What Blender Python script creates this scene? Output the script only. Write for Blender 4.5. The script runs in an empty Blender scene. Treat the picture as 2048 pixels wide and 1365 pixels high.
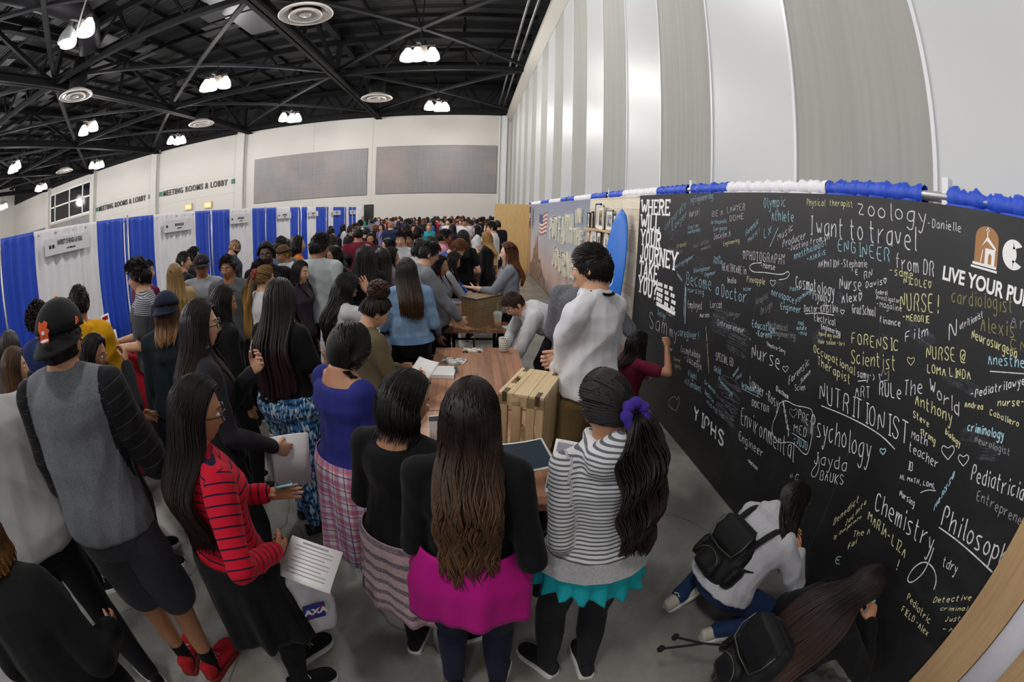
import bpy, bmesh, math, random
import numpy as np
from mathutils import Vector, Matrix
random.seed(7); RS = np.random.RandomState(11)
S = bpy.context.scene; COL = S.collection
# ---------------------------------------------------------------- camera (16 mm diagonal fisheye, equisolid)
FPX = 911.703; CAMZ = 2.10
def _rot(y, p, r):
    cy, sy, cp, sp, cr, sr = math.cos(y), math.sin(y), math.cos(p), math.sin(p), math.cos(r), math.sin(r)
    f = np.array([sy*cp, cy*cp, sp]); a = np.array([cy, -sy, 0.]); u = np.cross(a, f)
    return np.stack([a*cr+u*sr, -a*sr+u*cr, -f], 1)
CR = _rot(*np.radians([5.42637662, -16.15943169, 1.76888961]))
cd = bpy.data.cameras.new('camera'); cam = bpy.data.objects.new('camera', cd); COL.objects.link(cam)
cd.type = 'PANO'; cd.sensor_width = 36; cd.sensor_height = 36*1365/2048; cd.clip_start = .02; cd.clip_end = 300
for tgt in (getattr(cd, 'cycles', None), cd):
    for k, v in (('panorama_type', 'FISHEYE_EQUISOLID'), ('fisheye_lens', FPX*36/2048), ('fisheye_fov', math.pi)):
        try: setattr(tgt, k, v)
        except Exception: pass
mw = Matrix.Identity(4)
for i in range(3):
    for j in range(3): mw[i][j] = CR[i, j]
mw.translation = (0, 0, CAMZ); cam.matrix_world = mw; S.camera = cam
S.view_settings.view_transform = 'Standard'
try: S.view_settings.look = 'None'
except Exception: pass
S.view_settings.exposure = 0.40; S.view_settings.gamma = 1
S.cycles.use_denoising = True; S.cycles.max_bounces = 5; S.cycles.diffuse_bounces = 3
S.cycles.sample_clamp_indirect = 4
w = bpy.data.worlds.new('world'); S.world = w; w.use_nodes = True
w.node_tree.nodes['Background'].inputs[0].default_value = (.92, .96, 1, 1)
w.node_tree.nodes['Background'].inputs[1].default_value = .12
LAMP_X = (-2.0, -10.2, -18.5, -27.0, -35.8, -44.8); LAMP_Y = (-9.4, -1.1, 7.2, 15.3, 23.6); LAMP_Z = 8.05; LAMP_W = 470
def ray(x, y):
    dx, dy = x-1024, 682.5-y; r = math.hypot(dx, dy)+1e-9; th = 2*math.asin(min(1, r/(2*FPX)))
    return CR @ np.array([dx/r*math.sin(th), dy/r*math.sin(th), -math.cos(th)])
def at(x, y, H):
    r = ray(x, y); t = (H-CAMZ)/r[2]; return np.array([r[0]*t, r[1]*t, H])
def onx(x, y, X):
    r = ray(x, y); t = X/r[0]; return np.array([X, r[1]*t, CAMZ+r[2]*t])
def ony(x, y, Y):
    r = ray(x, y); t = Y/r[1]; return np.array([r[0]*t, Y, CAMZ+r[2]*t])
def az(X, Y): return math.degrees(math.atan2(-X, Y))
# ---------------------------------------------------------------- materials
MATS = {}
def srgb(h):
    if isinstance(h, str):
        c = [int(h[i:i+2], 16)/255 for i in (0, 2, 4)]
        return tuple(((v+.055)/1.055)**2.4 if v > .04045 else v/12.92 for v in c)
    return h
class NT:
    def __init__(s, name):
        s.m = bpy.data.materials.new(name); s.m.use_nodes = True; s.t = s.m.node_tree
        s.b = s.t.nodes['Principled BSDF']
    def n(s, typ, **kw):
        nd = s.t.nodes.new('ShaderNode'+typ)
        for k, v in kw.items():
            if k.startswith('i_'):
                key = k[2:]; key = int(key) if key.isdigit() else key.replace('_', ' ')
                nd.inputs[key].default_value = v
            else: setattr(nd, k, v)
        return nd
    def l(s, a, b): s.t.links.new(a, b)
    def mix(s, f, a, b, mode='MIX'):
        nd = s.t.nodes.new('ShaderNodeMix'); nd.data_type = 'RGBA'; nd.blend_type = mode
        for sock, v in ((nd.inputs[0], f), (nd.inputs[6], a), (nd.inputs[7], b)):
            if hasattr(v, 'links'): s.l(v, sock)
            elif isinstance(v, (int, float)): sock.default_value = v
            else: sock.default_value = tuple(v)+(1,)
        return nd.outputs[2]
    def ramp(s, f, stops):
        nd = s.t.nodes.new('ShaderNodeValToRGB'); e = nd.color_ramp.elements
        while len(e) < len(stops): e.new(.5)
        for el, (p, c) in zip(e, stops):
            el.position = p; el.color = (tuple(c) if not isinstance(c, (int, float)) else (c,)*3)+(1,)
        s.l(f, nd.inputs[0]); return nd.outputs[0]
    def math(s, op, a, b=0., c=0.):
        nd = s.t.nodes.new('ShaderNodeMath'); nd.operation = op
        for i, v in enumerate((a, b, c)):
            if hasattr(v, 'links'): s.l(v, nd.inputs[i])
            else: nd.inputs[i].default_value = v
        return nd.outputs[0]
    def coord(s, kind='Object', scale=(1, 1, 1), rot=(0, 0, 0)):
        tc = s.n('TexCoord'); mp = s.n('Mapping'); mp.inputs['Scale'].default_value = scale; mp.inputs['Rotation'].default_value = rot
        s.l(tc.outputs[kind], mp.inputs[0]); return mp.outputs[0]
    def noise(s, vec, scale=5., detail=4., rough=.5):
        nd = s.n('TexNoise'); nd.inputs['Scale'].default_value = scale; nd.inputs['Detail'].default_value = detail; nd.inputs['Roughness'].default_value = rough
        if vec is not None: s.l(vec, nd.inputs['Vector'])
        return nd.outputs[0]
    def bump(s, h, strength=.3, dist=.01):
        b = s.n('Bump'); b.inputs['Strength'].default_value = strength; b.inputs['Distance'].default_value = dist
        s.l(h, b.inputs['Height']); s.l(b.outputs[0], s.b.inputs['Normal'])
    def col(s, c):
        if hasattr(c, 'links'): s.l(c, s.b.inputs['Base Color'])
        else: s.b.inputs['Base Color'].default_value = tuple(c)+(1,)
    def set(s, **k):
        for a, v in k.items(): s.b.inputs[a.replace('_', ' ')].default_value = v
def M(name, c, rough=.6, metal=0., var=.08, scale=6., bump=0., bscale=60., emit=0., spec=.5, **kw):
    key = ('M', name, c, rough, metal, var, emit)
    if key in MATS: return MATS[key]
    t = NT(name); c = srgb(c); t.set(Roughness=rough, Metallic=metal); t.b.inputs['Specular IOR Level'].default_value = spec
    v = t.coord()
    n = t.noise(v, scale)
    d = tuple(x*(1-var) for x in c); u = tuple(min(1, x*(1+var)) for x in c)
    t.col(t.mix(n, d, u))
    if bump: t.bump(t.noise(v, bscale), bump)
    if emit:
        t.b.inputs['Emission Color'].default_value = tuple(c)+(1,); t.b.inputs['Emission Strength'].default_value = emit
    for k, x in kw.items(): t.b.inputs[k.replace('_', ' ')].default_value = x
    MATS[key] = t.m; return t.m
def wood(name, a, b, rough=.5, plank=None, axis=1, seed=0.):
    """plank=(length, width): butcher-block / plank pattern; grain runs along axis"""
    t = NT(name); a = srgb(a); b = srgb(b); t.set(Roughness=rough)
    sc = [14, 14, 14]; sc[axis] = 1.2
    v = t.coord(scale=sc)
    g = t.noise(v, 3, 6, .6)
    base = t.mix(t.ramp(g, [(.3, 0.), (.7, 1.)]), a, b)
    if plank:
        rot = {0: (0, 0, 0), 1: (0, 0, math.pi/2), 2: (0, math.pi/2, 0), 3: (math.pi/2, 0, math.pi/2)}[plank[2] if len(plank) > 2 else axis]
        tc = t.n('TexCoord'); mp = t.n('Mapping'); mp.inputs['Rotation'].default_value = rot
        if len(plank) > 3:
            sep = t.n('SeparateXYZ'); cb = t.n('CombineXYZ'); t.l(tc.outputs['Object'], sep.inputs[0])
            t.l(sep.outputs[plank[3]], cb.inputs[0]); t.l(sep.outputs[plank[4]], cb.inputs[1]); vec = cb.outputs[0]
        else:
            t.l(tc.outputs['Object'], mp.inputs[0]); vec = mp.outputs[0]
        br = t.n('TexBrick'); br.offset = .37; br.inputs['Scale'].default_value = 1; br.inputs['Brick Width'].default_value = plank[0]; br.inputs['Row Height'].default_value = plank[1]
        br.inputs['Mortar Size'].default_value = .0015; br.inputs['Color1'].default_value = (.0, .0, .0, 1); br.inputs['Color2'].default_value = (1, 1, 1, 1); br.inputs['Mortar'].default_value = (.2, .2, .2, 1)
        t.l(vec, br.inputs['Vector'])
        base = t.mix(t.math('MULTIPLY', t.ramp(br.outputs[0], [(0, 0.), (1, 1.)]), .55), base, tuple(min(1, x*1.9) for x in b))
        base = t.mix(t.math('MULTIPLY', br.outputs[1], .55), base, tuple(x*.3 for x in a))
    t.col(base); t.bump(g, .08); return t.m
# ---------------------------------------------------------------- mesh building
class MB:
    def __init__(s): s.v = []; s.f = []; s.mi = []; s.c = 0
    def add(s, vs, fs, m=0):
        o = s.c; s.v.append(np.asarray(vs, float).reshape(-1, 3)); s.c += len(s.v[-1])
        s.f += [tuple(i+o for i in f) for f in fs]; s.mi += [m]*len(fs); return s
    def box(s, c, d, R=None, m=0):
        q = np.array([(x, y, z) for x in (-.5, .5) for y in (-.5, .5) for z in (-.5, .5)])*np.array(d)
        if R is not None: q = q @ np.asarray(R).T
        return s.add(q+np.array(c), [(0, 1, 3, 2), (4, 6, 7, 5), (0, 4, 5, 1), (2, 3, 7, 6), (0, 2, 6, 4), (1, 5, 7, 3)], m)
    def bx(s, x0, x1, y0, y1, z0, z1, m=0): return s.box(((x0+x1)/2, (y0+y1)/2, (z0+z1)/2), (abs(x1-x0), abs(y1-y0), abs(z1-z0)), None, m)
    def bar(s, p, q, w, h, m=0, up=(0, 0, 1)):
        p, q = np.array(p, float), np.array(q, float); d = q-p; L = np.linalg.norm(d); d /= L
        x = np.cross(d, up); x = x/np.linalg.norm(x) if np.linalg.norm(x) > 1e-6 else np.array([1., 0, 0]); z = np.cross(x, d)
        return s.box((p+q)/2, (w, L, h), np.stack([x, d, z], 1), m)
    def loft(s, C, A, B, m=0, cap=True, close=True):
        """rings: centres C, half-axis vectors A,B arrays (n,3); resolution 16"""
        n = len(C); K = 16; th = np.arange(K)*2*math.pi/K
        ct, st = np.cos(th), np.sin(th)
        P = np.array(C)[:, None]+np.array(A)[:, None]*ct[None, :, None]+np.array(B)[:, None]*st[None, :, None]
        F = [(i*K+j, i*K+(j+1) % K, (i+1)*K+(j+1) % K, (i+1)*K+j) for i in range(n-1) for j in range(K)]
        if cap: F += [tuple(range(K))[::-1], tuple((n-1)*K+j for j in range(K))]
        return s.add(P.reshape(-1, 3), F, m)
    def tube(s, pts, r, m=0, K=8, cap=True):
        P = np.array(pts, float); n = len(P); r = np.broadcast_to(np.array(r, float), (n,))
        T = np.gradient(P, axis=0) if n > 1 else P; T /= np.linalg.norm(T, axis=1)[:, None]+1e-12
        u = np.array([0, 0, 1.]) if abs(T[0][2]) < .9 else np.array([1., 0, 0])
        th = np.arange(K)*2*math.pi/K; out = []
        for i in range(n):
            a = np.cross(T[i], u); a /= np.linalg.norm(a)+1e-12; b = np.cross(a, T[i]); u = b
            out.append(P[i]+r[i]*(np.cos(th)[:, None]*a+np.sin(th)[:, None]*b))
        F = [(i*K+j, i*K+(j+1) % K, (i+1)*K+(j+1) % K, (i+1)*K+j) for i in range(n-1) for j in range(K)]
        if cap: F += [tuple(range(K))[::-1], tuple((n-1)*K+j for j in range(K))]
        return s.add(np.array(out).reshape(-1, 3), F, m)
    def cap(s, p, q, r0, r1, m=0, mid=None, flat=1., side=None):
        """tapered capsule, optional mid bulge"""
        p, q = np.array(p, float), np.array(q, float); d = q-p; L = np.linalg.norm(d)+1e-9; d = d/L
        u = np.array([0, 0, 1.]) if abs(d[2]) < .9 else np.array([0., 1., 0])
        if side is not None: u = np.cross(d, side)
        a = np.cross(d, u); a /= np.linalg.norm(a); b = np.cross(a, d)
        ts = [(-.98*r0, .2*r0), (-.75*r0, .66*r0), (-.4*r0, .92*r0), (0, r0)]
        for f in (.2, .4, .6, .8):
            r = r0+(r1-r0)*f
            if mid: r += mid*math.sin(math.pi*min(1, f*1.25))
            ts.append((L*f, r))
        ts += [(L, r1), (L+.4*r1, .92*r1), (L+.75*r1, .66*r1), (L+.98*r1, .2*r1)]
        C = [p+d*t for t, _ in ts]; return s.loft(C, [a*r for _, r in ts], [b*r*flat for _, r in ts], m)
    def lathe(s, prof, c=(0, 0, 0), K=24, m=0, R=None):
        n = len(prof); th = np.arange(K)*2*math.pi/K
        V = np.array([(r*math.cos(t), r*math.sin(t), z) for r, z in prof for t in th])
        if R is not None: V = V @ np.asarray(R).T
        F = [(i*K+j, i*K+(j+1) % K, (i+1)*K+(j+1) % K, (i+1)*K+j) for i in range(n-1) for j in range(K)]
        return s.add(V+np.array(c), F, m)
    def prism(s, poly, f, h, m=0):
        """poly 2d -> f(u,v,w): solid between w=0 and w=h (ngon caps)"""
        n = len(poly); V = [f(u, v, 0) for u, v in poly]+[f(u, v, h) for u, v in poly]
        F = [tuple(range(n))[::-1], tuple(range(n, 2*n))]+[(i, (i+1) % n, n+(i+1) % n, n+i) for i in range(n)]
        return s.add(V, F, m)
    def arr(s): return np.concatenate(s.v) if s.v else np.zeros((0, 3))
def mesh(name, V, F, mi=None, smooth=True):
    me = bpy.data.meshes.new(name); V = np.asarray(V, np.float32)
    me.vertices.add(len(V)); me.vertices.foreach_set('co', V.ravel())
    ln = np.fromiter((len(f) for f in F), np.int32, len(F)); tot = int(ln.sum())
    me.loops.add(tot); me.polygons.add(len(F))
    me.loops.foreach_set('vertex_index', np.fromiter((i for f in F for i in f), np.int32, tot))
    me.polygons.foreach_set('loop_start', np.concatenate([[0], np.cumsum(ln)[:-1]]).astype(np.int32))
    if mi is not None: me.polygons.foreach_set('material_index', np.array(mi, np.int32))
    me.polygons.foreach_set('use_smooth', np.full(len(F), bool(smooth)))
    me.update(); me.validate(); return me
def obj(name, data, mats=None, parent=None, loc=None, smooth=False, **props):
    if isinstance(data, MB): data = mesh(name, data.arr(), data.f, data.mi, smooth)
    o = bpy.data.objects.new(name, data); COL.objects.link(o)
    if mats is not None and data is not None:
        for m in (mats if isinstance(mats, (list, tuple)) else [mats]): data.materials.append(m)
    if parent is not None: o.parent = parent
    if loc is not None: o.location = loc
    for k, v in props.items(): o[k] = v
    return o
def empty(name, loc=(0, 0, 0), rz=0., **props):
    o = bpy.data.objects.new(name, None); COL.objects.link(o); o.location = loc; o.rotation_euler = (0, 0, math.radians(rz)); o.empty_display_size = .1
    for k, v in props.items(): o[k] = v
    return o
def bevel(o, w=.004, seg=2):
    m = o.modifiers.new('bevel', 'BEVEL'); m.width = w; m.segments = seg; m.limit_method = 'ANGLE'; return o
def T(label, cat, group=None):
    d = dict(label=label, category=cat)
    if group: d['group'] = group
    return d
STR = dict(kind='structure')
def text_mesh(body, size, bold=0., extrude=.0, spacing=1.):
    cu = bpy.data.curves.new('t', 'FONT'); cu.body = body; cu.size = size; cu.offset = bold; cu.extrude = extrude; cu.space_character = spacing; cu.align_x = 'LEFT'
    o = bpy.data.objects.new('t', cu); COL.objects.link(o)
    dg = bpy.context.evaluated_depsgraph_get(); me = bpy.data.meshes.new_from_object(o.evaluated_get(dg))
    V = np.zeros(len(me.vertices)*3, np.float32); me.vertices.foreach_get('co', V); V = V.reshape(-1, 3)
    F = [tuple(p.vertices) for p in me.polygons]
    bpy.data.objects.remove(o); bpy.data.curves.remove(cu); bpy.data.meshes.remove(me); return V, F
# ================================================================= the setting
XW, YB = 2.35, 30.0                      # right partition wall, back wall
def concrete():
    t = NT('polished_concrete'); v = t.coord()
    n1 = t.noise(v, .7, 6, .6); n2 = t.noise(v, 3.5, 6, .65); n3 = t.noise(v, 40, 3)
    c = t.mix(t.ramp(n1, [(.35, 0.), (.68, 1.)]), srgb('696b67'), srgb('9c9b95'))
    c = t.mix(t.math('MULTIPLY', t.ramp(n2, [(.45, 0.), (.75, 1.)]), .55), c, srgb('6f6259'))
    c = t.mix(t.math('MULTIPLY', n3, .25), c, srgb('4a4a48'))
    vo = t.n('TexVoronoi', feature='DISTANCE_TO_EDGE'); vo.inputs['Scale'].default_value = .55
    wv = t.n('VectorMath', operation='ADD'); sc = t.n('VectorMath', operation='SCALE'); sc.inputs[3].default_value = .5
    nn = t.n('TexNoise'); nn.inputs['Scale'].default_value = 1.6; nn.inputs['Detail'].default_value = 6; t.l(v, nn.inputs['Vector'])
    t.l(nn.outputs[1], sc.inputs[0]); t.l(v, wv.inputs[0]); t.l(sc.outputs[0], wv.inputs[1]); t.l(wv.outputs[0], vo.inputs['Vector'])
    crack = t.math('LESS_THAN', vo.outputs[0], .0035)
    c = t.mix(t.math('MULTIPLY', crack, .55), c, srgb('34332f'))
    br = t.n('TexBrick'); br.inputs['Scale'].default_value = 1; br.offset = 0; br.inputs['Brick Width'].default_value = 4.6; br.inputs['Row Height'].default_value = 4.6; br.inputs['Mortar Size'].default_value = .006
    mp = t.n('Mapping'); mp.inputs['Location'].default_value = (1.3, 1.1, 0); mp.inputs['Rotation'].default_value = (0, 0, .0)
    t.l(v, mp.inputs[0]); t.l(mp.outputs[0], br.inputs['Vector'])
    c = t.mix(t.math('MULTIPLY', br.outputs[1], .6), c, srgb('3a3936'))
    t.col(c); t.l(t.ramp(n2, [(.3, .22), (.75, .42)]), t.b.inputs['Roughness']); t.bump(n3, .03); return t.m
obj('floor', MB().bx(-53, XW+.4, -16, YB+.3, -.12, 0), concrete(), **STR)
def deck():
    t = NT('black_metal_deck'); v = t.coord(); wv = t.n('TexWave', wave_type='BANDS', bands_direction='Y'); wv.inputs['Scale'].default_value = 1.6; t.l(v, wv.inputs[0])
    t.col(t.mix(t.ramp(wv.outputs[1], [(.35, 0.), (.6, 1.)]), srgb('08080a'), srgb('19191c'))); t.set(Roughness=.7); t.bump(wv.outputs[1], .6, .05); return t.m
obj('ceiling', MB().bx(-53, XW+.4, -16, YB+.3, 10.9, 11.1), deck(), **STR)
# right wall of operable partition panels, 1.347 m each, alternating smooth white and grey fabric
def fabric_panel():
    t = NT('grey_acoustic_fabric'); v = t.coord(scale=(1, 9, .25)); n = t.noise(v, 1.6, 3)
    v2 = t.coord(scale=(1, 1, 1)); n2 = t.noise(v2, 240, 1)
    t.col(t.mix(t.math('MULTIPLY', n2, .3), t.mix(n, srgb('94948f'), srgb('acaca7')), srgb('8e8d88'))); t.set(Roughness=.85); t.bump(n2, .2); return t.m
mW = M('white_partition_vinyl', 'c0c2c3', .38, var=.03, scale=.8); mG = fabric_panel(); mSeam = M('white_seam_trim', 'd8d8dc', .35)
PW = 1.347; wl = obj('wall_right', MB().bx(XW, XW+.35, -16, YB+.3, 0, 9.0), mW, **STR)
k0 = .5823*XW
for i in range(-9, 22):
    y0 = k0+PW*(i-1); y1 = min(y0+PW, YB)
    if y1 < -10 or y0 >= YB: continue
    mb = MB().bx(XW-.02, XW+.005, y0+.012, y1-.012, .02, 8.34)
    bevel(obj('wall_panel', mb, mG if i % 2 and i > 0 or i < -1 and i % 2 else mW, wl), .006)
    if i in (-3, -1, 0, 1, 2, 3, 4, 5, 7): obj('seam_trim', MB().bx(XW-.034, XW-.012, y1-.016, y1+.016, .02, 8.34), mSeam, wl)
mTrim = M('cream_soffit', 'a9a59d', .5, var=.04)
sof = MB(); prof = [(XW+.05, 8.30), (XW-.03, 8.30), (XW-.33, 8.62), (XW-.33, 8.80), (XW+.05, 8.80)]
sof.prism(prof, lambda u, v, w_: (u, -16+w_, v), YB+16)
obj('trim_1', sof, mTrim, **STR)
# back wall with columns
mBack = M('cream_white_paint', 'c4c0ba', .45, var=.03, scale=.5)
bw = obj('wall_back', MB().bx(-53, XW+.4, YB, YB+.3, 0, 8.72).bx(-53, XW+.4, YB+.05, YB+.3, 8.72, 11, 1), [mBack, M('black_upper_wall', '121214', .8)], **STR)
mCol = M('pale_grey_column_paint', 'bfbcb6', .5)
for i, x in enumerate((-16.85, -25.75, -34.6, -43.5)):
    obj('trim_%d' % (i+2), MB().bx(x-.32, x+.32, YB-.35, YB+.02, 0, 9.0).bx(x+.32, x+.42, YB-.12, YB+.02, 0, 9.0), mCol, **STR)
obj('trim_6', MB().bx(1.78, 2.10, YB-.18, YB+.02, 0, 8.7).bx(1.60, 1.66, YB-.1, YB+.02, 0, 8.7), M('door_jamb_white', 'd8d8da', .4), **STR)
sm = MB()
for x in (-6.75, -11.0): sm.bx(x-.012, x+.012, YB-.006, YB+.01, 0, 8.7)
for z in (2.9, 4.35, 5.6): sm.bx(-53, -17.3, YB-.006, YB+.01, z-.012, z+.012)
for x in (-21.3, -30): sm.bx(x-.012, x+.012, YB-.006, YB+.01, 0, 4.35)
obj('wall_joint', sm, M('wall_joint_grey', 'a8a49d', .6), bw)
def acoustic():
    t = NT('blue_grey_acoustic_panel'); a = t.noise(t.coord(scale=(9, 1, .3)), 1.5, 4); b = t.noise(t.coord(scale=(.3, 1, 9)), 1.5, 4); c = t.noise(t.coord(), .35, 3)
    col = t.mix(t.math('MULTIPLY', t.math('ADD', a, b), .5), srgb('615f62'), srgb('8e8b8b')); col = t.mix(t.ramp(c, [(.45, 0.), (.7, .5)]), col, srgb('a48f86'))
    t.col(col); t.set(Roughness=.45); return t.m
mA = acoustic()
for x0, x1, z0, z1, lb in ((-15.67, -7.07, 3.35, 6.56, 'large grey acoustic panel on the back wall, left one beside the column'), (-6.46, 1.50, 3.38, 6.6, 'large grey acoustic panel on the back wall, right one next to the tall partition'),
    (-43.1, -35.0, 3.2, 5.0, 'grey acoustic panel under the high strip window at far left'), (-52.6, -44.0, 3.2, 5.0, 'grey acoustic panel in the far left corner of the hall')):
    bevel(obj('acoustic_panel', MB().bx(x0, x1, YB-.09, YB-.02, z0, z1), mA, **T(lb, 'wall panel')), .02)
obj('wall_left', MB().bx(-53.3, -53, -16, YB+.3, 0, 11), mBack, **STR)
# clerestory window
wf = MB(); X0, X1 = -43.0, -35.1
for x in (X0, X0+1.0, X0+4.0, X0+6.5, X1): wf.bx(x-.07, x+.07, YB-.1, YB+.02, 5.2, 8.0)
for z in (5.2, 6.7, 8.0): wf.bx(X0, X1, YB-.1, YB+.02, z-.07, z+.07)
wn = obj('window_1', wf, M('white_window_frame', 'e6e6e6', .4), **STR)
obj('window_pane', MB().bx(X0, X1, YB-.04, YB+.01, 5.2, 8.0), M('dark_window_glass', '1b1c1f', .08), wn)
# MEETING ROOMS & LOBBY lettering, twice
mLet = M('dark_bronze_letters', '2a2622', .4); mSq = M('green_sign_square', '2f6f50', .5)
for i, (xa, xb, lb) in enumerate(((-25.35, -17.35, 'dark meeting room lettering on the white wall beside the grey panel, larger in view'), (-34.3, -26.2, 'dark meeting room lettering on the white wall further left, beside the strip window'))):
    V, F = text_mesh('MEETING ROOMS & LOBBY', .62, .010, .03, 1.22)
    L = V[:, 0].max(); s = (xb-xa-1.3)/L
    P = np.stack([xa+.6+V[:, 0]*s, YB-.05-V[:, 2], 4.98+V[:, 1]], 1); mb = MB().add(P, F)
    r = empty('wall_sign', ((xa+xb)/2, YB, 5), **T(lb, 'sign')); o = obj('lettering', mb, mLet, r); o.location = -Vector(r.location)
    for x in (xa+.15, xb-.35):
        o = obj('square_mark', MB().bx(x, x+.32, YB-.08, YB-.01, 5.03, 5.37), mSq, r); o.location = -Vector(r.location)
# exit lights over the drapes
for px, lb in ((377, 'small amber exit sign glowing on the back wall above white drape, left one'), (416, 'small amber exit sign glowing on the back wall above blue drape, right one')):
    p = ony(px, 414 if px < 400 else 410, YB-.1); r = empty('exit_sign', p, **T(lb, 'exit sign'))
    obj('housing', MB().box((0, 0, 0), (.75, .12, .5)), M('exit_housing', 'd8b79a', .5), r)
    obj('lit_face', MB().box((0, -.07, 0), (.55, .02, .3)), M('exit_lit_face', 'ffb070', .5, emit=1.2), r)
# ---------------------------------------------------------------- roof steel
mSt = M('black_painted_steel', '0d0d0f', .8, var=.15, spec=.2); mSt2 = M('charcoal_steel', '1c1c20', .7, var=.1, spec=.25)
def truss(X, lb, zb=8.75, zt=10.6):
    r = empty('roof_truss', (X, 7, zb), **T(lb, 'roof truss', 'roof trusses')); o = lambda n, mb, m: setattr(obj(n, mb, m, r), 'location', (-X, -7, -zb))
    o('bottom_chord', MB().bx(X-.2, X+.2, -16, YB, zb-.2, zb-.12).bx(X-.03, X+.03, -16, YB, zb-.2, zb+.15).bx(X-.2, X+.2, -16, YB, zb+.12, zb+.18), mSt)
    o('top_chord', MB().bx(X-.15, X+.15, -16, YB, zt-.12, zt+.12), mSt)
    mb = MB(); y = 10.7-27.3
    while y < YB:
        if y > -16: mb.bar((X, y, zb), (X, y, zt), .22, .22, up=(0, 1, 0))
        for a, b in ((y, y+4.55), (y+9.1, y+4.55)):
            if min(a, b) > -16 and max(a, b) < YB: mb.bar((X, a, zb), (X, b, zt), .16, .16)
        if -16 < y+4.55 < YB: mb.bar((X, y+4.55, zb), (X, y+4.55, zt), .12, .12, up=(0, 1, 0))
        y += 9.1
    o('web_members', mb, mSt)
TX = (-6.4, -16.2, -25.4, -34.5, -43.5)
for x, d in zip(TX, ('nearest the tall white partition', 'above the blue and white booth drapes', 'over the meeting room doors', 'over the strip window', 'in the far left corner')): truss(x, 'black steel roof truss along the hall, '+d)
XS = [XW]+list(TX)+[-53]
for i in range(5):                        # bracing bays between the trusses
    xa, xb = XS[i], XS[i+1]; r = empty('roof_bracing', ((xa+xb)/2, 10, 8.8), **T('crossed dark steel bracing bars between roof beams, %s bay counted from the tall partition' % ('first', 'second', 'third', 'fourth', 'fifth')[i], 'roof bracing'))
    mb = MB(); mp = MB(); L = np.array(r.location)
    for y in (-16+.1, 1.6, 10.7, 19.8, 28.9):
        y2 = y+9.1 if y > 0 else 1.6
        if y < 25: mb.bar((xa, y, 8.85), (xb, y2, 8.95), .18, .12); mb.bar((xa, y2, 8.85), (xb, y, 8.95), .18, .12)
        mp = MB().bx(xb, xa, y-.1, y+.1, 8.66, 8.86)
        mp.bx(xb, xa, y-.12, y+.12, 10.3, 10.6)
        for f in (.25, .5, .75): mp.bar((xa+(xb-xa)*f, y, 8.8), (xa+(xb-xa)*(f+.125), y, 10.4), .1, .1); mp.bar((xa+(xb-xa)*f, y, 8.8), (xa+(xb-xa)*(f-.125), y, 10.4), .1, .1)
        mp.v = [v-L for v in mp.v]; obj('cross_beam', mp, mSt, r)
    mb.v = [v-L for v in mb.v]; obj('diagonal_bars', mb, mSt2, r)
mJ = MB()
for i, y in enumerate(np.arange(-14, YB, 2.27)): mJ.bx(-53, XW, y-.05, y+.05, 10.55, 10.75)
for i, x in enumerate(np.arange(-52, 0, 1.9)): mJ.bx(x-.03, x+.03, -16, YB, 10.7, 10.9)
obj('roof_joists', mJ, mSt, bpy.data.objects['ceiling'])
# foil-faced insulation blankets seen between the joists at left
ins = MB()
for i in range(90):
    x, y = RS.uniform(-30, -9), RS.uniform(2, 16); ins.box((x, y, 10.62), (RS.uniform(.7, 1.5), RS.uniform(.5, .9), .06), Matrix.Rotation(RS.uniform(-.12, .12), 3, 'X'))
obj('insulation_patches', ins, M('grey_insulation_foil', '3c3b3f', .6), bpy.data.objects['ceiling'])
# conduits and ducts
for dx, z, lb in ((.55, 9.3, 'silver conduit pipe under the roof along the partition, inner one'), (.85, 9.35, 'silver conduit pipe under the roof along the partition, outer one')):
    obj('conduit_pipe', MB().tube([(XW-dx, -14, z), (XW-dx, 13, z), (XW-dx, 20, z), (XW-dx, 29.8, z)], .05), M('galvanised_pipe', '9a9a9c', .35, .6), smooth=True, **T(lb, 'pipe'))
obj('air_duct', MB().bx(-8.6, -7.2, 6, 15, 9.5, 10.3).bx(-8.65, -7.15, 8, 8.1, 9.45, 10.35).bx(-8.65, -7.15, 10.4, 10.5, 9.45, 10.35).bx(-8.65, -7.15, 12.8, 12.9, 9.45, 10.35), M('grey_sheet_metal', '5a5a60', .45, .4), **T('grey rectangular sheet metal air duct high under the roof', 'air duct'))
obj('air_duct', MB().tube([(-12.6, 2, 9.9), (-12.6, 8.5, 9.9), (-12.9, 9.6, 9.6), (-13.2, 10.2, 9.0)], .45, K=16), M('dark_round_duct', '252328', .5, .3), smooth=True, **T('dark round air duct rising among roof beams at upper left', 'air duct'))
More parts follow.
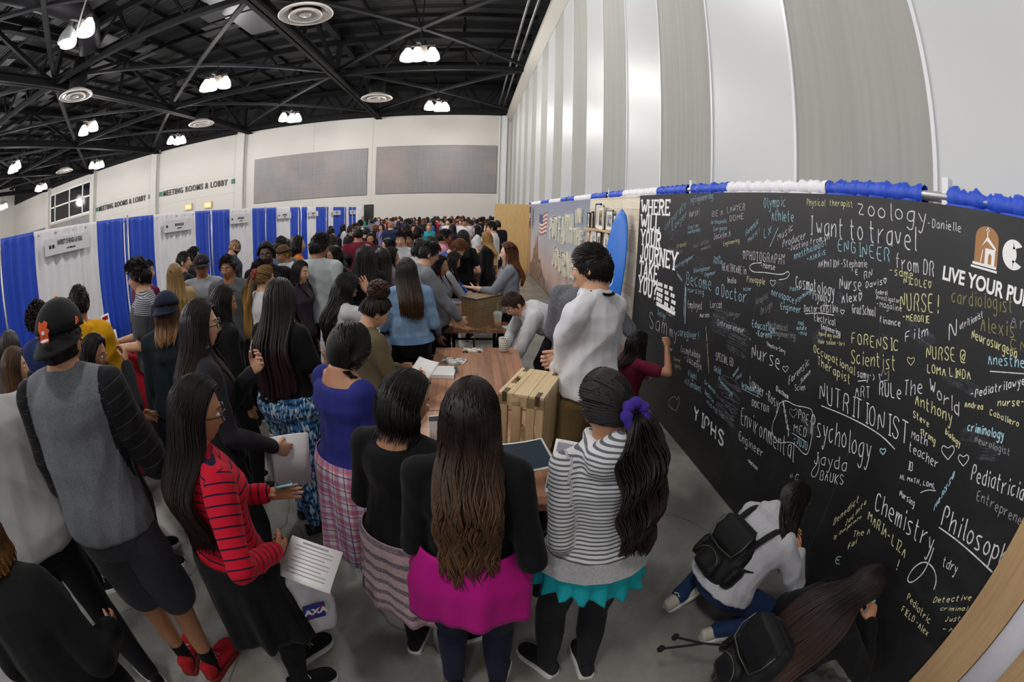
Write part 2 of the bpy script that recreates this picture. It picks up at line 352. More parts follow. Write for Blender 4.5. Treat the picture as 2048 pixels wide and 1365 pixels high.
# high bay lamps
mGl = M('glowing_lamp_glass', 'fff6ea', .3, emit=7.0); mCap = M('lamp_chrome_cap', 'b9b4ac', .3, .8); mBox = M('lamp_ballast_box', '77706a', .5, .3)
mOff = M('unlit_lamp_glass', '9aa0a0', .2, .1)
BELL = [(.0, .0), (.10, .0), (.13, -.06), (.20, -.16), (.255, -.30), (.27, -.42), (.25, -.46), (.0, -.43)]
def rowname(j): return ('behind the camera', 'behind the camera', 'nearest', 'middle', 'farthest')[j]
cn = ('closest to the tall partition', 'second from the partition', 'third from the partition', 'fourth from the partition', 'fifth from the partition', 'sixth from the partition')
for i, x in enumerate(LAMP_X):
    for j, y in enumerate(LAMP_Y):
        L = bpy.data.lights.new('lamp_light', 'POINT'); L.energy = LAMP_W; L.shadow_soft_size = .45; L.color = (1, .96, .91) if i == 0 else (1, .98, .965)
        lo = bpy.data.objects.new('lamp_light', L); COL.objects.link(lo)
        vis = (j >= 3 and i < 6) or (j == 2 and i == 1)
        if not vis: lo.location = (x, y, LAMP_Z-.3); lo.name = 'hall_lamp_light'; continue
        r = empty('high_bay_light', (x, y, LAMP_Z), RS.uniform(-25, 25)+(35 if j == 4 else 0), **T('glowing cluster of white bell lamps under the roof, %s row, %s' % (rowname(j), cn[i]), 'ceiling light', 'high bay lights'))
        lo.parent = r; lo.location = (0, 0, -.75)
        obj('bracket', MB().box((0, 0, .12), (1.05, .12, .06)).box((0, 0, .12), (.12, .9, .06)).tube([(0, 0, .14), (0, 0, 2.51)], .02), mSt2, r)
        obj('ballast_box', MB().box((.1, .0, -.14), (.24, .24, .42)), mBox, r)
        for k, (dx, dy, dz) in enumerate(((-.42, -.05, 0), (.42, .05, 0), (.0, -.38, -.12))):
            b = obj('bell_lamp', MB().lathe(BELL, (dx, dy, dz)), mOff if (i == 1 and j == 2 and k == 2) else mGl, r, smooth=True)
            obj('lamp_cap', MB().lathe([(0, .14), (.07, .14), (.09, 0), (.1, -.02)], (dx, dy, dz)), mCap, b, smooth=True)
obj('hanging_cable', MB().tube([(-9.2+(-2.2)*t, 6.4+1.6*t, 8.9-2.2*math.sin(math.pi*t)*.6) for t in np.linspace(0, 1, 20)], .025), M('pale_cable', '8c8c90', .5), smooth=True, **T('pale cable looping down from the roof beside the nearest lamp', 'cable'))
# round air diffusers
mV = M('white_diffuser_metal', 'c9c2bc', .4)
for x, y, lb in ((-4.9, 11.5, 'round white ceiling vent at top centre, largest in view'), (-15.4, 11.6, 'round white ceiling vent left of the pair of bell lamps'), (-5.0, 22.5, 'round white ceiling vent near the back wall, by the partition side'), (-15.6, 22.3, 'round white ceiling vent above the larger meeting room lettering'), (-30.8, 22.9, 'round white ceiling vent far left above the strip window'), (-25.8, 11.2, 'round white ceiling vent at the left edge among dark beams')):
    r = empty('ceiling_vent', (x, y, 8.1), **T(lb, 'ceiling vent', 'round ceiling vents'))
    obj('outer_ring', MB().lathe([(.42, .25), (.78, .06), (.82, .0), (.78, -.03), (.66, .0), (.52, .1), (.42, .2)], K=40), mV, r, smooth=True)
    obj('inner_cone', MB().lathe([(0, -.06), (.14, -.05), (.18, -.02), (.16, .04), (.30, .0), (.44, -.06), (.5, -.05), (.46, .04), (.3, .14), (0, .16)], K=32), mV, r, smooth=True)
    obj('duct_neck', MB().lathe([(.42, .2), (.4, 1.6), (0, 1.6)], K=24), mSt, r, smooth=True)
# ================================================================= booth drapes, boards, writing
XD = -6.10; XR = 2.20; XC = 2.015
def cloth(name, c, rough=.75, sheen=.2):
    t = NT(name); c = srgb(c); v = t.coord(scale=(1, 1, .12)); n = t.noise(v, 14, 3)
    t.col(t.mix(n, tuple(x*.82 for x in c), tuple(min(1, x*1.15) for x in c))); t.set(Roughness=rough, Sheen_Weight=sheen)
    t.bump(t.noise(t.coord(), 220, 2), .08); return t.m
mBlue = cloth('royal_blue_drape', '1c4bc8', .5, .1); mWhite = cloth('white_drape', 'eeecf4', .7, .1); mPole = M('drape_pole_aluminium', 'c2c2c4', .35, .7)
def drape(x, ya, yb, zt, zb, mat, lab, face=1, amp=.035, pitch=.17, sub=12, taper=0.):
    """gathered drape hanging in the plane x, folds towards +-x"""
    W = yb-ya; nf = max(2, int(W/pitch)); n = nf*sub; zs = np.array([zb, zb+(zt-zb)*.33, zb+(zt-zb)*.66, zt-.12, zt-.075, zt-.05, zt])
    ph = RS.uniform(0, 6.28, 5); u = np.linspace(0, 1, n+1); V = []
    for z in zs:
        k = 1-.55*(z-zb)/(zt-zb)
        if z > zt-.06: k = .25
        f = (zt-z)/(zt-zb)
        y = ya+W*(u+.012*np.sin(u*nf*2.1+ph[0])*k); y = y-taper*W*f*u
        a = np.sin(u*nf*6.283+1.2*np.sin(u*9+ph[1])+f*.6*np.sin(u*17+ph[2]))+.4*np.sin(u*nf*3.3+ph[3]+f)
        V.append(np.stack([x+face*a*amp*k, y, np.full_like(u, z)], 1))
    V = np.array(V); m = n+1
    F = [(i*m+j, i*m+j+1, (i+1)*m+j+1, (i+1)*m+j) for i in range(len(zs)-1) for j in range(n)]
    o = obj('booth_drape', mesh('booth_drape', V.reshape(-1, 3), F), mat, **lab); so = o.modifiers.new('cloth', 'SOLIDIFY'); so.thickness = .006
    return o
def yl(px, py): r = ray(px, py); return XD*r[1]/r[0]
E1 = [-1.6, 1.2, 3.86, 5.36, 6.13, 7.05, 8.60, 9.22, 10.25, 11.57, 12.24, 13.3, 14.39, 15.2, 16.1, 17.1, 18.1, 18.75, 19.4, 20.4, 21.5, 22.0, 22.7, 23.5, 24.6]
CS = 'BBWBBWBBWBBWBBWBBWBBWBBWB'
kb = kw = 0
ordn = ('first', 'second', 'third', 'fourth', 'fifth', 'sixth', 'seventh', 'eighth', 'ninth', 'tenth', 'eleventh', 'twelfth', 'thirteenth', 'fourteenth', 'fifteenth', 'sixteenth', 'seventeenth')
for i in range(len(E1)-1):
    b = CS[i] == 'B'
    if b: kb += 1
    else: kw += 1
    drape(XD, E1[i]+.005, E1[i+1]-.005, 2.465, .004, mBlue if b else mWhite, T('%s booth drape, %s %s panel of the booth row from the camera end' % (('blue', ordn[kb-1], 'blue') if b else ('white', ordn[kw-1], 'white')), 'drape', 'booth row drapes'))
for i, y in enumerate((1.2+.02, 3.1, 6.13, 9.18, 12.24, 15.2, 18.1, 20.9, 24.62)):
    r = empty('drape_pole', (XD+.095, y, 0), **T('slim silver upright pole, %s along the blue and white booth row' % ordn[i], 'pole', 'booth row poles'))
    obj('upright', MB().tube([(0, 0, .02), (0, 0, 2.5)], .02), mPole, r, smooth=True); obj('base_plate', MB().box((0, 0, .012), (.35, .35, .02)), mPole, r)
obj('drape_rail', MB().tube([(XD-.03, -1.6, 2.40), (XD-.03, 24.6, 2.40)], .018), mPole, smooth=True, **T('silver rail threaded through the tops of the blue and white booth drapes', 'rail'))
# booth name signs hung on the white drapes
mSign = M('white_card', 'dedce2', .6); mInk = M('black_sign_ink', '1c1c1e', .6)
for i, (px0, py0, px1, py1, tx, t2, lb) in enumerate((
    (84, 470, 173, 456, 'UNIVERSITY OF NEVADA LAS VEGAS', 'LAS VEGAS, NV', 'white name card for the Nevada university booth on a white drape'),
    (322, 436, 380, 428, None, None, 'white name card on the second white drape, short two-line print'),
    (455, 420, 496, 418, None, None, 'white name card hung at the edge of the third white drape'),
    (551, 421, 578, 420, None, None, 'small white name card on the fourth white drape'),
    (611, 420, 633, 420, None, None, 'small white name card on the fifth white drape'),
    (662, 420, 678, 419, None, None, 'small white name card on the sixth white drape'),
    (697, 421, 708, 420, None, None, 'small white name card on the last white drape'))):
    ya, yb = yl(px0, py0), yl(px1, py1); r = empty('booth_sign', (XD+.075, (ya+yb)/2, 2.20), **T(lb, 'sign', 'booth name cards')); W = yb-ya; hh = .24 if i < 3 else .2
    bevel(obj('card', MB().box((0, 0, 0), (.008, W, hh)), mSign, r), .002)
    ink = MB()
    if tx:
        for s, sz, yy, zz in ((tx, .075, -W/2+.33*W*.8, .01), (t2, .03, -.03, -.07)):
            V, F = text_mesh(s, sz, .003); sx = (.56*W)/V[:, 0].max() if s == tx else 1
            ink.add(np.stack([np.full(len(V), .006), yy+V[:, 0]*sx, zz+V[:, 1]*(1.3 if s == tx else 1)], 1), F)
        ink.box((.006, -W/2+.12, -.0), (.002, .05, .05)).box((.006, -W/2+.19, 0), (.002, .05, .05))
    else:
        n = 7; x = -W*.12
        for k in range(n): ink.box((.006, x+k*W*.045, .015), (.002, W*.03, .055))
        ink.box((.006, -.0+W*.02, -.055), (.002, W*.16, .022)); ink.box((.006, -W/2+.1*W, 0), (.002, W*.06, .05))
    obj('print', ink, mInk, r)
sp = empty('loudspeaker', (-5.75, 25.0, 0), **T('black loudspeaker on a pole at the far end of the booth row', 'speaker'))
bevel(obj('cabinet', MB().box((0, 0, 2.2), (.5, .4, .8)), M('black_speaker_cabinet', '131315', .5), sp), .02); obj('stand_pole', MB().tube([(0, 0, 0), (0, 0, 1.9)], .025), mPole, sp, smooth=True); obj('stand_base', MB().lathe([(0, .03), (.3, .02), (.32, 0), (0, 0)]), mPole, sp)
# ---- right side drape row behind the boards: poles, rails, bunched valances on the rail
def yr(px, py, X=XR): r = ray(px, py); return X*r[1]/r[0]
segs = [(2048+40, 420, 1897, 385, 'B'), (1850, 385, 1658, 366, 'B'), (1658, 366, 1461, 364, 'W'), (1461, 364, 1389, 368, 'B'), (1379, 369, 1319, 374, 'B'), (1319, 374, 1250, 382, 'W'), (1250, 382, 1222, 386, 'B'), (1216, 386, 1186, 389, 'B'), (1186, 389, 1152, 392, 'W'), (1152, 392, 1138, 394, 'B'), (1135, 394, 1124, 396, 'B'), (1124, 396, 1101, 399, 'W'), (1101, 399, 1084, 401, 'B'), (1084, 401, 1065, 404, 'W'), (1065, 404, 1060, 405, 'B')]
nb = nw = 0
def valance(ya, yb, mat, lab):
    """drape gathered on the rail: ruched sleeve round the pole and cloth dropping behind the board"""
    n = max(8, int((yb-ya)/.016)); u = np.linspace(0, 1, n+1); th = np.linspace(0, 2*math.pi, 13)[:-1]; P = []
    rr = .048+.010*np.sin(u*n*2.1+3*np.sin(u*37))+.007*np.sin(u*n*.73+1)
    V = []
    for i in range(n+1):
        y = ya+(yb-ya)*u[i]
        for t in th: V.append((XR+math.cos(t)*rr[i]*.8, y+.006*math.sin(5*t+i), 2.475+math.sin(t)*rr[i]*1.05))
    K = 12; F = [(i*K+j, i*K+(j+1) % K, (i+1)*K+(j+1) % K, (i+1)*K+j) for i in range(n) for j in range(K)]
    mb = MB().add(V, F); m = n+1; zs = (2.44, 2.0, .05); W = []
    for k, z in enumerate(zs):
        a = .022*np.sin(u*n*.55+2*np.sin(u*11+k*.3)); W.append(np.stack([XR-.045+.02*k*0+a, ya+(yb-ya)*u, np.full(m, z)], 1))
    mb.add(np.array(W).reshape(-1, 3), [(i*m+j, i*m+j+1, (i+1)*m+j+1, (i+1)*m+j) for i in range(2) for j in range(n)])
    return obj('rail_drape', mb, mat, smooth=True, **lab)
for (xa, ya_, xb, yb_, c) in segs:
    a, b = sorted((yr(xa, ya_), yr(xb, yb_)))
    if c == 'B': nb += 1
    else: nw += 1
    valance(a, b, mBlue if c == 'B' else mWhite, T('%s cloth bunched along the board rail, %s %s stretch from the chalkboard end' % (('royal blue', ordn[nb-1], 'blue') if c == 'B' else ('white', ordn[nw-1], 'white')), 'drape', 'rail drapes above the boards'))
obj('drape_rail', MB().tube([(XR, -.3, 2.475), (XR, 15.9, 2.475)], .027), mPole, smooth=True, **T('silver pipe rail over the black chalkboard, bare between two blue cloths', 'rail'))
for i, (px, py) in enumerate(((1893, 380), (1384, 369), (1219, 386), (1136.5, 394), (1062, 405))):
    y = yr(px, py); r = empty('drape_pole', (XR+.01, y, 0), **T('white topped upright pole on the rail above the boards, %s from the chalkboard end' % ordn[i], 'pole', 'rail poles above the boards'))
    obj('upright', MB().tube([(0, 0, .02), (0, 0, 2.42)], .02).box((-.0, 0, 2.49), (.06, .045, .17)), M('white_pole_cap', 'e4e4e8', .4), r, smooth=False)
    obj('base_plate', MB().box((0, 0, .012), (.2, .3, .02)), mPole, r)
# ---- chalkboard
def board_mat():
    t = NT('chalkboard_black'); v = t.coord(); n = t.noise(v, 1.1, 5, .65); n2 = t.noise(t.coord(scale=(1, 1, 2.5)), 3.2, 5, .6); n3 = t.noise(v, 90, 2)
    d = t.math('MULTIPLY', t.ramp(n, [(.45, 0.), (.8, 1.)]), t.ramp(n2, [(.4, 0.), (.75, 1.)]))
    t.col(t.mix(t.math('MULTIPLY', d, .5), t.mix(n3, srgb('0f0f11'), srgb('161618')), srgb('44474d'))); t.set(Roughness=.5); t.bump(n3, .05); return t.m
YB0, YB1 = .25, 5.30
board = obj('chalkboard', MB().bx(XC, XC+.03, YB0, YB1, 0.015, 2.41), board_mat(), **T('long black chalkboard wall covered in handwritten chalk career dreams', 'chalkboard'))
obj('panel_seam', MB().bx(XC-.0003, XC+.01, 1.484, 1.487, .02, 2.4).bx(XC-.0003, XC+.01, 2.72, 2.723, .02, 2.4).bx(XC-.0003, XC+.01, 3.94, 3.943, .02, 2.4), M('board_seam', '3c3c40', .5), board)
GL = {}
for ln in '''A 032943|1636;B 0309394847360636|3645443303;C 482908042344;D 03092948453303;E 490903 43|0636;F 490903|0636;G 4829080423444626;H 0309|4943|0646;I 1939|2923|1333;J 2949|3934230415;K 0309|490643;L 090343;M 0309254943;N 03094349;O 29080423444829;P 0309394847360636;Q 29080423444829|3552;R 030939484736063643;S 48391908074544331304;T 0949|2923;U 090413334449;V 092349;W 0913283349;X 0943|4903;Y 092649|2623;Z 09490343;
a 47270604234447|4743;b 0903|062746442304;c 472706042344;d 4943|472706042344;e 0545462706042343;f 39291813|0737;g 47270604234447|47412001;h 0903|05274743;i 1713|1819;j 27211001|2829;k 0903|470533;l 191323;m 0703|05172723|25374743;n 0703|05274743;o 27060423444627;p 0700|062746442304;q 47270604234447|4740;r 0703|053747;s 471706443303;t 19142333|0737;u 0704233447|4743;v 072347;w 0713263347;x 0743|4703;y 0724|47211001;z 07470343;
0 29080423444829;1 182923;2 08293847030343;7 094913;! 2925|2423;? 082948462524|2423;- 0636;. 1323;, 2311;' 2927;@ 372615243447482908041343;> 084503;" 1917|3937;: 2726|2423'''.replace('\n', '').split(';'):
    if len(ln) < 3: continue
    ch, d = ln[0], ln[2:]
    GL[ch] = [[(int(p[i]), int(p[i+1])) for i in range(0, len(p)-1, 2)] for p in d.replace(' ', '').split('|') if len(p) >= 4]
GL['~'] = [[(0, 5), (1, 6), (3, 5), (4, 6)]]
GL['<'] = [[(2, 3), (0, 6), (0, 8), (1, 9), (2, 7), (3, 9), (4, 8), (4, 6), (2, 3)]]      # heart
def smooth2(p, it=2):
    for _ in range(it):
        if len(p) < 3: return p
        q = [p[0]]
        for a, b in zip(p[:-1], p[1:]): q += [a*.75+b*.25, a*.25+b*.75]
        q.append(p[-1]); p = q
    return p
def ribbon(mb, pts, wd, f, m=0):
    """flat chalk stroke through 2d points, f maps 2d -> 3d"""
    P = np.array(pts); n = len(P)
    if n < 2: return
    Tn = np.gradient(P, axis=0); Tn /= np.linalg.norm(Tn, axis=1)[:, None]+1e-9; N = np.stack([-Tn[:, 1], Tn[:, 0]], 1)
    ww = wd*.66*(.75+.4*RS.rand(n))[:, None]*.5
    V = [f(*q) for q in (P+N*ww)]+[f(*q) for q in (P-N*ww)]
    mb.add(V, [(i, i+1, n+i+1, n+i) for i in range(n-1)], m)
def chalk_mat(name, c):
    t = NT(name); n = t.noise(t.coord(), 190, 3, .6); n2 = t.noise(t.coord(), 14, 2)
    f = t.ramp(t.math('ADD', n, t.math('MULTIPLY', n2, .35)), [(.42, 0.), (.68, 1.)])
    t.col(t.mix(f, tuple(.25*x+.02 for x in srgb(c)), srgb(c))); t.set(Roughness=.95); return t.m
CH = dict(w=chalk_mat('white_chalk', 'd8d8de'), y=chalk_mat('yellow_chalk', 'dbd8a4'), b=chalk_mat('blue_chalk', 'a6cfe0'), g=chalk_mat('faint_grey_chalk', '8b8c92'), p=M('white_board_print', 'f0f0f0', .6), t=chalk_mat('olive_chalk', '8e8a58'))
def brd(px, py): v = onx(px, py, XC); return v[1:]
_layer = [0]; _q = [0]
def fB(y, z): return (XC-.0010-.00004*(_layer[0] % 17), y, z)
CHN = dict(w='white', y='yellow', b='light blue', g='grey', t='olive yellow')
def write(s, x0, y0, x1, y1, h, c='w', wd=.007, jit=.3, keep=True):
    """chalk handwriting on the board: baseline from pixel (x0,y0) to (x1,y1), capital height h px at the start"""
    a, b = brd(x0, y0), brd(x1, y1); top = brd(x0, y0-h); H = abs(top[1]-a[1]); d = b-a; L = np.linalg.norm(d)
    top2 = brd(x1, y1-h); up = top-a; up = np.array([0., 1.])*H if False else up/np.linalg.norm(up)*H
    if abs(up[0]) > .35*H: up = np.array([math.copysign(.35*H, up[0]), H])
    # text runs towards smaller y on the wall (left to right as seen)
    adv = sum(3.2 if k == ' ' else (3.4 if k in 'ilj.,!:\'1I' else 6.2 if k not in 'mwMW@' else 7.0) for k in s); _layer[0] += 1
    mb = MB(); x = 0.
    for k in s:
        g = GL.get(k); w_ = 3.2 if k == ' ' else (3.4 if k in 'ilj.,!:\'1I' else 6.2 if k not in 'mwMW@' else 7.0)
        if g:
            sc = 1.25 if k in 'mwMW@' else 1.
            dy = RS.uniform(-jit, jit); sl = RS.uniform(-.08, .1)
            for st in g:
                _layer[0] += 1; pts = smooth2([np.array([px*sc*(.92 if k not in 'ilj' else 1)+sl*(py-3)+RS.uniform(-jit, jit)*.5, (py-3)+dy+RS.uniform(-jit, jit)*.45]) for px, py in st])
                ribbon(mb, [a+d*((x+q[0])/adv)+up*(q[1]/6.) for q in pts], wd, fB)
        x += w_
    o = obj('chalk_writing', mb, CH[c], board) if keep else mb
    return o
def doodle(pts, c='w', wd=.008, closed=False, it=2):
    _layer[0] += 1; P = [np.array(brd(*p)) for p in pts]
    if closed: P.append(P[0])
    mb = MB(); ribbon(mb, smooth2(P, it), wd, fB); return obj('chalk_drawing', mb, CH[c], board)
def heart(px, py, s, c='w', wd=.006):
    doodle([(px, py+s), (px-s*.9, py-.1*s), (px-.6*s, py-.9*s), (px, py-.35*s), (px+.6*s, py-.9*s), (px+.9*s, py-.1*s), (px, py+s)], c, wd)
def smudge(px, py, w_, h_, rotd=0., k=26, c='g'):
    a = brd(px, py); b = brd(px+w_, py); hh = abs(brd(px, py+h_)[1]-a[1]); ww = abs(b[0]-a[0]); mb = MB(); _layer[0] += 1; cs, sn = math.cos(rotd), math.sin(rotd)
    for i in range(k):
        t = RS.uniform(-.5, .5); l = ww*RS.uniform(.3, .55); P = [np.array([(u-.5)*l*2, t*hh+.03*hh*math.sin(u*6+i)]) for u in np.linspace(0, 1, 5)]
        ribbon(mb, [a+np.array([cs*p[0]-sn*p[1], sn*p[0]+cs*p[1]]) for p in P], hh/k*.9, lambda y, z, i=i: (XC-.0004-.00002*i, y, z))
    return obj('chalk_smudge', mb, MSM, board)
t_ = NT('chalk_dust_smear'); n_ = t_.noise(t_.coord(), 30, 5, .7); t_.col(t_.mix(t_.ramp(n_, [(.35, 0.), (.8, 1.)]), srgb('1f1f23'), srgb('63676f'))); t_.set(Roughness=.9); MSM = t_.m
for a in ((1683, 610, 26, 50), (1838, 668, 70, 38, .15), (1765, 695, 12, 60), (1640, 668, 18, 60, .5), (1950, 872, 60, 30, -.3), (1975, 905, 50, 40, -.4), (1925, 770, 90, 30), (1440, 645, 40, 50), (1475, 680, 50, 60), (1455, 800, 50, 110), (1600, 1010, 40, 60), (1345, 470, 22, 20), (1400, 525, 30, 24), (1560, 570, 25, 12), (1735, 480, 60, 24), (1620, 860, 30, 30)): smudge(*a)
W = write
# big words
W('zoology', 1716, 429, 1862, 452, 30, 'w', .010); W('Danielle', 1865, 455, 1925, 465, 17, 'w'); W('-', 1856, 452, 1864, 453, 10)
W('I want to travel', 1620, 468, 1838, 503, 36, 'w', .012, .15)
W('ENGINEER', 1676, 502, 1785, 527, 24, 'b', .008); W('from DR', 1793, 536, 1872, 556, 28, 'w', .009); W('ANIMATION -Stephanie', 1637, 535, 1737, 535, 14, 'w', .006); W('E', 1711, 549, 1719, 550, 10)
W('Cosmotology', 1592, 575, 1672, 596, 24, 'w', .009); W('Nurse', 1680, 578, 1726, 582, 26, 'w', .008); W('RN', 1729, 559, 1748, 553, 15); W('Davis<', 1732, 576, 1776, 567, 12)
W('-same', 1780, 548, 1830, 559, 16, 'y'); W('NICOLE<', 1808, 568, 1866, 578, 14, 'y'); W('NURSE!', 1801, 620, 1880, 625, 34, 'y', .009); W('-MERORIE', 1806, 640, 1862, 647, 13, 'y')
W('cardiologist', 1904, 605, 2030, 628, 28, 't', .008); W('Alexis', 1962, 662, 2034, 676, 30, 't', .008); W('An', 2020, 655, 2062, 662, 26, 'g'); W('Neurosurgeon', 1944, 678, 2036, 718, 20, 'y', .007); W('CN', 2022, 698, 2060, 703, 22, 't')
W('N', 1898, 680, 1922, 684, 44, 'w', .009); W('utritionist', 1920, 660, 1968, 634, 14, 'w', .006); W('Film', 1811, 684, 1862, 670, 20, 'w', .008); W('finance', 1760, 646, 1803, 654, 13)
W('FORENSIC', 1704, 687, 1801, 704, 22, 'y', .008); W('Scientist', 1703, 728, 1796, 741, 28, 'y', .008); heart(1822, 722, 9, 'y'); W('NURSE @', 1853, 716, 1936, 728, 26, 'y', .008); W('LOMA LINDA', 1855, 746, 1945, 761, 18, 'y', .008)
W('Anesthe', 1977, 729, 2052, 735, 22, 'b', .008); doodle([(1980, 743), (2048, 748)], 'w', .008); W('-Pediatrilawyer', 1942, 797, 2062, 765, 16, 'w', .008); W('nurse-', 1996, 812, 2052, 812, 15, 'y'); W('Andrea', 1930, 814, 1968, 820, 12, 'y'); W('Caballero', 1980, 830, 2040, 856, 12, 'y')
W('Occupational', 1628, 704, 1712, 752, 16, 'y', .007); W('Therapist', 1636, 730, 1704, 772, 18, 'y', .007); W('samy->', 1715, 754, 1752, 762, 16, 'w', .006); W('ART', 1711, 793, 1744, 796, 22, 'w', .007); doodle([(1716, 763), (1733, 761)])
doodle([(1758, 748), (1761, 764), (1777, 760), (1778, 742), (1771, 750), (1767, 738), (1763, 752), (1758, 748)], 'w', .006, it=0)
W('RULe', 1759, 792, 1806, 800, 28, 'w', .009); W('The', 1808, 792, 1850, 786, 30, 'w', .008); W('World', 1860, 784, 1922, 838, 28, 'w', .008, .4); W('Anthony', 1831, 810, 1908, 850, 24, 'y', .008); W('Steve', 1827, 834, 1860, 856, 13, 'y'); W('strong', 1841, 866, 1872, 890, 13, 'y'); W('biology', 1891, 868, 1922, 896, 12, 'y')
W('NUTRITIONIST', 1640, 800, 1822, 895, 36, 'w', .010); doodle([(1643, 812), (1700, 835), (1760, 868), (1790, 899)], 'w', .010); W('Math', 1823, 876, 1857, 895, 18, 'w'); W('teacher', 1818, 902, 1878, 940, 20, 'w', .007); W('IB', 1815, 940, 1828, 944, 18); W('HL MATH, LOML', 1800, 958, 1872, 978, 10); doodle([(1841, 986), (1855, 980), (1872, 982)])
heart(1896, 904, 16, 'w', .007); heart(1927, 920, 13, 'w', .007); heart(1766, 903, 7, 'b', .01); W('criminology', 1935, 862, 2010, 880, 18, 'b', .009); W('Neurologist', 1950, 885, 2022, 913, 14, 'g'); W('Melissa', 1868, 1022, 1910, 950, 18, 'b', .008)
W('Pediatrician', 1942, 960, 2060, 1010, 34, 'w', .009); W('Entrepreneur', 1953, 1000, 2062, 1064, 22, 'g', .008); W('Philosophy', 1882, 1052, 2030, 1150, 46, 'w', .012); doodle([(1878, 1055), (1920, 1085), (1985, 1145)], 'w', .012)
W('Chemistry', 1750, 1020, 1868, 1110, 42, 'w', .011); doodle([(1868, 1096), (1858, 1125), (1845, 1150), (1822, 1168), (1813, 1160), (1828, 1134), (1850, 1122), (1868, 1136), (1874, 1160), (1868, 1180)], 'w', .010); W('Nursing', 1799, 992, 1830, 1015, 14); W('tdry', 1885, 1132, 1915, 1150, 24, 'w', .007)
W('Benedict', 1667, 1051, 1720, 1002, 16, 'y', .006); W('Jacinto', 1690, 1054, 1735, 1005, 13, 'y', .005); W('Ig: Benjacinto', 1667, 1079, 1724, 1035, 8, 'y', .005); W('MARIA-LIZA', 1736, 1040, 1812, 1120, 22, 'y', .008); W('!', 1789, 1140, 1796, 1143, 26, 'y', .01); W('The A', 1706, 1075, 1742, 1068, 15, 'y', .006); W('Fai', 1696, 1100, 1715, 1085, 14, 'y', .006); W('E', 1670, 1128, 1686, 1130, 18, 'b', .008)
W('Pediatric', 1814, 1200, 1860, 1252, 18, 'y', .007); W('FIELD -Alex', 1803, 1224, 1856, 1275, 16, 'y', .007); W('Detective', 1866, 1206, 1945, 1200, 15, 'y', .007); W('criminal', 1880, 1222, 1936, 1222, 12, 'y', .006); W('Justice', 1890, 1244, 1945, 1240, 13, 'y', .006); W('-A', 1885, 1263, 1910, 1264, 12, 'y', .006)
W('Environmental', 1482, 848, 1590, 924, 34, 'w', .008); W('Engineer', 1478, 880, 1528, 918, 18, 'w', .007); W('-Nathan', 1495, 924, 1516, 942, 8); W('DOCTOR', 1504, 812, 1540, 828, 13); W('Lawyer -Rosy', 1500, 772, 1558, 820, 22, 'w', .006); W('Biochem', 1553, 782, 1578, 800, 10); W('PRE-', 1597, 838, 1627, 858, 20, 'w', .007); W('MED', 1588, 864, 1616, 876, 18, 'w', .007); W('-JUJU', 1588, 884, 1616, 904, 14, 'b', .007); doodle([(1584, 866), (1615, 886)], 'b', .007); heart(1587, 826, 10, 'g', .008)
doodle([(1558, 808), (1572, 800), (1590, 812), (1620, 816), (1627, 826), (1625, 870), (1618, 905), (1610, 912), (1590, 888), (1575, 884), (1560, 888), (1545, 872), (1544, 850), (1555, 826), (1560, 806)], 'w', .008); W('NURSING', 1566, 812, 1578, 880, 16, 'w', .006)
W('Psychology', 1622, 868, 1745, 925, 42, 'w', .010); W('Jayda', 1628, 928, 1698, 944, 26, 'w', .008); doodle([(1636, 910), (1640, 935), (1630, 958), (1620, 948), (1636, 926)], 'w', .007); W('BAUKS', 1640, 960, 1690, 972, 20, 'w', .007); W('"G', 1578, 970, 1600, 972, 24, 'w', .007)
W('Nurse', 1504, 715, 1564, 740, 30, 'w', .009); heart(1571, 738, 7, 'w'); W('Theatre-Savy', 1534, 692, 1572, 708, 8, 'w', .005); W('Forensic', 1578, 770, 1620, 728, 16, 'w', .006); W('Science', 1602, 768, 1622, 745, 10, 'w', .005); W('Scien', 1590, 782, 1612, 780, 12, 'w', .005)
W('Aerospace', 1543, 590, 1590, 608, 14, 'b', .006); W('Engineer', 1562, 619, 1604, 626, 13, 'b', .006); W('psychology', 1592, 605, 1626, 582, 9, 'b', .005); W('Paola', 1580, 583, 1602, 580, 9, 'b', .005); W('Psylogy', 1626, 598, 1656, 606, 18, 'w', .006); W('Alex<', 1684, 606, 1727, 602, 18, 'w', .009); W('Grad School', 1705, 627, 1752, 634, 19, 'w', .006)
W('Doctor-KRISTINA', 1609, 624, 1678, 626, 14, 'w', .006); heart(1685, 624, 5); doodle([(1611, 628), (1640, 626), (1668, 631)]); W('Electrical', 1629, 641, 1672, 653, 14, 'w', .006); W('Engineering', 1643, 658, 1682, 672, 11, 'w', .006); W('have my own', 1638, 672, 1680, 678, 9, 'y', .005); W('hair salon -bri', 1637, 687, 1690, 693, 9, 'y', .005)
W('Federal', 1752, 588, 1776, 591, 9, 'w', .005); W('Investigator', 1752, 598, 1802, 607, 9, 'w', .005); W('-Magaline', 1754, 613, 1806, 624, 12, 'w', .005); W('Education', 1505, 654, 1552, 668, 15, 'b', .007); W('-Karen<', 1512, 672, 1546, 678, 13, 'b', .007); W('Mechanical', 1536, 654, 1576, 664, 14, 'g', .006); W('Engineering', 1548, 672, 1592, 678, 12, 'g', .006); W('real', 1597, 650, 1608, 651, 9, 'b', .005); W('estate', 1594, 660, 1614, 660, 8, 'b', .005); W('-Mia', 1597, 670, 1615, 671, 8, 'b', .005)
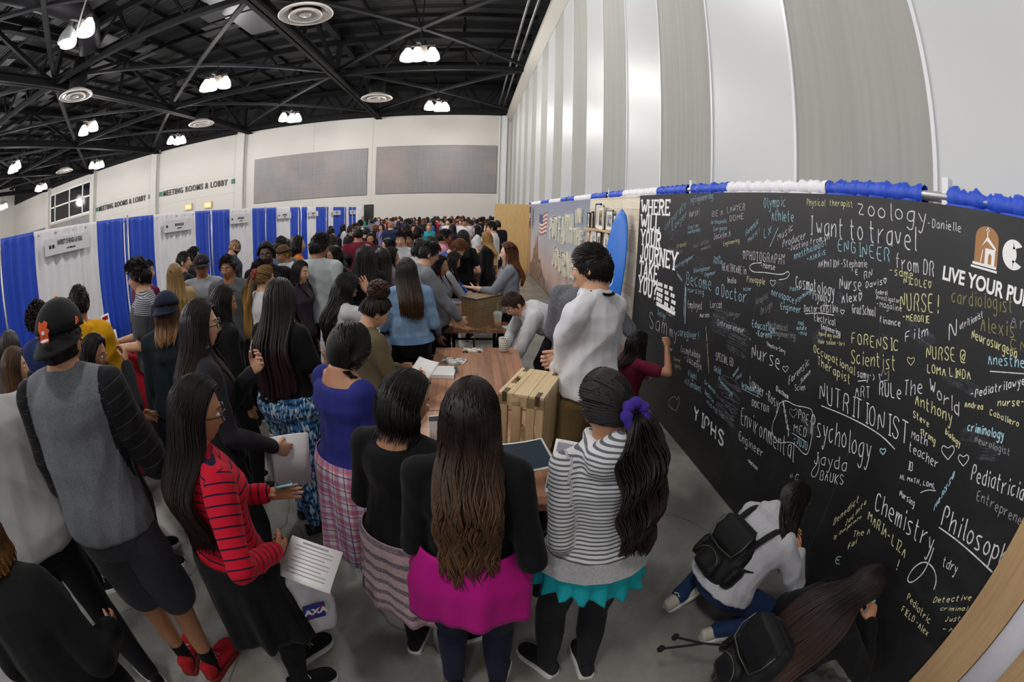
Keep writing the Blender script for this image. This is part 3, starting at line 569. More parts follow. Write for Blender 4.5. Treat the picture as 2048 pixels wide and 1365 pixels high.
W('Become', 1374, 570, 1426, 583, 26, 'b', .008); W('a Doctor', 1432, 590, 1496, 608, 24, 'b', .009); W('DRHS', 1368, 634, 1371, 570, 14, 'b', .008); doodle([(1370, 648), (1372, 575)], 'b', .016); W('Employed', 1376, 616, 1405, 620, 15, 'w', .006); W('Lorcat', 1421, 616, 1446, 618, 14, 'w', .006); W('Lawyer', 1454, 632, 1482, 636, 12, 'g', .006); W('Nurses', 1400, 636, 1420, 634, 9); W('Entrepreneur', 1436, 650, 1490, 668, 11, 'w', .006)
W('HEALTHCARE in', 1445, 541, 1494, 550, 15, 'w', .006); W('India', 1455, 566, 1474, 567, 11); W('Pineapple', 1494, 564, 1532, 569, 12, 'y', .006); W('<PHOTOGRAPHY', 1486, 519, 1574, 530, 18, 'w', .007); W('-Monse', 1522, 537, 1552, 540, 12); heart(1546, 566, 7); doodle([(1524, 526), (1504, 527), (1498, 536), (1506, 545), (1530, 545), (1565, 551), (1576, 542), (1580, 548), (1574, 558), (1558, 560)], 'w', .009)
W('Music', 1556, 482, 1588, 460, 14, 'w', .006); W('Producer', 1566, 496, 1614, 476, 15, 'w', .006); W('-Justina from DR', 1576, 503, 1662, 478, 11, 'w', .006); W('Anesthiologist', 1588, 520, 1656, 489, 14, 'b', .006); W('-Alexis', 1614, 524, 1654, 508, 11, 'b', .006); W('Olympic', 1528, 416, 1574, 413, 20, 'b', .007); W('Athlete', 1544, 441, 1590, 443, 20, 'b', .008); W('Physical', 1614, 411, 1652, 413, 13, 'y', .006); W('therapist', 1660, 411, 1708, 415, 12, 'y', .006)
doodle([(1557, 455), (1540, 494)], 'b', .008); W('Lx', 1528, 478, 1546, 464, 20, 'b', .007); W('Forensic', 1492, 472, 1518, 446, 12, 'b', .006); W('Music!', 1496, 486, 1520, 464, 10, 'b', .005)
W('LAWYER', 1455, 426, 1492, 420, 13, 'w', .006); W('BE A', 1425, 434, 1449, 429, 11, 'w', .006); W('DOME', 1460, 443, 1490, 438, 11, 'w', .006); W('Orthopedic', 1423, 449, 1456, 446, 8, 'b', .005); W('Surgeon', 1427, 462, 1456, 460, 8, 'b', .005); W('Jocelin.A', 1428, 480, 1463, 472, 12, 'w', .006); W('Ag Engineering', 1382, 406, 1427, 397, 12, 'b', .006); W('Nurse!', 1379, 436, 1400, 428, 13, 'w', .006); W('corporate', 1330, 462, 1374, 412, 16, 'b', .006); W('Lawyer', 1345, 462, 1376, 432, 15, 'b', .006)
W('Engineering', 1447, 492, 1480, 484, 8, 'y', .005); W('travel', 1354, 497, 1373, 492, 9, 'y', .006); W('Pediatrician', 1337, 502, 1366, 508, 9, 'g', .005); W('Sam', 1300, 654, 1338, 674, 32, 'w', .008); W('my', 1340, 672, 1356, 682, 22, 'w', .007); W('caregiver!', 1356, 672, 1398, 680, 16, 'b', .007); W('Cosmetology', 1362, 704, 1402, 720, 14, 'w', .006); W('-Jocelyn', 1370, 722, 1405, 742, 14, 'w', .006); W('SPECIAL ED', 1432, 720, 1468, 734, 16, 'w', .006); W('child', 1428, 742, 1443, 751, 14, 'b', .006); W('Neuroscience', 1412, 660, 1418, 750, 10, 'y', .006); W('Criminal', 1410, 768, 1432, 790, 9, 'b', .006); W('Justice', 1410, 788, 1428, 808, 10, 'b', .006); W('Pseudonym', 1438, 762, 1466, 795, 10, 'b', .006)
W('Flight', 1377, 752, 1395, 762, 12, 'b', .006); W('Attendant', 1370, 768, 1404, 786, 13, 'b', .006); W('Orthodontist', 1484, 776, 1522, 790, 11, 'b', .006); doodle([(1484, 778), (1520, 796)], 'b', .005)
doodle([(1352, 822), (1335, 812), (1340, 798), (1350, 792), (1354, 802), (1358, 790), (1360, 806), (1352, 822)], 'w', .006); W('YIPHS', 1388, 838, 1452, 900, 26, 'w', .032, .1); W('w', 1500, 680, 1502, 681, 4)
rest = MB()
for (s, x0, y0, x1, y1, h, c) in (('Start my', 1376, 460, 1398, 453, 7, 'b'), ('own Business', 1376, 468, 1402, 462, 7, 'b'), ('most wanted', 1388, 496, 1418, 486, 8, 'g'), ('members', 1402, 502, 1422, 495, 7, 'g'), ('photographer', 1350, 538, 1388, 516, 8, 'b'), ('Bioengineer', 1388, 546, 1422, 540, 9, 'b'), ('Engineer', 1410, 554, 1432, 548, 8, 'b'), ('Youth', 1428, 520, 1442, 518, 7, 'b'), ('PASTOR', 1428, 528, 1446, 528, 7, 'b'), ('nursing', 1376, 584, 1410, 590, 10, 'b'), ('Actor', 1487, 582, 1504, 582, 8, 'b'), ('Graphic', 1513, 610, 1538, 596, 13, 'g'), ('Design', 1522, 630, 1546, 614, 14, 'g'), ('Teacher', 1354, 550, 1366, 566, 8, 'b'), ('Medical', 1466, 756, 1478, 740, 8, 'b'), ('Field', 1472, 762, 1484, 752, 8, 'b'), ('Manolis', 1414, 808, 1450, 840, 9, 'b'), ('FILM', 1334, 630, 1346, 634, 10, 'w'), ('Design', 1316, 630, 1332, 640, 12, 'b'), ('Athletic', 1330, 682, 1342, 690, 8, 'w'), ('Trainer', 1330, 696, 1346, 704, 8, 'w'), ('Forever', 1348, 722, 1362, 726, 9, 'y'), ('sports', 1350, 734, 1362, 740, 8, 'y')):
    m_ = write(s, x0, y0, x1, y1, h, c, .005, .3, False); rest.add(m_.arr(), m_.f, 'wbyg'.index(c))
obj('faint_chalk_writing', rest, [CH['w'], CH['b'], CH['y'], CH['g']], board, kind='stuff')
# printed heading in heavy slab capitals
SLAB = dict(W=([[(0, 9), (1.4, 3), (2.7, 8), (4, 3), (5.4, 9)]], 5.4), H=([[(.6, 3), (.6, 9)], [(3.8, 3), (3.8, 9)], [(.6, 6), (3.8, 6)]], 4.4), E=([[(.6, 3), (.6, 9)], [(.6, 8.6), (3.6, 8.6)], [(.6, 6), (3, 6)], [(.6, 3.4), (3.6, 3.4)], [(3.55, 9), (3.55, 7.6)], [(3.55, 3), (3.55, 4.4)]], 3.9), R=([[(.6, 3), (.6, 9)], [(.6, 8.6), (2.8, 8.6), (3.6, 7.8), (3.6, 6.9), (2.8, 6.1), (.6, 6.1)], [(2.2, 6.1), (3.7, 3)]], 4.2), I=([[(.8, 3), (.8, 9)]], 1.6), L=([[(.6, 3), (.6, 9)], [(.6, 3.4), (3.4, 3.4)], [(3.35, 3), (3.35, 4.6)]], 3.7), Y=([[(.2, 9), (2.2, 6), (4.2, 9)], [(2.2, 6.2), (2.2, 3)]], 4.4), O=([[(2.1, 8.7), (.9, 8.1), (.6, 6), (.9, 3.9), (2.1, 3.3), (3.3, 3.9), (3.6, 6), (3.3, 8.1), (2.1, 8.7)]], 4.2), U=([[(.6, 9), (.6, 4.6), (1.2, 3.5), (2.1, 3.3), (3, 3.5), (3.6, 4.6), (3.6, 9)]], 4.2), J=([[(2.6, 9), (2.6, 4.4), (2, 3.4), (1, 3.4), (.4, 4.6)]], 3.2), N=([[(.6, 3), (.6, 9), (3.8, 3), (3.8, 9)]], 4.4), T=([[(2, 3), (2, 9)], [(.1, 8.6), (3.9, 8.6)], [(.15, 9), (.15, 7.6)], [(3.85, 9), (3.85, 7.6)]], 4.), A=([[(.5, 3), (2.2, 9), (3.9, 3)], [(1.2, 4.9), (3.2, 4.9)]], 4.4), K=([[(.6, 3), (.6, 9)], [(3.7, 9), (.9, 5.6)], [(1.8, 6.6), (3.9, 3)]], 4.3), P=([[(.6, 3), (.6, 9)], [(.6, 8.6), (2.8, 8.6), (3.6, 7.8), (3.6, 6.8), (2.8, 5.9), (.6, 5.9)]], 4.), F=([[(.6, 3), (.6, 9)], [(.6, 8.6), (3.5, 8.6)], [(.6, 6), (2.9, 6)]], 3.7), V={})
SLAB['?'] = ([[(.4, 7.4), (.8, 8.5), (2, 8.7), (3, 8.1), (3, 7.2), (1.8, 6), (1.8, 4.8)], [(1.8, 3.9), (1.8, 3.05)]], 3.4)
def slab_word(mb, s, f, wd=1.05, serif=True, dep=None):
    """heavy capitals built from bars; f(u,v) with v 0..1 cap height, u in the same unit"""
    x = 0.
    tot = sum(SLAB[k][1]+.55 for k in s if k != ' ')
    for k in s:
        for st in SLAB[k][0]:
            thin = serif and len(st) == 2 and st[0][1] == st[1][1] or len(st) == 2 and abs(st[0][1]-st[1][1]) < 2
            w_ = wd*(.72 if thin else 1)
            P = [np.array(p, float) for p in st]
            if len(P) > 4: P = smooth2(P, 2)
            for a, b in zip(P[:-1], P[1:]):
                d = b-a; L = np.linalg.norm(d)
                if L < 1e-6: continue
                d /= L; n = np.array([-d[1], d[0]])*w_/2; e = d*(.12 if len(P) > 3 else 0)
                q = [a-e-n, a-e+n, b+e+n, b+e-n]; quad(mb, [((x+p[0]), (p[1]-3)/6) for p in q], f, dep)
            if serif and k in 'WHRIYUNAKFP':
                for p in (st[0], st[-1]):
                    if p[1] in (3, 9) and not thin:
                        yy = 3.3 if p[1] == 3 else 8.7; quad(mb, [(x+p[0]-.95, (yy-.3-3)/6), (x+p[0]+.95, (yy-.3-3)/6), (x+p[0]+.95, (yy+.3-3)/6), (x+p[0]-.95, (yy+.3-3)/6)], f, dep)
        x += SLAB[k][1]+.55
    return tot
def quad(mb, q, f, dep):
    _q[0] = (_q[0]+1) % 40; e = _q[0]*.03
    if dep is None: mb.add([f(u, v, e) for u, v in q], [(0, 1, 2, 3)])
    else: e = (_q[0] % 12)*.0006; mb.add([f(u, v, -e) for u, v in q]+[f(u, v, dep) for u, v in q], [(0, 1, 2, 3), (7, 6, 5, 4), (0, 4, 5, 1), (1, 5, 6, 2), (2, 6, 7, 3), (3, 7, 4, 0)])
zz = 2.335
for s, px0, pyb, px1, pyb1, ht in (('WHERE', 1283, 429, 1340, 431, 29), ('WILL', 1282, 458, 1319, 464, 29), ('YOUR', 1281, 490, 1321, 499, 32), ('JOURNEY', 1280, 519, 1353, 544, 32), ('TAKE', 1278, 552, 1315, 566, 33), ('YOU?', 1276, 583, 1313, 594, 34)):
    a, b = brd(px0, pyb), brd(px1, pyb1); h = abs(brd(px0, pyb-ht)[1]-a[1]); mb = MB(); tot = sum(SLAB[k][1]+.55 for k in s)-.55; d = (b-a)/tot
    d = np.array([d[0], 0.]); slab_word(mb, s, lambda u, v, w_: (XC-.0016-.0006*w_, a[0]+d[0]*u, a[1]+v*h), 1.08)
    obj('printed_heading', mb, CH['p'], board)
mb = MB()
for i, (x0, y0, x1, y1) in enumerate(((1316, 570, 1346, 580), (1315, 580, 1350, 595), (1314, 590, 1352, 609), (1313, 599, 1350, 622))):
    a, b = brd(x0, y0-4), brd(x1, y1-3); n = 9
    for k in range(n):
        if k in (3, 6) : continue
        p = a+(b-a)*(k/n); mb.bx(XC-.0016, XC-.0012, p[0], p[0]+(b-a)[0]/n*.85, p[1]-.028, p[1]+.012)
a, b = brd(1313, 606), brd(1350, 632); mb.bx(XC-.0016, XC-.0012, a[0], b[0], min(a[1], b[1])-.0, min(a[1], b[1])+.045)
obj('printed_instructions', mb, CH['p'], board)
# logo and motto
lg = MB(); c0 = brd(1966, 527); ww = brd(1944, 500)[0]-c0[0]
z0 = brd(1945, 522)[1]; z1 = brd(1978, 454)[1]; ya, yb = brd(1950, 500)[0], brd(1996, 510)[0]
fl = lambda u, v, w_: (XC-.002-.0006*w_, ya+(yb-ya)*u, z0+(z1-z0)*v)
arch = [(0, 0), (1, 0)]+[(.5+.5*math.cos(t), .68+.32*math.sin(t)) for t in np.linspace(0, math.pi, 14)]
lg.add([fl(u, v, 0) for u, v in arch], [tuple(range(len(arch)))], 1)
for poly in ([(-.12, -.16), (1.02, -.16), (1.02, -.10), (-.12, -.10)], [(-.06, -.07), (.98, -.07), (.98, -.0), (-.06, -.0)], [(.45, .0), (.88, 0), (.88, .42), (.45, .42)], [(.28, .45), (.52, .74), (.92, .45), (.90, .40), (.50, .62)], [(.50, .74), (.545, .74), (.545, .98), (.50, .98)], [(.44, .88), (.61, .88), (.61, .91), (.44, .91)], [(.26, .02), (.30, .02), (.36, .36), (.33, .36)]):
    lg.add([fl(u, v, 1) for u, v in poly], [tuple(range(len(poly)))], 0)
lg.add([fl(u, v, 2) for u, v in [(.6, 0.02), (.74, 0.02), (.74, .24), (.67, .31), (.6, .24)]], [(0, 1, 2, 3, 4)], 1)
obj('chapel_emblem', lg, [CH['p'], M('emblem_brown', 'a87848', .6)], board)
lt = MB(); a = brd(2003, 533); hh = brd(2003, 475)[1]-a[1]
def ring(cx, cz, rx, rz, t0, t1, w_):
    P = [(cx+rx*math.cos(t), cz+rz*math.sin(t)) for t in np.linspace(t0, t1, 26)]; Q = [(cx+(rx-w_(t))*math.cos(t), cz+(rz-.028)*math.sin(t)) for t in np.linspace(t0, t1, 26)]
    lt.add([(XC-.002, y, z) for y, z in P+Q], [(i, i+1, 27+i, 26+i) for i in range(25)])
k = hh
ring(a[0]-.55*k, a[1]+.5*k, -.55*k, .52*k, .7, 5.6, lambda t: -(.06+.20*k*max(0, abs(math.sin(t/2)))))
y0 = a[0]-1.25*k; lt.bx(XC-.0021, XC-.0019, y0-.24*k, y0, a[1]-.02, a[1]+1.55*k); lt.bx(XC-.0021, XC-.0019, y0, y0+.12*k, a[1]+1.48*k, a[1]+1.55*k)
ring(y0-.55*k, a[1]+.5*k, -.5*k, .52*k, -2.5, 2.5, lambda t: -.22*k)
obj('logo_letters', lt, CH['p'], board)
a, b = brd(1884, 558), brd(2005, 600); V, F = text_mesh('LIVE YOUR PURPOSE', 1., .028); hh = abs(brd(1884, 530)[1]-a[1])
iP = V[:, 0].max()*.53; s = (a[0]-b[0])/iP; z = a[1]-.0
obj('printed_motto', MB().add(np.stack([np.full(len(V), XC-.002), a[0]-V[:, 0]*s, z+V[:, 1]*hh/.72], 1), F), CH['p'], board)
# ---- return panel at the near end of the board, paper roll on its edge
mPly = wood('pale_plywood', 'a38460', 'b2956e', .5, axis=2)
pn = empty('end_panel', (1.99, .12, 0), **T('pale plywood end panel at the near end of the black chalkboard', 'panel'))
bevel(obj('sheet', MB().bx(-.035, .05, -.118, .128, .0, 2.44), mPly, pn), .004)
obj('canvas_strip', MB().loft([(-.02, -.215, z) for z in (.0, 1.2, 2.44)], [(.05, 0, 0)]*3, [(0, .095, 0)]*3), M('white_canvas', 'c9c8d2', .8, bump=.3, bscale=300), pn, smooth=True)
obj('rear_sheet', MB().bx(-.02, .05, -1.4, -.31, 0, 2.44), mPly, pn)
# ---- wood plank wall with frames
mPlank = wood('mixed_pine_planks', 'b0937a', 'd8c3ae', .6, plank=(.9, .14, 1, 1, 2), axis=1)
pw = obj('plank_wall', MB().bx(XC+.0, XC+.04, YB1+.005, 7.72, .015, 2.41), mPlank, **T('pale mixed pine plank wall between the chalkboard and the printed mural', 'plank wall'))
mSh = wood('shelf_pine', 'c79a66', 'ddb988', .5); mBlk = M('black_frame', '1a1918', .45); mWf = M('white_frame', 'e8e6e2', .5); mMat = M('frame_mat', 'e9e8e4', .7)
for z, lb in ((1.90, 'upper thin picture ledge on the pine plank wall'), (1.60, 'lower thin picture ledge on the pine plank wall')):
    obj('picture_ledge', MB().bx(XC-.10, XC, 5.95, 7.68, z-.02, z).bx(XC-.105, XC-.095, 5.95, 7.68, z-.02, z+.015), mSh, **T(lb, 'shelf'))
def photo_mat(i):
    t = NT('print_picture_%d' % i); n = t.noise(t.coord(), 9+i, 4); cs = [('20252c', 'b9c2c9'), ('6b4a2c', 'e2c58e'), ('8c8f92', 'e6e6e4'), ('2e3b4a', 'cfa56a'), ('5f6a70', 'd9d4c8')][i % 5]
    t.col(t.mix(t.ramp(n, [(.4, 0.), (.6, 1.)]), srgb(cs[0]), srgb(cs[1]))); t.set(Roughness=.3); return t.m
FR = [(7.60, .16, .27, 1.90, 'k', 'small black picture frame leftmost on the upper ledge'), (7.36, .12, .29, 1.90, 'k', 'narrow black picture frame second on the upper ledge'), (7.02, .30, .42, 1.90, 'k', 'tall black picture frame behind the white one on the upper ledge'), (6.76, .30, .38, 1.90, 'w', 'white framed print in the middle of the upper ledge'), (6.40, .34, .32, 1.90, 'g', 'picture with gold toned print on the upper ledge'), (6.10, .22, .26, 1.90, 'k', 'dark picture frame partly behind the surfboard on the upper ledge'),
      (7.58, .2, .25, 1.60, 'n', 'small pine framed print leftmost on the lower ledge'), (7.22, .34, .27, 1.60, 'w', 'large white matted grey photograph on the lower ledge'), (6.80, .24, .28, 1.60, 'k', 'black framed portrait on the lower ledge'), (6.50, .22, .27, 1.60, 'w', 'narrow white certificate on the lower ledge'), (6.15, .30, .27, 1.60, 'w', 'white framed colour print beside the surfboard on the lower ledge')]
for i, (y, w_, h, z, c, lb) in enumerate(FR):
    off = -.045 if i not in (3, 8) else -.075
    r = empty('framed_picture', (XC+off, y, z), **T(lb, 'framed picture', 'framed pictures on the ledges')); b = .022
    bevel(obj('frame', MB().bx(-.012, .012, -w_/2, w_/2, 0, b).bx(-.012, .012, -w_/2, w_/2, h-b, h).bx(-.012, .012, -w_/2, -w_/2+b, 0, h).bx(-.012, .012, w_/2-b, w_/2, 0, h), dict(k=mBlk, w=mWf, g=M('pewter_frame', '8d8a84', .4), n=mSh)[c], r), .002)
    obj('mat_board', MB().bx(-.004, .006, -w_/2+.01, w_/2-.01, .01, h-.01), mMat, r); obj('print', MB().bx(-.006, -.003, -w_/2+.065, w_/2-.065, .07, h-.07), photo_mat(i), r)
# ---- surfboard leaning on the plank wall
def surf():
    n = 30; mb = MB(); H = 2.22; ts = np.linspace(0, 1, n); C = []; A = []; B = []
    for t in ts:
        w_ = .25*max(0, 1-abs(2*t-1)**2.7)**.55+.006
        C.append((0, 0, H*t)); A.append((0, w_, 0)); B.append((.034*min(1, w_/.1)+.002, 0, 0))
    return mb.loft(C, A, B)
sb = empty('surfboard', (XC-.36, 5.56, .0), **T('royal blue surfboard with white emblem leaning against the pine planks', 'surfboard'))
mSurf = M('blue_foam_surfboard', '1f6fd0', .4, var=.04)
so = obj('deck', surf(), mSurf, sb, smooth=True); so.rotation_euler = (math.radians(1.0), math.radians(6.0), math.radians(17)); so.location = (0, 0, .02)
em = MB(); hexa = [(0, .13), (.075, .06), (.075, -.10), (0, -.17), (-.075, -.10), (-.075, .06)]
for a_, b_ in zip(hexa, hexa[1:]+hexa[:1]): em.bar((-.0365, a_[0], 1.35+a_[1]), (-.0365, b_[0], 1.35+b_[1]), .012, .002, up=(1, 0, 0))
em.bar((-.0365, .0, 1.23), (-.0365, .005, 1.37), .012, .002, up=(1, 0, 0))
for ang in (.3, .9, 1.6, 2.2, 2.8): em.bar((-.0365, .005, 1.37), (-.0365, .005+.05*math.cos(ang), 1.37+.05*math.sin(ang)), .01, .002, up=(1, 0, 0))
e_ = obj('emblem', em, M('white_emblem', 'e2e8ee', .5), so)
# ---- printed mural with raised letters
def mural_mat():
    t = NT('printed_beach_mural'); v = t.coord(); sep = t.n('SeparateXYZ'); t.l(v, sep.inputs[0]); n = t.noise(v, 1.4, 4)
    g = t.math('ADD', t.math('DIVIDE', sep.outputs[2], 2.41), t.math('MULTIPLY', t.math('SUBTRACT', n, .5), .2))
    t.col(t.ramp(g, [(0., srgb('8a7468')), (.14, srgb('c5a79a')), (.32, srgb('c9b2ad')), (.6, srgb('a4a6b0')), (1., srgb('858da0'))])); t.set(Roughness=.5); return t.m
mu = obj('mural_panel', MB().bx(XC, XC+.04, 7.725, 15.6, .015, 2.41), mural_mat(), **T('printed mural with dusky sky, rocks and striped flag beyond the pine planks', 'mural'))
rk = MB()
rock = [(12.0, 0), (15.5, 0), (15.5, .35), (14.9, .6), (14.75, .95), (14.5, 1.0), (14.3, 1.45), (14.15, 1.1), (13.9, 1.55), (13.75, .95), (13.5, .7), (13.2, .75), (12.9, .5), (12.5, .3), (12.2, .25)]
rk.add([(XC-.0015, y, z+.02) for y, z in rock], [tuple(range(len(rock)))])
t = NT('printed_rock'); n = t.noise(t.coord(scale=(1, 1, .5)), 9, 5); t.col(t.mix(t.ramp(n, [(.35, 0.), (.65, 1.)]), srgb('4a3a33'), srgb('a98a74'))); obj('printed_rocks', rk, t.m, mu)
fg = MB()
for k in range(11):
    zz = 2.12-k*.055
    for j in range(6):
        ya, yb = 13.7-j*.24, 13.7-(j+1)*.24; wv = lambda y: .05*math.sin(y*3.2)
        blue_ = k < 5 and j < 3
        fg.add([(XC-.0016, ya, zz+wv(ya)), (XC-.0016, yb, zz+wv(yb)), (XC-.0016, yb, zz-.055+wv(yb)), (XC-.0016, ya, zz-.055+wv(ya))], [(0, 1, 2, 3)], 2 if blue_ else k % 2)
obj('printed_flag', fg, [M('flag_red', '9a5a55', .6), M('flag_white', 'd8cfc8', .6), M('flag_blue', '4b4f6e', .6)], mu)
mLt = M('cream_dimensional_letters', 'e6e2cf', .5)
RL = empty('wall_letters', (XC-.05, 9.6, 1.4), **T('raised cream letters spelling a faith slogan on the printed mural', 'letters'))
def raised(s, ya, yb, z0, z1, wob, sk=0.):
    tot = sum(SLAB[k][1]+1.0 for k in s)-1.0; x = 0.
    for i, k in enumerate(s):
        mb = MB(); sc = (yb-ya)/tot; zo = wob[i % len(wob)]; q = 1+.0*i
        slab_word(mb, k, lambda u, v, w_: (-.0+w_, ya+(x+u)*sc-9.6, z0+zo+v*(z1-z0)-1.4+sk*(x+u)*sc), 0.60, False, .028)
        obj('raised_letter', mb, mLt, RL); x += SLAB[k][1]+1.0
raised('PUT', 11.55, 10.55, 1.46, 2.02, (0, .05, 0.02)); raised('FAITH', 10.35, 8.85, 1.48, 2.08, (0, -.03, .05, .04, .05)); raised('IN', 8.62, 8.2, 1.95, 2.22, (0, .02)); raised('THE', 8.75, 8.0, 1.52, 1.86, (0, .02, -.02)); raised('JOURNEY', 11.0, 8.1, .82, 1.32, (.02, 0, -.04, -.06, 0, .03, .0))
# ---- far plywood return wall and pennant
fp = empty('end_panel', (1.4, 16.3, 0), **T('tall pale plywood end wall beyond the mural, projecting towards the crowd', 'panel'))
bevel(obj('sheet', MB().bx(-.62, .62, -.03, .03, 0, 2.42), wood('birch_plywood', 'c9a56c', 'dcbc84', .5, axis=2), fp), .004)
obj('inner_sheet', MB().bx(.6, .63, -.7, -.03, 0, 2.42), mPly, fp)
pe = MB().prism([(0, 0), (-.26, 0), (-.26, -.55), (-.13, -.75), (0, -.55)], lambda u, v, w_: (1.93+w_-.02, 15.3+u, 2.33+v), .012)
pe_ = obj('pennant', pe, M('navy_pennant_cloth', '232a52', .8), **T('navy blue pennant hanging at the far end of the mural', 'pennant'))
obj('emblem', MB().bx(1.905, 1.9098, 15.08, 15.2, 1.95, 2.12).bx(1.905, 1.9098, 15.1, 15.18, 1.86, 1.9), mWf, pe_)
# ================================================================= people
def U(v): v = np.array(v, float); return v/(np.linalg.norm(v)+1e-12)
def sstep(a, b, x): t = np.clip((x-a)/(b-a), 0, 1); return t*t*(3-2*t)
def gs(x, s): return np.exp(-(x/s)**2)
def remesh(mb, vox, it=2, name='m'):
    me = mesh(name, mb.arr(), mb.f); o = bpy.data.objects.new('tmp', me); COL.objects.link(o)
    r = o.modifiers.new('r', 'REMESH'); r.mode = 'VOXEL'; r.voxel_size = vox
    if it: s = o.modifiers.new('s', 'SMOOTH'); s.factor = .5; s.iterations = it
    dg = bpy.context.evaluated_depsgraph_get(); m2 = bpy.data.meshes.new_from_object(o.evaluated_get(dg))
    bpy.data.objects.remove(o); bpy.data.meshes.remove(me)
    V = np.zeros(len(m2.vertices)*3, np.float32); m2.vertices.foreach_get('co', V); V = V.reshape(-1, 3).astype(float)
    n = len(m2.polygons); ls = np.zeros(len(m2.loops), np.int32); m2.loops.foreach_get('vertex_index', ls)
    tot = np.zeros(n, np.int32); m2.polygons.foreach_get('loop_total', tot)
    F = []; i = 0; L = ls.tolist()
    for t in tot.tolist(): F.append(tuple(L[i:i+t])); i += t
    bpy.data.meshes.remove(m2); return V, F
def normals(V, F):
    q = np.array([f if len(f) == 4 else (f+(f[-1],))[:4] for f in F]); n = np.cross(V[q[:, 2]]-V[q[:, 0]], V[q[:, 3]]-V[q[:, 1]])
    N = np.zeros_like(V)
    for k in range(4): np.add.at(N, q[:, k], n)
    return N/(np.linalg.norm(N, axis=1)[:, None]+1e-12)
def wrinkle(V, F, amp, rs, sc=1.):
    N = normals(V, F); d = np.zeros(len(V))
    for k in range(7):
        w_ = rs.normal(size=3)*np.array([14, 14, 10])*sc*(1+.35*k); p = rs.uniform(0, 6.28); w2 = rs.normal(size=3)*6
        d += (1-2*np.abs(np.sin(V @ w_*.5+1.2*np.sin(V @ w2)+p)))/(1+.45*k)
    return V+N*(amp*(d/3.2+.42))[:, None]
# ---- head
_hc = {}
def head_geo(fem, lvl):
    if (fem, lvl) in _hc: return _hc[fem, lvl]
    bm = bmesh.new(); bmesh.ops.create_icosphere(bm, subdivisions=lvl, radius=1)
    p = np.array([v.co for v in bm.verts]); F = [tuple(v.index for v in f.verts) for f in bm.faces]; bm.free()
    x, y, z = p.T; X = .075*x; Y = .096*y; Z = .114*z
    jaw = sstep(.1, -1., z); X = X*(1-(.36 if fem else .30)*jaw); Y = np.where(y < 0, Y*(1-.42*sstep(-.1, -.9, z)), Y*(1-.02*jaw))
    Y = np.where(y > .35, Y-.010*sstep(.35, 1, y)*gs(x, .8), Y); X *= 1-.08*sstep(.2, .9, y)*(z < .6)
    g = sstep(.3, .65, y); aX = np.abs(X)
    nz = np.interp(Z, [-.05, -.042, -.034, -.028, 0, .014, .03], [0, .004, .021, .022, .010, .005, 0.])
    Y = Y+g*nz*gs(X, .0085+.005*sstep(.0, -.03, Z))
    Y -= g*.011*gs(aX-.031, .015)*gs(Z-.006, .011); Y += g*.004*gs(Z-.027, .009)*(aX < .052)
    Y += g*.004*gs(aX-.043, .018)*gs(Z+.025, .02)
    Y += g*gs(X, .02)*(.006*gs(Z+.056, .0055)+.006*gs(Z+.0685, .0065)-.003*gs(Z+.062, .0025)); Y += g*.007*gs(X, .02)*gs(Z+.098, .015)
    V = np.stack([X, Y, Z], 1); mi = np.zeros(len(F), int); C = V[np.array(F)].mean(1); ca = np.abs(C[:, 0])
    lip = (C[:, 1] > .05) & (np.abs(C[:, 2]+.062) < .0095*(1-(ca/.027)**2).clip(0)) & (ca < .026); mi[lip] = 1
    V0 = V; V = [V]; F = list(F); mi = list(mi); c = len(V[0])
    if lvl > 3:
        for s in (-1, 1):
            P_ = []
            for q in np.linspace(0, 1, 6):
                bx_, bz_ = s*(.012+.036*q), .0245+.0055*math.sin(q*2.2)-.002*q; near = np.argmin((V0[:, 0]-bx_)**2+(V0[:, 2]-bz_)**2+(V0[:, 1] < .03)*9); P_.append((bx_, V0[near, 1]+.0006, bz_))
            tb_ = MB().tube(P_, np.array([.0018, .0026, .0026, .0023, .0018, .0008])*(.85 if fem else 1.2), K=6); V.append(tb_.arr()); F.extend([tuple(i+c for i in f) for f in tb_.f]); mi.extend([2]*len(tb_.f)); c += tb_.c
    def ball(cx, cy, cz, r, m, sc=(1, 1, 1), front=None):
        nonlocal c
        th = np.linspace(0, 2*math.pi, 11)[:-1]; ph = np.linspace(.05, math.pi-.05, 7)
        P = np.array([(math.sin(b)*math.cos(a), math.cos(b), math.sin(b)*math.sin(a)) for b in ph for a in th])
        V.append(P*r*np.array(sc)+np.array([cx, cy, cz])); q = [(c+i*10+j, c+i*10+(j+1) % 10, c+(i+1)*10+(j+1) % 10, c+(i+1)*10+j) for i in range(6) for j in range(10)]
        F.extend(q+[tuple(c+j for j in range(10))[::-1], tuple(c+60+j for j in range(10))]); mi.extend([m if front is None or i//10 > 1 else front for i in range(60)]+[front if front is not None else m, m]); c += 70
    if lvl > 3:
        for s in (-1, 1): (ball(s*.031, .0722, .006, .0132, 3, (1.15, 1, .44), None), ball(s*.031, .0832, .0062, .0062, 4, (.95, .62, .95)))
    for s in (-1, 1):
        ball(s*.075, -.006, -.004, .03, 0, (.28, .62, 1.05)); ball(s*.073, -.014, -.004, .022, 0, (.6, .5, .9))
    _hc[fem, lvl] = (np.concatenate(V), F, mi); return _hc[fem, lvl]
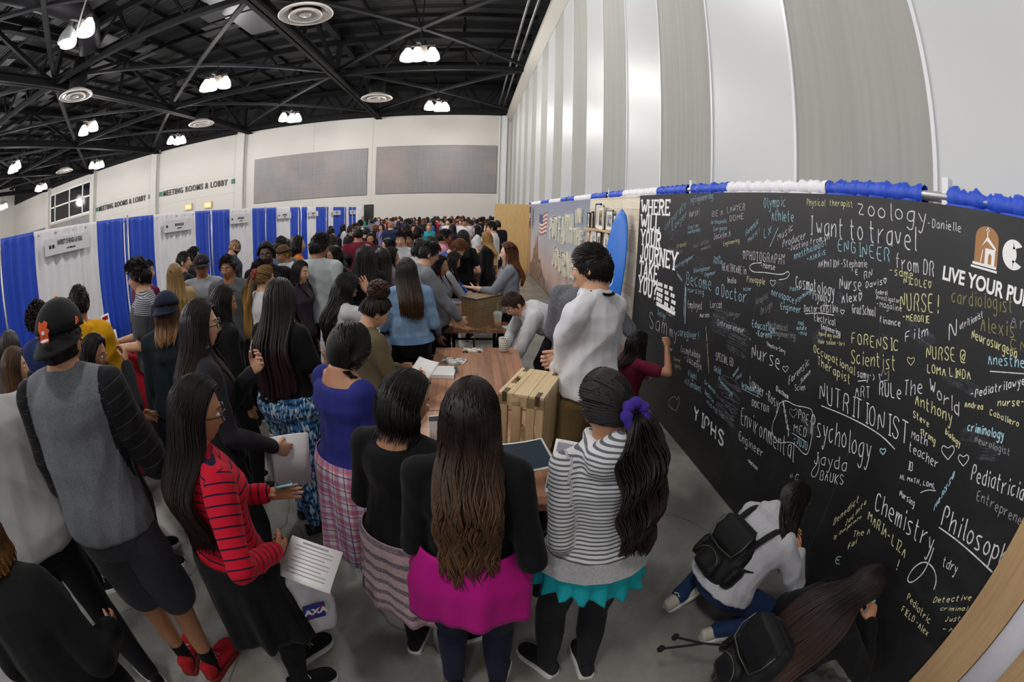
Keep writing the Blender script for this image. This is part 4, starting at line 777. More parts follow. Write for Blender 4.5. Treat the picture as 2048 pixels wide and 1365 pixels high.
# ---- hands (right hand: fingers +z, thumb +x, palm faces +y)
_hd = {}
POSE = dict(relax=(.35, .45, .3, .35), flat=(.05, .08, .05, .5), grip=(1.0, 1.25, .8, .3), pinch=(.75, .9, .5, .1), point=(1.2, 1.4, .9, .2), cup=(.6, .7, .4, .3))
def hand_geo(pose, vox=.0042):
    if (pose, vox) in _hd: return _hd[pose, vox]
    c1, c2, c3, tb = POSE[pose]; mb = MB()
    zs = (-.03, -.005, .02, .05, .078, .092); wx = (.021, .024, .033, .040, .041, .034); wy = (.017, .0165, .0165, .0155, .0135, .009)
    mb.loft([(.0, .0, z) for z in zs], [(w_, 0, 0) for w_ in wx], [(0, w_, 0) for w_ in wy])
    for k, (x, L, r, spr) in enumerate(((-.030, .060, .0076, -.12), (-.010, .074, .0084, -.03), (.011, .081, .0086, .04), (.031, .074, .0083, .12))):
        a = 0.; p = np.array([x, 0, .088-.006*abs(x)/.03]); pts = [p-np.array([0, 0, .02]), p]
        f = .25 if pose == 'point' and k == 3 else 1.
        for seg, cv in ((.45, c1), (.31, c2), (.24, c3)):
            a += cv*f*(1+.06*(1.5-k)); p = p+L*seg*np.array([math.sin(spr)*math.cos(a), math.sin(a), math.cos(a)]); pts.append(p)
        mb.tube(pts, [r*1.1, r*1.08, r, r*.92, r*.75], K=8)
    p = np.array([.026, .002, .018]); d = U((.75, .35+.5*tb, .75)); pts = [p-d*.012, p, p+d*.036]; d2 = U(d+np.array([-.45, .5*tb+.2*c1, .55])); pts += [pts[-1]+d2*.03, pts[-1]+d2*.055]
    mb.tube(pts, [.013, .0135, .0112, .0100, .0075], K=8)
    _hd[pose, vox] = remesh(mb, vox, 1); return _hd[pose, vox]
# ---- person materials
def skin_mat(c):
    key = ('skin', c)
    if key in MATS: return MATS[key]
    t = NT('skin'); a = srgb(c); n = t.noise(t.coord(), 16, 4); t.col(t.mix(n, tuple(x*.86 for x in a), tuple(min(1, x*1.1) for x in a))); t.set(Roughness=.48)
    t.b.inputs['Subsurface Weight'].default_value = .08; t.b.inputs['Subsurface Radius'].default_value = (.012, .005, .003); t.b.inputs['Subsurface Scale'].default_value = 1.
    t.bump(t.noise(t.coord(), 320, 2), .05); MATS[key] = t.m; return t.m
def hair_mat(c, c2=None, rough=.46):
    key = ('hair', c, c2)
    if key in MATS: return MATS[key]
    t = NT('hair'); a = srgb(c); b = srgb(c2 or c); at1 = t.n('Attribute', attribute_name='tone'); at2 = t.n('Attribute', attribute_name='along')
    ln = t.ramp(at2.outputs[2], [(.42, 0.), (.85, 1.)]); base = t.mix(ln, a, b)
    t.col(t.mix(at1.outputs[2], tuple(x for x in (0, 0, 0)) if False else t.mix(.45, base, (0, 0, 0)), t.mix(1., base, (1.35, 1.3, 1.25), 'MULTIPLY'))); t.set(Roughness=rough); t.b.inputs['Specular IOR Level'].default_value = .32
    MATS[key] = t.m; return t.m
def fab(kind, *cs):
    """garment fabrics; 'along' attribute runs down the body / along the sleeve in metres"""
    key = ('fab', kind)+cs
    if key in MATS: return MATS[key]
    t = NT('fabric_'+kind); C = [srgb(c) for c in cs]; v = t.coord(); fine = t.noise(v, 260, 2); big = t.noise(v, 7, 3)
    al = t.n('Attribute', attribute_name='along').outputs[2]; ro = .82
    def stripes(per, duty, off=0.):
        return t.math('LESS_THAN', t.math('FRACT', t.math('ADD', t.math('DIVIDE', al, per), off)), duty)
    if kind == 'stripe': col = t.mix(stripes(*([.016, .42])), C[0], C[1])
    elif kind == 'wide': col = t.mix(stripes(.034, .17), C[0], C[1])
    elif kind == 'pin': col = t.mix(stripes(.05, .035), C[0], C[1])
    elif kind == 'shoulder': col = t.mix(t.math('MULTIPLY', stripes(.016, .4), t.math('LESS_THAN', al, .085)), C[0], C[1])
    elif kind == 'plaid':
        sp = t.n('SeparateXYZ'); t.l(v, sp.inputs[0]); ang = t.math('ARCTAN2', sp.outputs[0], sp.outputs[1]); u = t.math('MULTIPLY', ang, .2)
        def band(x, per, duty, off): return t.math('LESS_THAN', t.math('FRACT', t.math('ADD', t.math('DIVIDE', x, per), off)), duty)
        col = C[0]
        for ax in (u, al):
            col = t.mix(t.math('MULTIPLY', band(ax, .075, .30, 0.), .55), col, C[1]); col = t.mix(t.math('MULTIPLY', band(ax, .075, .09, .45), .75), col, C[2]); col = t.mix(t.math('MULTIPLY', band(ax, .075, .12, .72), .6), col, C[3])
    elif kind == 'ikat':
        n1 = t.noise(t.coord(scale=(26, 26, 8)), 2.2, 3, .6); wv = t.n('TexWave'); wv.bands_direction = 'Z'; wv.inputs['Scale'].default_value = 7; wv.inputs['Distortion'].default_value = 6; wv.inputs['Detail'].default_value = 3; t.l(v, wv.inputs[0])
        col = t.mix(t.ramp(wv.outputs[1], [(.35, 0.), (.6, 1.)]), C[0], C[1]); col = t.mix(t.ramp(n1, [(.52, 0.), (.58, 1.)]), col, C[2])
    elif kind == 'knitband':
        wv = t.math('SINE', t.math('MULTIPLY', al, 95.)); n1 = t.noise(t.coord(scale=(60, 60, 120)), 2., 2)
        col = t.mix(t.ramp(wv, [(.2, 0.), (.5, 1.)]), C[0], C[1]); col = t.mix(t.math('MULTIPLY', t.ramp(n1, [(.5, 0.), (.56, 1.)]), .7), col, C[2]); col = t.mix(t.math('GREATER_THAN', al, .40), col, C[3])
    elif kind == 'denim':
        col = t.mix(big, C[0], C[1]); col = t.mix(t.ramp(t.noise(t.coord(scale=(1, 1, .5)), 11, 4), [(.5, 0.), (.75, .7)]), col, C[2]); ro = .9
    elif kind == 'heather': col = t.mix(t.ramp(t.noise(v, 150, 3), [(.3, 0.), (.7, 1.)]), C[0], C[1])
    elif kind == 'leather': col = C[0]; ro = .45
    else: col = C[0]
    col = t.mix(t.math('MULTIPLY', big, .25), col, (0, 0, 0)) if False else t.mix(t.math('MULTIPLY', fine, .22), col, t.mix(.5, col, (0, 0, 0)))
    t.col(col); t.set(Roughness=ro, Sheen_Weight=.04); t.b.inputs['Specular IOR Level'].default_value = .18; t.bump(fine, .12); MATS[key] = t.m; return t.m
MLIP = {}
mSole = M('white_rubber_sole', 'dcdad6', .6); mLens = None
mIrisE = M('dark_iris', '1c120c', .15); mScl = M('eye_white', 'cfc9c4', .25)
mGlass = M('black_glasses_frame', '121214', .3); mBlackSole = M('black_rubber_sole', '1a1a1a', .7); mLace = M('white_shoe_lace', 'dedad2', .8)
SK = dict(tan='b27f5f', lt='d2a384', md='9c6c4e', br='7f5238', dk='4a2f22', pl='dcb399')
def ik(S_, W, l1, l2, hint):
    d = W-S_; L = np.linalg.norm(d); mx = (l1+l2)*.998
    if L > mx: W = S_+d/L*mx; d = W-S_; L = mx
    u = d/L; a = (l1*l1-l2*l2+L*L)/(2*L); h = math.sqrt(max(0, l1*l1-a*a)); n = np.array(hint, float)-np.dot(hint, u)*u
    return S_+u*a+U(n)*h, W
# ring table along the spine: t, half width, half depth, forward shift (fractions of height)
RF = [(-.26, .060, .050, -.004), (-.10, .104, .072, -.008), (.02, .107, .074, -.008), (.2, .090, .062, 0), (.38, .078, .055, .003), (.55, .086, .062, .006), (.70, .097, .074, .010), (.84, .088, .058, .002), (.93, .058, .046, -.004), (1.0, .042, .038, -.004), (1.08, .031, .034, -.002)]
RM = [(-.26, .060, .050, -.004), (-.10, .096, .066, -.006), (.02, .098, .068, -.006), (.2, .092, .066, 0), (.38, .091, .064, .002), (.55, .098, .068, .004), (.70, .108, .072, .006), (.84, .104, .062, .0), (.93, .070, .048, -.006), (1.0, .048, .042, -.006), (1.08, .036, .038, -.003)]
HK = 1.032
def build_person(name, pos, rz, H=1.65, fem=True, bw=1., skin='tan', pel=(0, 0, None), chest=(0, 0, None), bend=(0, 0), head=(0, 0, 0), RH=None, LH=None, RE=(.4, -1, -.3), LE=(-.4, -1, -.3), rp='relax', lp='relax', rpalm=None, lpalm=None,
                 RF_=None, LF_=None, RK=(.1, 1, .1), LK=(-.1, 1, .1), top=None, bot=None, shoes=None, hair=None, wrap=None, extra=(), neck=0., lvl=4, vox=.011, label='', cat='person', group=None, seed=0, headtop=None):
    rs = np.random.RandomState(seed+17); h = H*HK; root = empty(name, (0, 0, 0), rz, **T(label, cat, group))
    P = np.array([pel[0], pel[1], pel[2] if pel[2] is not None else .53*h]); 
    N = P+np.array([chest[0], chest[1], chest[2] if chest[2] is not None else .295*h])
    B0 = (P+N)/2+np.array([bend[0], bend[1], 0]); up0 = np.array([0, 0, 1.])
    def spine(t):
        a = np.clip(t, 0, 1); q = (1-a)**2*P+2*a*(1-a)*B0+a*a*N; d0 = U(B0-P)*np.linalg.norm(N-P); d1 = U(N-B0)*np.linalg.norm(N-P)
        if t < 0: q = P+(d0*.5+np.array([0, 0, .5])*np.linalg.norm(d0)*(1 if pel[2] is None else .3)+d0*(0 if pel[2] is None else .2))*t
        if t > 1: q = N+d1*(t-1)
        return q, U((1-a)*(B0-P)+a*(N-B0))
    sp_len = np.linalg.norm(N-P); right = np.array([1., 0, 0])
    def rings(tab, infl=0., t0=-9, t1=9, hang=None, flr=0.):
        C, A, Bv = [], [], []
        ts = [r[0] for r in tab]; g = sorted(set([max(t0, ts[0]), min(t1, ts[-1])]+[t for t in ts if t0 < t < t1]+[t for t in (.1, .3, .46, .62, .77, .89) if t0 < t < t1]))
        for t in g:
            w_, d_, s_ = (np.interp(t, ts, [r[k] for r in tab]) for k in (1, 2, 3)); c, tg = spine(t); rt = U(right-np.dot(right, tg)*tg); fw = np.cross(tg, rt)
            iw = infl*(1 if t < .86 else max(.35, 1-(t-.86)*4))+(flr*float(sstep(.38, -.05, t)) if infl > 0 else 0)
            if hang is not None and t < .66:
                k = hang; w7, d7 = np.interp(.66, ts, [r[1] for r in tab]), np.interp(.66, ts, [r[2] for r in tab]); w_ = max(w_, w7*(.86+.14*k)); d_ = max(d_, d7*(.80+.2*k))
            C.append(c+fw*s_*h); A.append(rt*(w_*h*bw+iw)); Bv.append(fw*(d_*h*(.4+.6*bw)+iw))
        return C, A, Bv
    tab = RF if fem else RM
    # shoulders, arms
    sw = (.087 if fem else .104)*h*(.75+.25*bw); cN, tN = spine(.93); rt = U(right-np.dot(right, tN)*tN); fw = np.cross(tN, rt)
    l1, l2 = .172*h, .150*h; J = {}
    for sd, W, E in ((1, RH, RE), (-1, LH, LE)):
        Sh = spine(.865)[0]+rt*sd*sw-fw*.008
        if W is None: W = Sh+np.array([sd*.028, .05, -(l1+l2)*.985])
        W = np.array(W, float); Eb, W = ik(Sh, W, l1, l2, E); J[sd] = (Sh, Eb, W)
    # legs
    ll1, ll2 = .245*h, .235*h
    for sd, Ft, K in ((1, RF_, RK), (-1, LF_, LK)):
        Hp = spine(0)[0]+np.array([sd*.052*h*bw**.5, 0, -.012*h])
        if Ft is None: Ft = (sd*.06*h, 0, 0, -sd*8)
        A_ = np.array([Ft[0], Ft[1], Ft[2]+.045*h]); Kn, A_ = ik(Hp, A_, ll1, ll2, K); J[sd*2] = (Hp, Kn, A_, Ft[3] if len(Ft) > 3 else 0, Ft[4] if len(Ft) > 4 else 0)
    # head
    hs = (h/1.72)**.9; hy, hp, hr = head; nk = spine(1.05)[0]
    RHd = np.array(Matrix.Rotation(math.radians(hy), 3, 'Z') @ Matrix.Rotation(math.radians(hp), 3, 'X') @ Matrix.Rotation(math.radians(hr), 3, 'Y'))
    bl = U(tN*.75+np.array([0, 0, .25])); hc = nk+bl*(.004*h+neck)+RHd @ np.array([0, .022, .092])*hs*.95
    ht = hc+np.array([0, 0, .114*hs+.012])
    # place the root so that the top of the head sits where asked
    ang = math.radians(rz); Rz = np.array([[math.cos(ang), -math.sin(ang), 0], [math.sin(ang), math.cos(ang), 0], [0, 0, 1]])
    if headtop is not None:
        tgt = at(headtop[0], headtop[1], ht[2]); pos = (tgt-Rz @ ht)[:2]
    root.location = (pos[0], pos[1], 0)
    cov_top = top or {}; 
    body = MB(); body.loft(*rings(tab, -.009))
    for sd in (1, -1):
        Sh, Eb, W = J[sd]; q = .92+.08*bw if fem else 1.06
        body.cap(spine(.955)[0]+rt*sd*sw*.3, Sh+tN*.006*h, .020*h*q, .024*h*q); k1 = .86 if (top or {}).get('sleeve', 'long') == 'long' and top else 1.; body.cap(Sh, Eb, .030*h*q*k1, .0215*h*q*k1); body.cap(Eb, W, .0225*h*q*k1, .0150*h, mid=.003)
        Hp, Kn, A_ = J[sd*2][:3]; body.cap(Hp, Kn, .050*h*bw, .034*h*(.6+.4*bw)); body.cap(Kn, A_, .0335*h*(.6+.4*bw), .0205*h, mid=.006); body.cap(A_, A_+np.array([0, .06, -.03]), .02*h, .016*h)
    body.cap(spine(.96)[0], hc+RHd @ np.array([0, -.02, -.05]), .036*h*(.95 if fem else 1.12), .033*h*(.95 if fem else 1.12))
    V, F = remesh(body, vox*1.05, 3); V = [V]; F = list(F); mi = [0]*len(F); c = len(V[0])
    hv, hf, hm = head_geo(fem, lvl); V.append((hv*hs) @ RHd.T+hc); F += [tuple(i+c for i in f) for f in hf]; mi += list(hm); c += len(hv)
    HW = {}
    for sd, ps, pm in ((1, rp, rpalm), (-1, lp, lpalm)):
        Sh, Eb, W = J[sd]; z = U(W-Eb); pm = np.array(pm if pm is not None else (-sd, .15, 0), float)
        if isinstance(ps, tuple): z = U(ps[1]); ps = ps[0]
        yv = U(pm-np.dot(pm, z)*z); xv = np.cross(yv, z); hv, hf = hand_geo(ps, .0042 if vox < .012 else .007); M3 = np.stack([xv*sd, yv, z], 1) if False else np.stack([xv, yv, z], 1)
        q = hv.copy()*(h/1.7)*(.95 if fem else 1.06)
        # thumb leads upwards or forwards: mirror when it would point away
        want = np.array([0, .6, .8]) if abs(pm[2]) < .7 else np.array([-sd, .2, 0])
        flip = np.dot(xv, want) < 0
        if flip: q[:, 0] *= -1
        V.append(q @ M3.T+W+z*.012); F += [tuple(i+c for i in (f[::-1] if flip else f)) for f in hf]; mi += [0]*len(hf); c += len(hv)
        HW[sd] = (Rz @ (W+z*.09)+np.array([pos[0], pos[1], 0]), Rz @ z, Rz @ yv, Rz @ xv)
    sc = SK[skin]; cl = srgb(sc); lipc = (min(1, cl[0]*.85), cl[1]*.52, cl[2]*.55) if fem else (cl[0]*.8, cl[1]*.58, cl[2]*.6)
    kl = ('lip', skin, fem)
    if kl not in MATS: MATS[kl] = M('lip_'+skin+('_f' if fem else '_m'), lipc, .4); MATS[kl].name = 'lips'
    mh = hair_mat(*(hair or {}).get('c', ('17110f',)))
    obj('body', mesh('body', np.concatenate(V), F, mi), [skin_mat(sc), MATS[kl], M('eyebrow_hair', '1a120e' if (hair or {}).get('dark', 1) else '6b4a30', .8), mScl, mIrisE], root)
    info = dict(root=root, J=J, hc=hc, R=RHd, hs=hs, hand=HW, spine=spine, rings=rings, tab=tab, Rz=Rz, pos=pos, ht=ht, h=h, rt=rt, fw=fw)
    # ---- garments
    def along_attr(me, V, mode):
        segs = [(spine(1.)[0], spine(.5)[0], 0.), (spine(.5)[0], spine(-.3)[0], np.linalg.norm(spine(1.)[0]-spine(.5)[0]))]
        rad = [.10*h, .10*h]
        if mode == 'top':
            for sd in (1, -1):
                Sh, Eb, W = J[sd]; segs += [(Sh, Eb, .02), (Eb, W, .02+l1)]; rad += [.035*h, .03*h]
        best = np.full(len(V), 9.); out = np.zeros(len(V))
        for (a, b, o), r_ in zip(segs, rad):
            d = b-a; L2 = d @ d; tt = ((V-a) @ d)/L2; tc = np.clip(tt, 0, 1); dist = np.linalg.norm(V-(a+tc[:, None]*d), axis=1)/r_
            m = dist < best; best[m] = dist[m]; out[m] = o+(np.clip(tt, -.3, 1.3)*math.sqrt(L2))[m]
        at_ = me.attributes.new('along', 'FLOAT', 'POINT'); at_.data.foreach_set('value', out.astype(np.float32))
    def garment(nm, mb, mats, mode='top', amp=.004, vx=None, mfun=None, it=3, sc=1.):
        V, F = remesh(mb, vx or vox, it); V = wrinkle(V, F, amp, rs, sc) if amp else V
        mi = None
        if mfun: Cf = np.array([V[list(f)].mean(0) for f in F]); mi = mfun(Cf)
        me = mesh(nm, V, F, mi); along_attr(me, V, mode); return obj(nm, me, mats, root)
    if top:
        t0 = top.get('hem', -.06); t1 = top.get('neck', 1.03); inf = top.get('loose', .012); mb = MB(); mb.loft(*rings(tab, inf, t0, t1, top.get('hang', .3), top.get('flr', .016)))
        sl = top.get('sleeve', 'long'); q = .92+.08*bw if fem else 1.06; si = top.get('sl', inf*.8+.002)
        for sd in (1, -1):
            Sh, Eb, W = J[sd]
            if sl == 'none': continue
            if t1 > .9: mb.cap(spine(.955)[0]+rt*sd*sw*.3, Sh+tN*.006*h, .020*h*q+inf*.7, .024*h*q+si)
            else: mb.cap(spine(.80)[0]+rt*sd*sw*.6, Sh-tN*.01, .030*h*q, .030*h*q+si)
            if sl == 'short': e = Sh+(Eb-Sh)*.62; mb.cap(Sh, e, .031*h*q+si, .028*h*q+si*1.3)
            elif sl == 'half': mb.cap(Sh, Eb, .031*h*q+si, .024*h*q+si); e = Eb+(W-Eb)*.25; mb.cap(Eb, e, .024*h*q+si, .022*h*q+si)
            else:
                k = .97 if sl == 'long' else .55; mb.cap(Sh, Eb, .0305*h*q+si, .0225*h*q+si); e = Eb+(W-Eb)*k; mb.cap(Eb, e, .0235*h*q+si, .0165*h+si*.8)
        if top.get('hood'):
            c0 = spine(.98)[0]-fw*.075; mb.loft([c0+rt*x*.1+np.array([0, 0, -abs(x)*.02]) for x in (-1, -.6, 0, .6, 1)], [fw*r_+tN*.0 for r_ in (.03, .055, .062, .055, .03)], [tN*r_*1.25 for r_ in (.03, .055, .07, .055, .03)])
            for sd in (1, -1): mb.cap(c0+rt*sd*.085, spine(1.0)[0]+fw*.06+rt*sd*.045, .03, .022)
        if top.get('collar'):
            mb.loft([spine(.985)[0], spine(1.05)[0]], [rt*.046*h, rt*.043*h], [fw*.046*h, fw*.043*h])
        mf = None
        if top.get('smat') is not None:
            def mf(C):
                out = np.zeros(len(C), int)
                for sd in (1, -1):
                    Sh, Eb, W = J[sd]; x = (C-spine(.8)[0]) @ rt*sd
                    dA = np.minimum(segd(C, Sh, Eb), segd(C, Eb, W)); out[(x > sw*.90) & (dA < .075*h/1.7+.02)] = 1
                return out
        g = garment(top.get('name', 'shirt'), mb, [top['mat']]+([top['smat']] if top.get('smat') is not None else []), 'top', top.get('amp', .011), mfun=mf)
        info['top'] = g
        if top.get('cuff') is not None:
            for sd in (1, -1):
                Sh, Eb, W = J[sd]; d = U(W-Eb); obj('cuff', MB().loft([W-d*.06, W-d*.005], [U(np.cross(d, (0, 0, 1)))*(.0185*h+.006)]*2, [U(np.cross(d, np.cross(d, (0, 0, 1))))*(.0185*h+.006)]*2), top['cuff'], root, smooth=True)
        if top.get('rib') is not None:
            C, A, Bv = rings(tab, inf+.016, t0-.005, t0+.12, top.get('hang', .3), top.get('flr', .016)); obj('hem_band', MB().loft(C, A, Bv, cap=False), top['rib'], root, smooth=True)
        if top.get('collar') and top['collar'] is not True:
            mbc = MB(); 
            for sd in (1, -1): mbc.loft([spine(1.02)[0]-fw*.045*h, spine(1.0)[0]+rt*sd*.05*h, spine(.97)[0]+fw*.055*h+rt*sd*.02], [tN*.018]*3, [rt*.004*sd, fw*.004, rt*.004])
            obj('collar', mbc, top['collar'], root, smooth=True)
    if bot:
        kind = bot['kind']; mb = MB(); inf = bot.get('loose', .01); t1 = bot.get('waist', .14); mb.loft(*rings(tab, inf*.8, -.26, t1))
        for sd in (1, -1):
            Hp, Kn, A_ = J[sd*2][:3]; k = .6+.4*bw
            if kind == 'shorts': mb.cap(Hp, Hp+(Kn-Hp)*.97, .052*h*bw+inf, .045*h*k+inf*1.6)
            else:
                mb.cap(Hp, Kn, .050*h*bw+inf, .035*h*k+inf); e = Kn+(A_-Kn)*bot.get('len', .97); mb.cap(Kn, e, .035*h*k+inf, .023*h+inf*bot.get('flare', 1.), mid=.005)
        garment(bot.get('name', 'trousers'), mb, bot['mat'], 'bot', bot.get('amp', .008))
    if wrap:
        for wr in (wrap if isinstance(wrap, list) else [wrap]):
            ta, tb, az0, az1 = wr['t'], wr['drop'], math.radians(wr.get('az0', -180)), math.radians(wr.get('az1', 180)); n = 80; mrow = 14; V = []
            full = wr.get('az1', 180)-wr.get('az0', -180) >= 359; u = np.linspace(0, 1, n, endpoint=not full); A = az0+(az1-az0)*u; nf = wr.get('folds', 11); p0 = rs.uniform(0, 6.28, 3)
            hemv = 1+wr.get('hemvar', .06)*np.sin(A*2+p0[0])+wr.get('ruff', 0)*np.sin(A*nf*1.0+p0[1])
            c0, tg = spine(ta); ww = [np.interp(ta-k*.1, [r[0] for r in tab], [r[1] for r in tab]) for k in range(9)]; 
            for j in range(mrow):
                f = j/(mrow-1); z = -tb*f*hemv; tt = ta-f*tb/sp_len; tt_ = max(tt, -.10); a_ = np.interp(tt_, [r[0] for r in tab], [r[1] for r in tab])*h*bw+wr.get('off', .02); b_ = np.interp(tt_, [r[0] for r in tab], [r[2] for r in tab])*h*(.4+.6*bw)+wr.get('off', .02)
                fl = wr.get('flare', .25)*tb*f; fo = wr.get('famp', .012)*f*(np.sin(A*nf+p0[1]+.8*np.sin(A*3+p0[2]))+.4*np.sin(A*nf*2.3+p0[0]+f*2)); rr = 1+0*A
                c = c0+np.array([0, 0, 0.]) if not wr.get('follow') else spine(tt_)[0]*np.array([1, 1, 0])+np.array([0, 0, c0[2]])
                V.append(np.stack([c[0]+np.sin(A)*(a_+fl+fo), c[1]-np.cos(A)*(b_+fl+fo), c[2]+z], 1))
            V = np.array(V); cols = n; F = [(j*n+i, j*n+(i+1) % n, (j+1)*n+(i+1) % n, (j+1)*n+i) for j in range(mrow-1) for i in range(n if full else n-1)]
            me = mesh(wr['name'], V.reshape(-1, 3), F); a_ = me.attributes.new('along', 'FLOAT', 'POINT'); a_.data.foreach_set('value', np.repeat(np.linspace(0, tb, mrow), n).astype(np.float32))
            o = obj(wr['name'], me, wr['mat'], root); so = o.modifiers.new('cloth', 'SOLIDIFY'); so.thickness = .004; so.offset = 1
    if shoes:
        for sd in (1, -1):
            A_, yw, pt = J[sd*2][2:5]; shoe(root, A_-np.array([0, 0, .045*h]), yw, pt, h*.158, shoes)
    if hair: make_hair(info, hair, rs, mh)
    for e in extra: e(info)
    return info
def segd(C, a, b): d = b-a; t = np.clip(((C-a) @ d)/(d @ d), 0, 1); return np.linalg.norm(C-(a+t[:, None]*d), axis=1)
_shoe = {}
def shoe(root, p, yaw, pitch, L, spec):
    kind, mu = spec[0], spec[1]; so = spec[2] if len(spec) > 2 else mSole
    if kind not in _shoe:
        mb = MB(); ys = [-.26, -.22, -.08, .12, .35, .55, .68, .74]; w_ = [.08, .13, .145, .15, .185, .19, .14, .06]; top = [.30, .36, .34, .30, .22, .16, .12, .06]
        if kind == 'sandal': top = [.10]*8
        C = [(0, y, .06+t/2) for y, t in zip(ys, top)]; mb.loft(C, [(a, 0, 0) for a in w_], [(0, 0, t/2+.02) for t in top])
        if kind in ('high',): mb.tube([(0, -.12, .25), (0, -.13, .55)], [.16, .15], K=12)
        V, F = remesh(mb, .03, 2); sl = MB(); sl.loft([(0, 0, .0), (0, 0, .09)], [(.001, 0, 0)]*2, [(0, .001, 0)]*2) if False else None
        P = [(math.copysign(1, a)*b, y) for a, ring in ((1, list(zip(ys, w_))), (-1, list(zip(ys, w_))[::-1])) for y, b in [(yy, ww+.012) for yy, ww in ring]]
        sl = MB().prism(P, lambda u, v, q: (u, v, q), .10); lc = MB()
        if kind in ('sneaker', 'high'):
            for k in range(5): y = .12+.075*k; z = .40-.055*k; lc.tube([(-.09, y-.02, z-.03), (0, y, z), (.09, y+.02, z-.03)], .014, K=5)
            lc.tube([(0, .1, .42), (.07, .06, .41), (.11, .12, .33)], .012, K=5).tube([(0, .1, .42), (-.07, .05, .41), (-.12, .1, .34)], .012, K=5)
        if kind == 'sandal': V, F = MB().tube([(-.17, .2, .08), (-.08, .25, .22), (.08, .25, .22), (.17, .2, .08)], .03).tube([(0, .5, .08), (.0, .3, .22)], .02).tube([(-.13, -.15, .1), (0, -.24, .25), (.13, -.15, .1)], .025).arr(), MB().tube([(-.17, .2, .08), (-.08, .25, .22), (.08, .25, .22), (.17, .2, .08)], .03).tube([(0, .5, .08), (.0, .3, .22)], .02).tube([(-.13, -.15, .1), (0, -.24, .25), (.13, -.15, .1)], .025).f
        _shoe[kind] = (mesh('shoe', V, F), mesh('sole', sl.arr(), sl.f, None, False), mesh('laces', lc.arr(), lc.f) if lc.c else None)
    e = []
    for nm, me, m in (('shoe', _shoe[kind][0], mu), ('sole', _shoe[kind][1], so), ('laces', _shoe[kind][2], mLace)):
        if me is None: continue
        me = me.copy(); o = obj(nm, me, m, root if nm == 'shoe' else e[0]); e.append(o)
    e[0].location = p; e[0].scale = (L*1.02,)*3; e[0].rotation_euler = (math.radians(pitch), 0, math.radians(yaw))
# ---- hair: many separate strands grown from the scalp
def strands_mesh(P, R, tone, along, K=3):
    """P (S,n,3) strand paths, R (S,n) radii"""
    S_, n, _ = P.shape; Tn = np.gradient(P, axis=1); Tn /= np.linalg.norm(Tn, axis=2)[..., None]+1e-9
    ref = np.array([.31, .2, .93]); a = np.cross(Tn, ref); a /= np.linalg.norm(a, axis=2)[..., None]+1e-9; b = np.cross(a, Tn)
    th = np.arange(K)*2*math.pi/K; V = P[:, :, None]+R[:, :, None, None]*(np.cos(th)[:, None]*a[:, :, None]+np.sin(th)[:, None]*b[:, :, None])
    i, j = np.meshgrid(np.arange(n-1), np.arange(K), indexing='ij'); q = np.stack([i*K+j, i*K+(j+1) % K, (i+1)*K+(j+1) % K, (i+1)*K+j], -1).reshape(-1, 4)
    F = (q[None]+(np.arange(S_)*n*K)[:, None, None]).reshape(-1, 4); me = bpy.data.meshes.new('hair'); nv = S_*n*K
    me.vertices.add(nv); me.vertices.foreach_set('co', V.astype(np.float32).ravel()); me.loops.add(F.size); me.polygons.add(len(F)); me.loops.foreach_set('vertex_index', F.astype(np.int32).ravel())
    me.polygons.foreach_set('loop_start', np.arange(0, F.size, 4, dtype=np.int32)); me.polygons.foreach_set('use_smooth', np.ones(len(F), bool)); me.update()
    for nm, v in (('tone', np.repeat(tone, n*K)), ('along', np.repeat(along.reshape(-1), K))): me.attributes.new(nm, 'FLOAT', 'POINT').data.foreach_set('value', v.astype(np.float32))
    return me
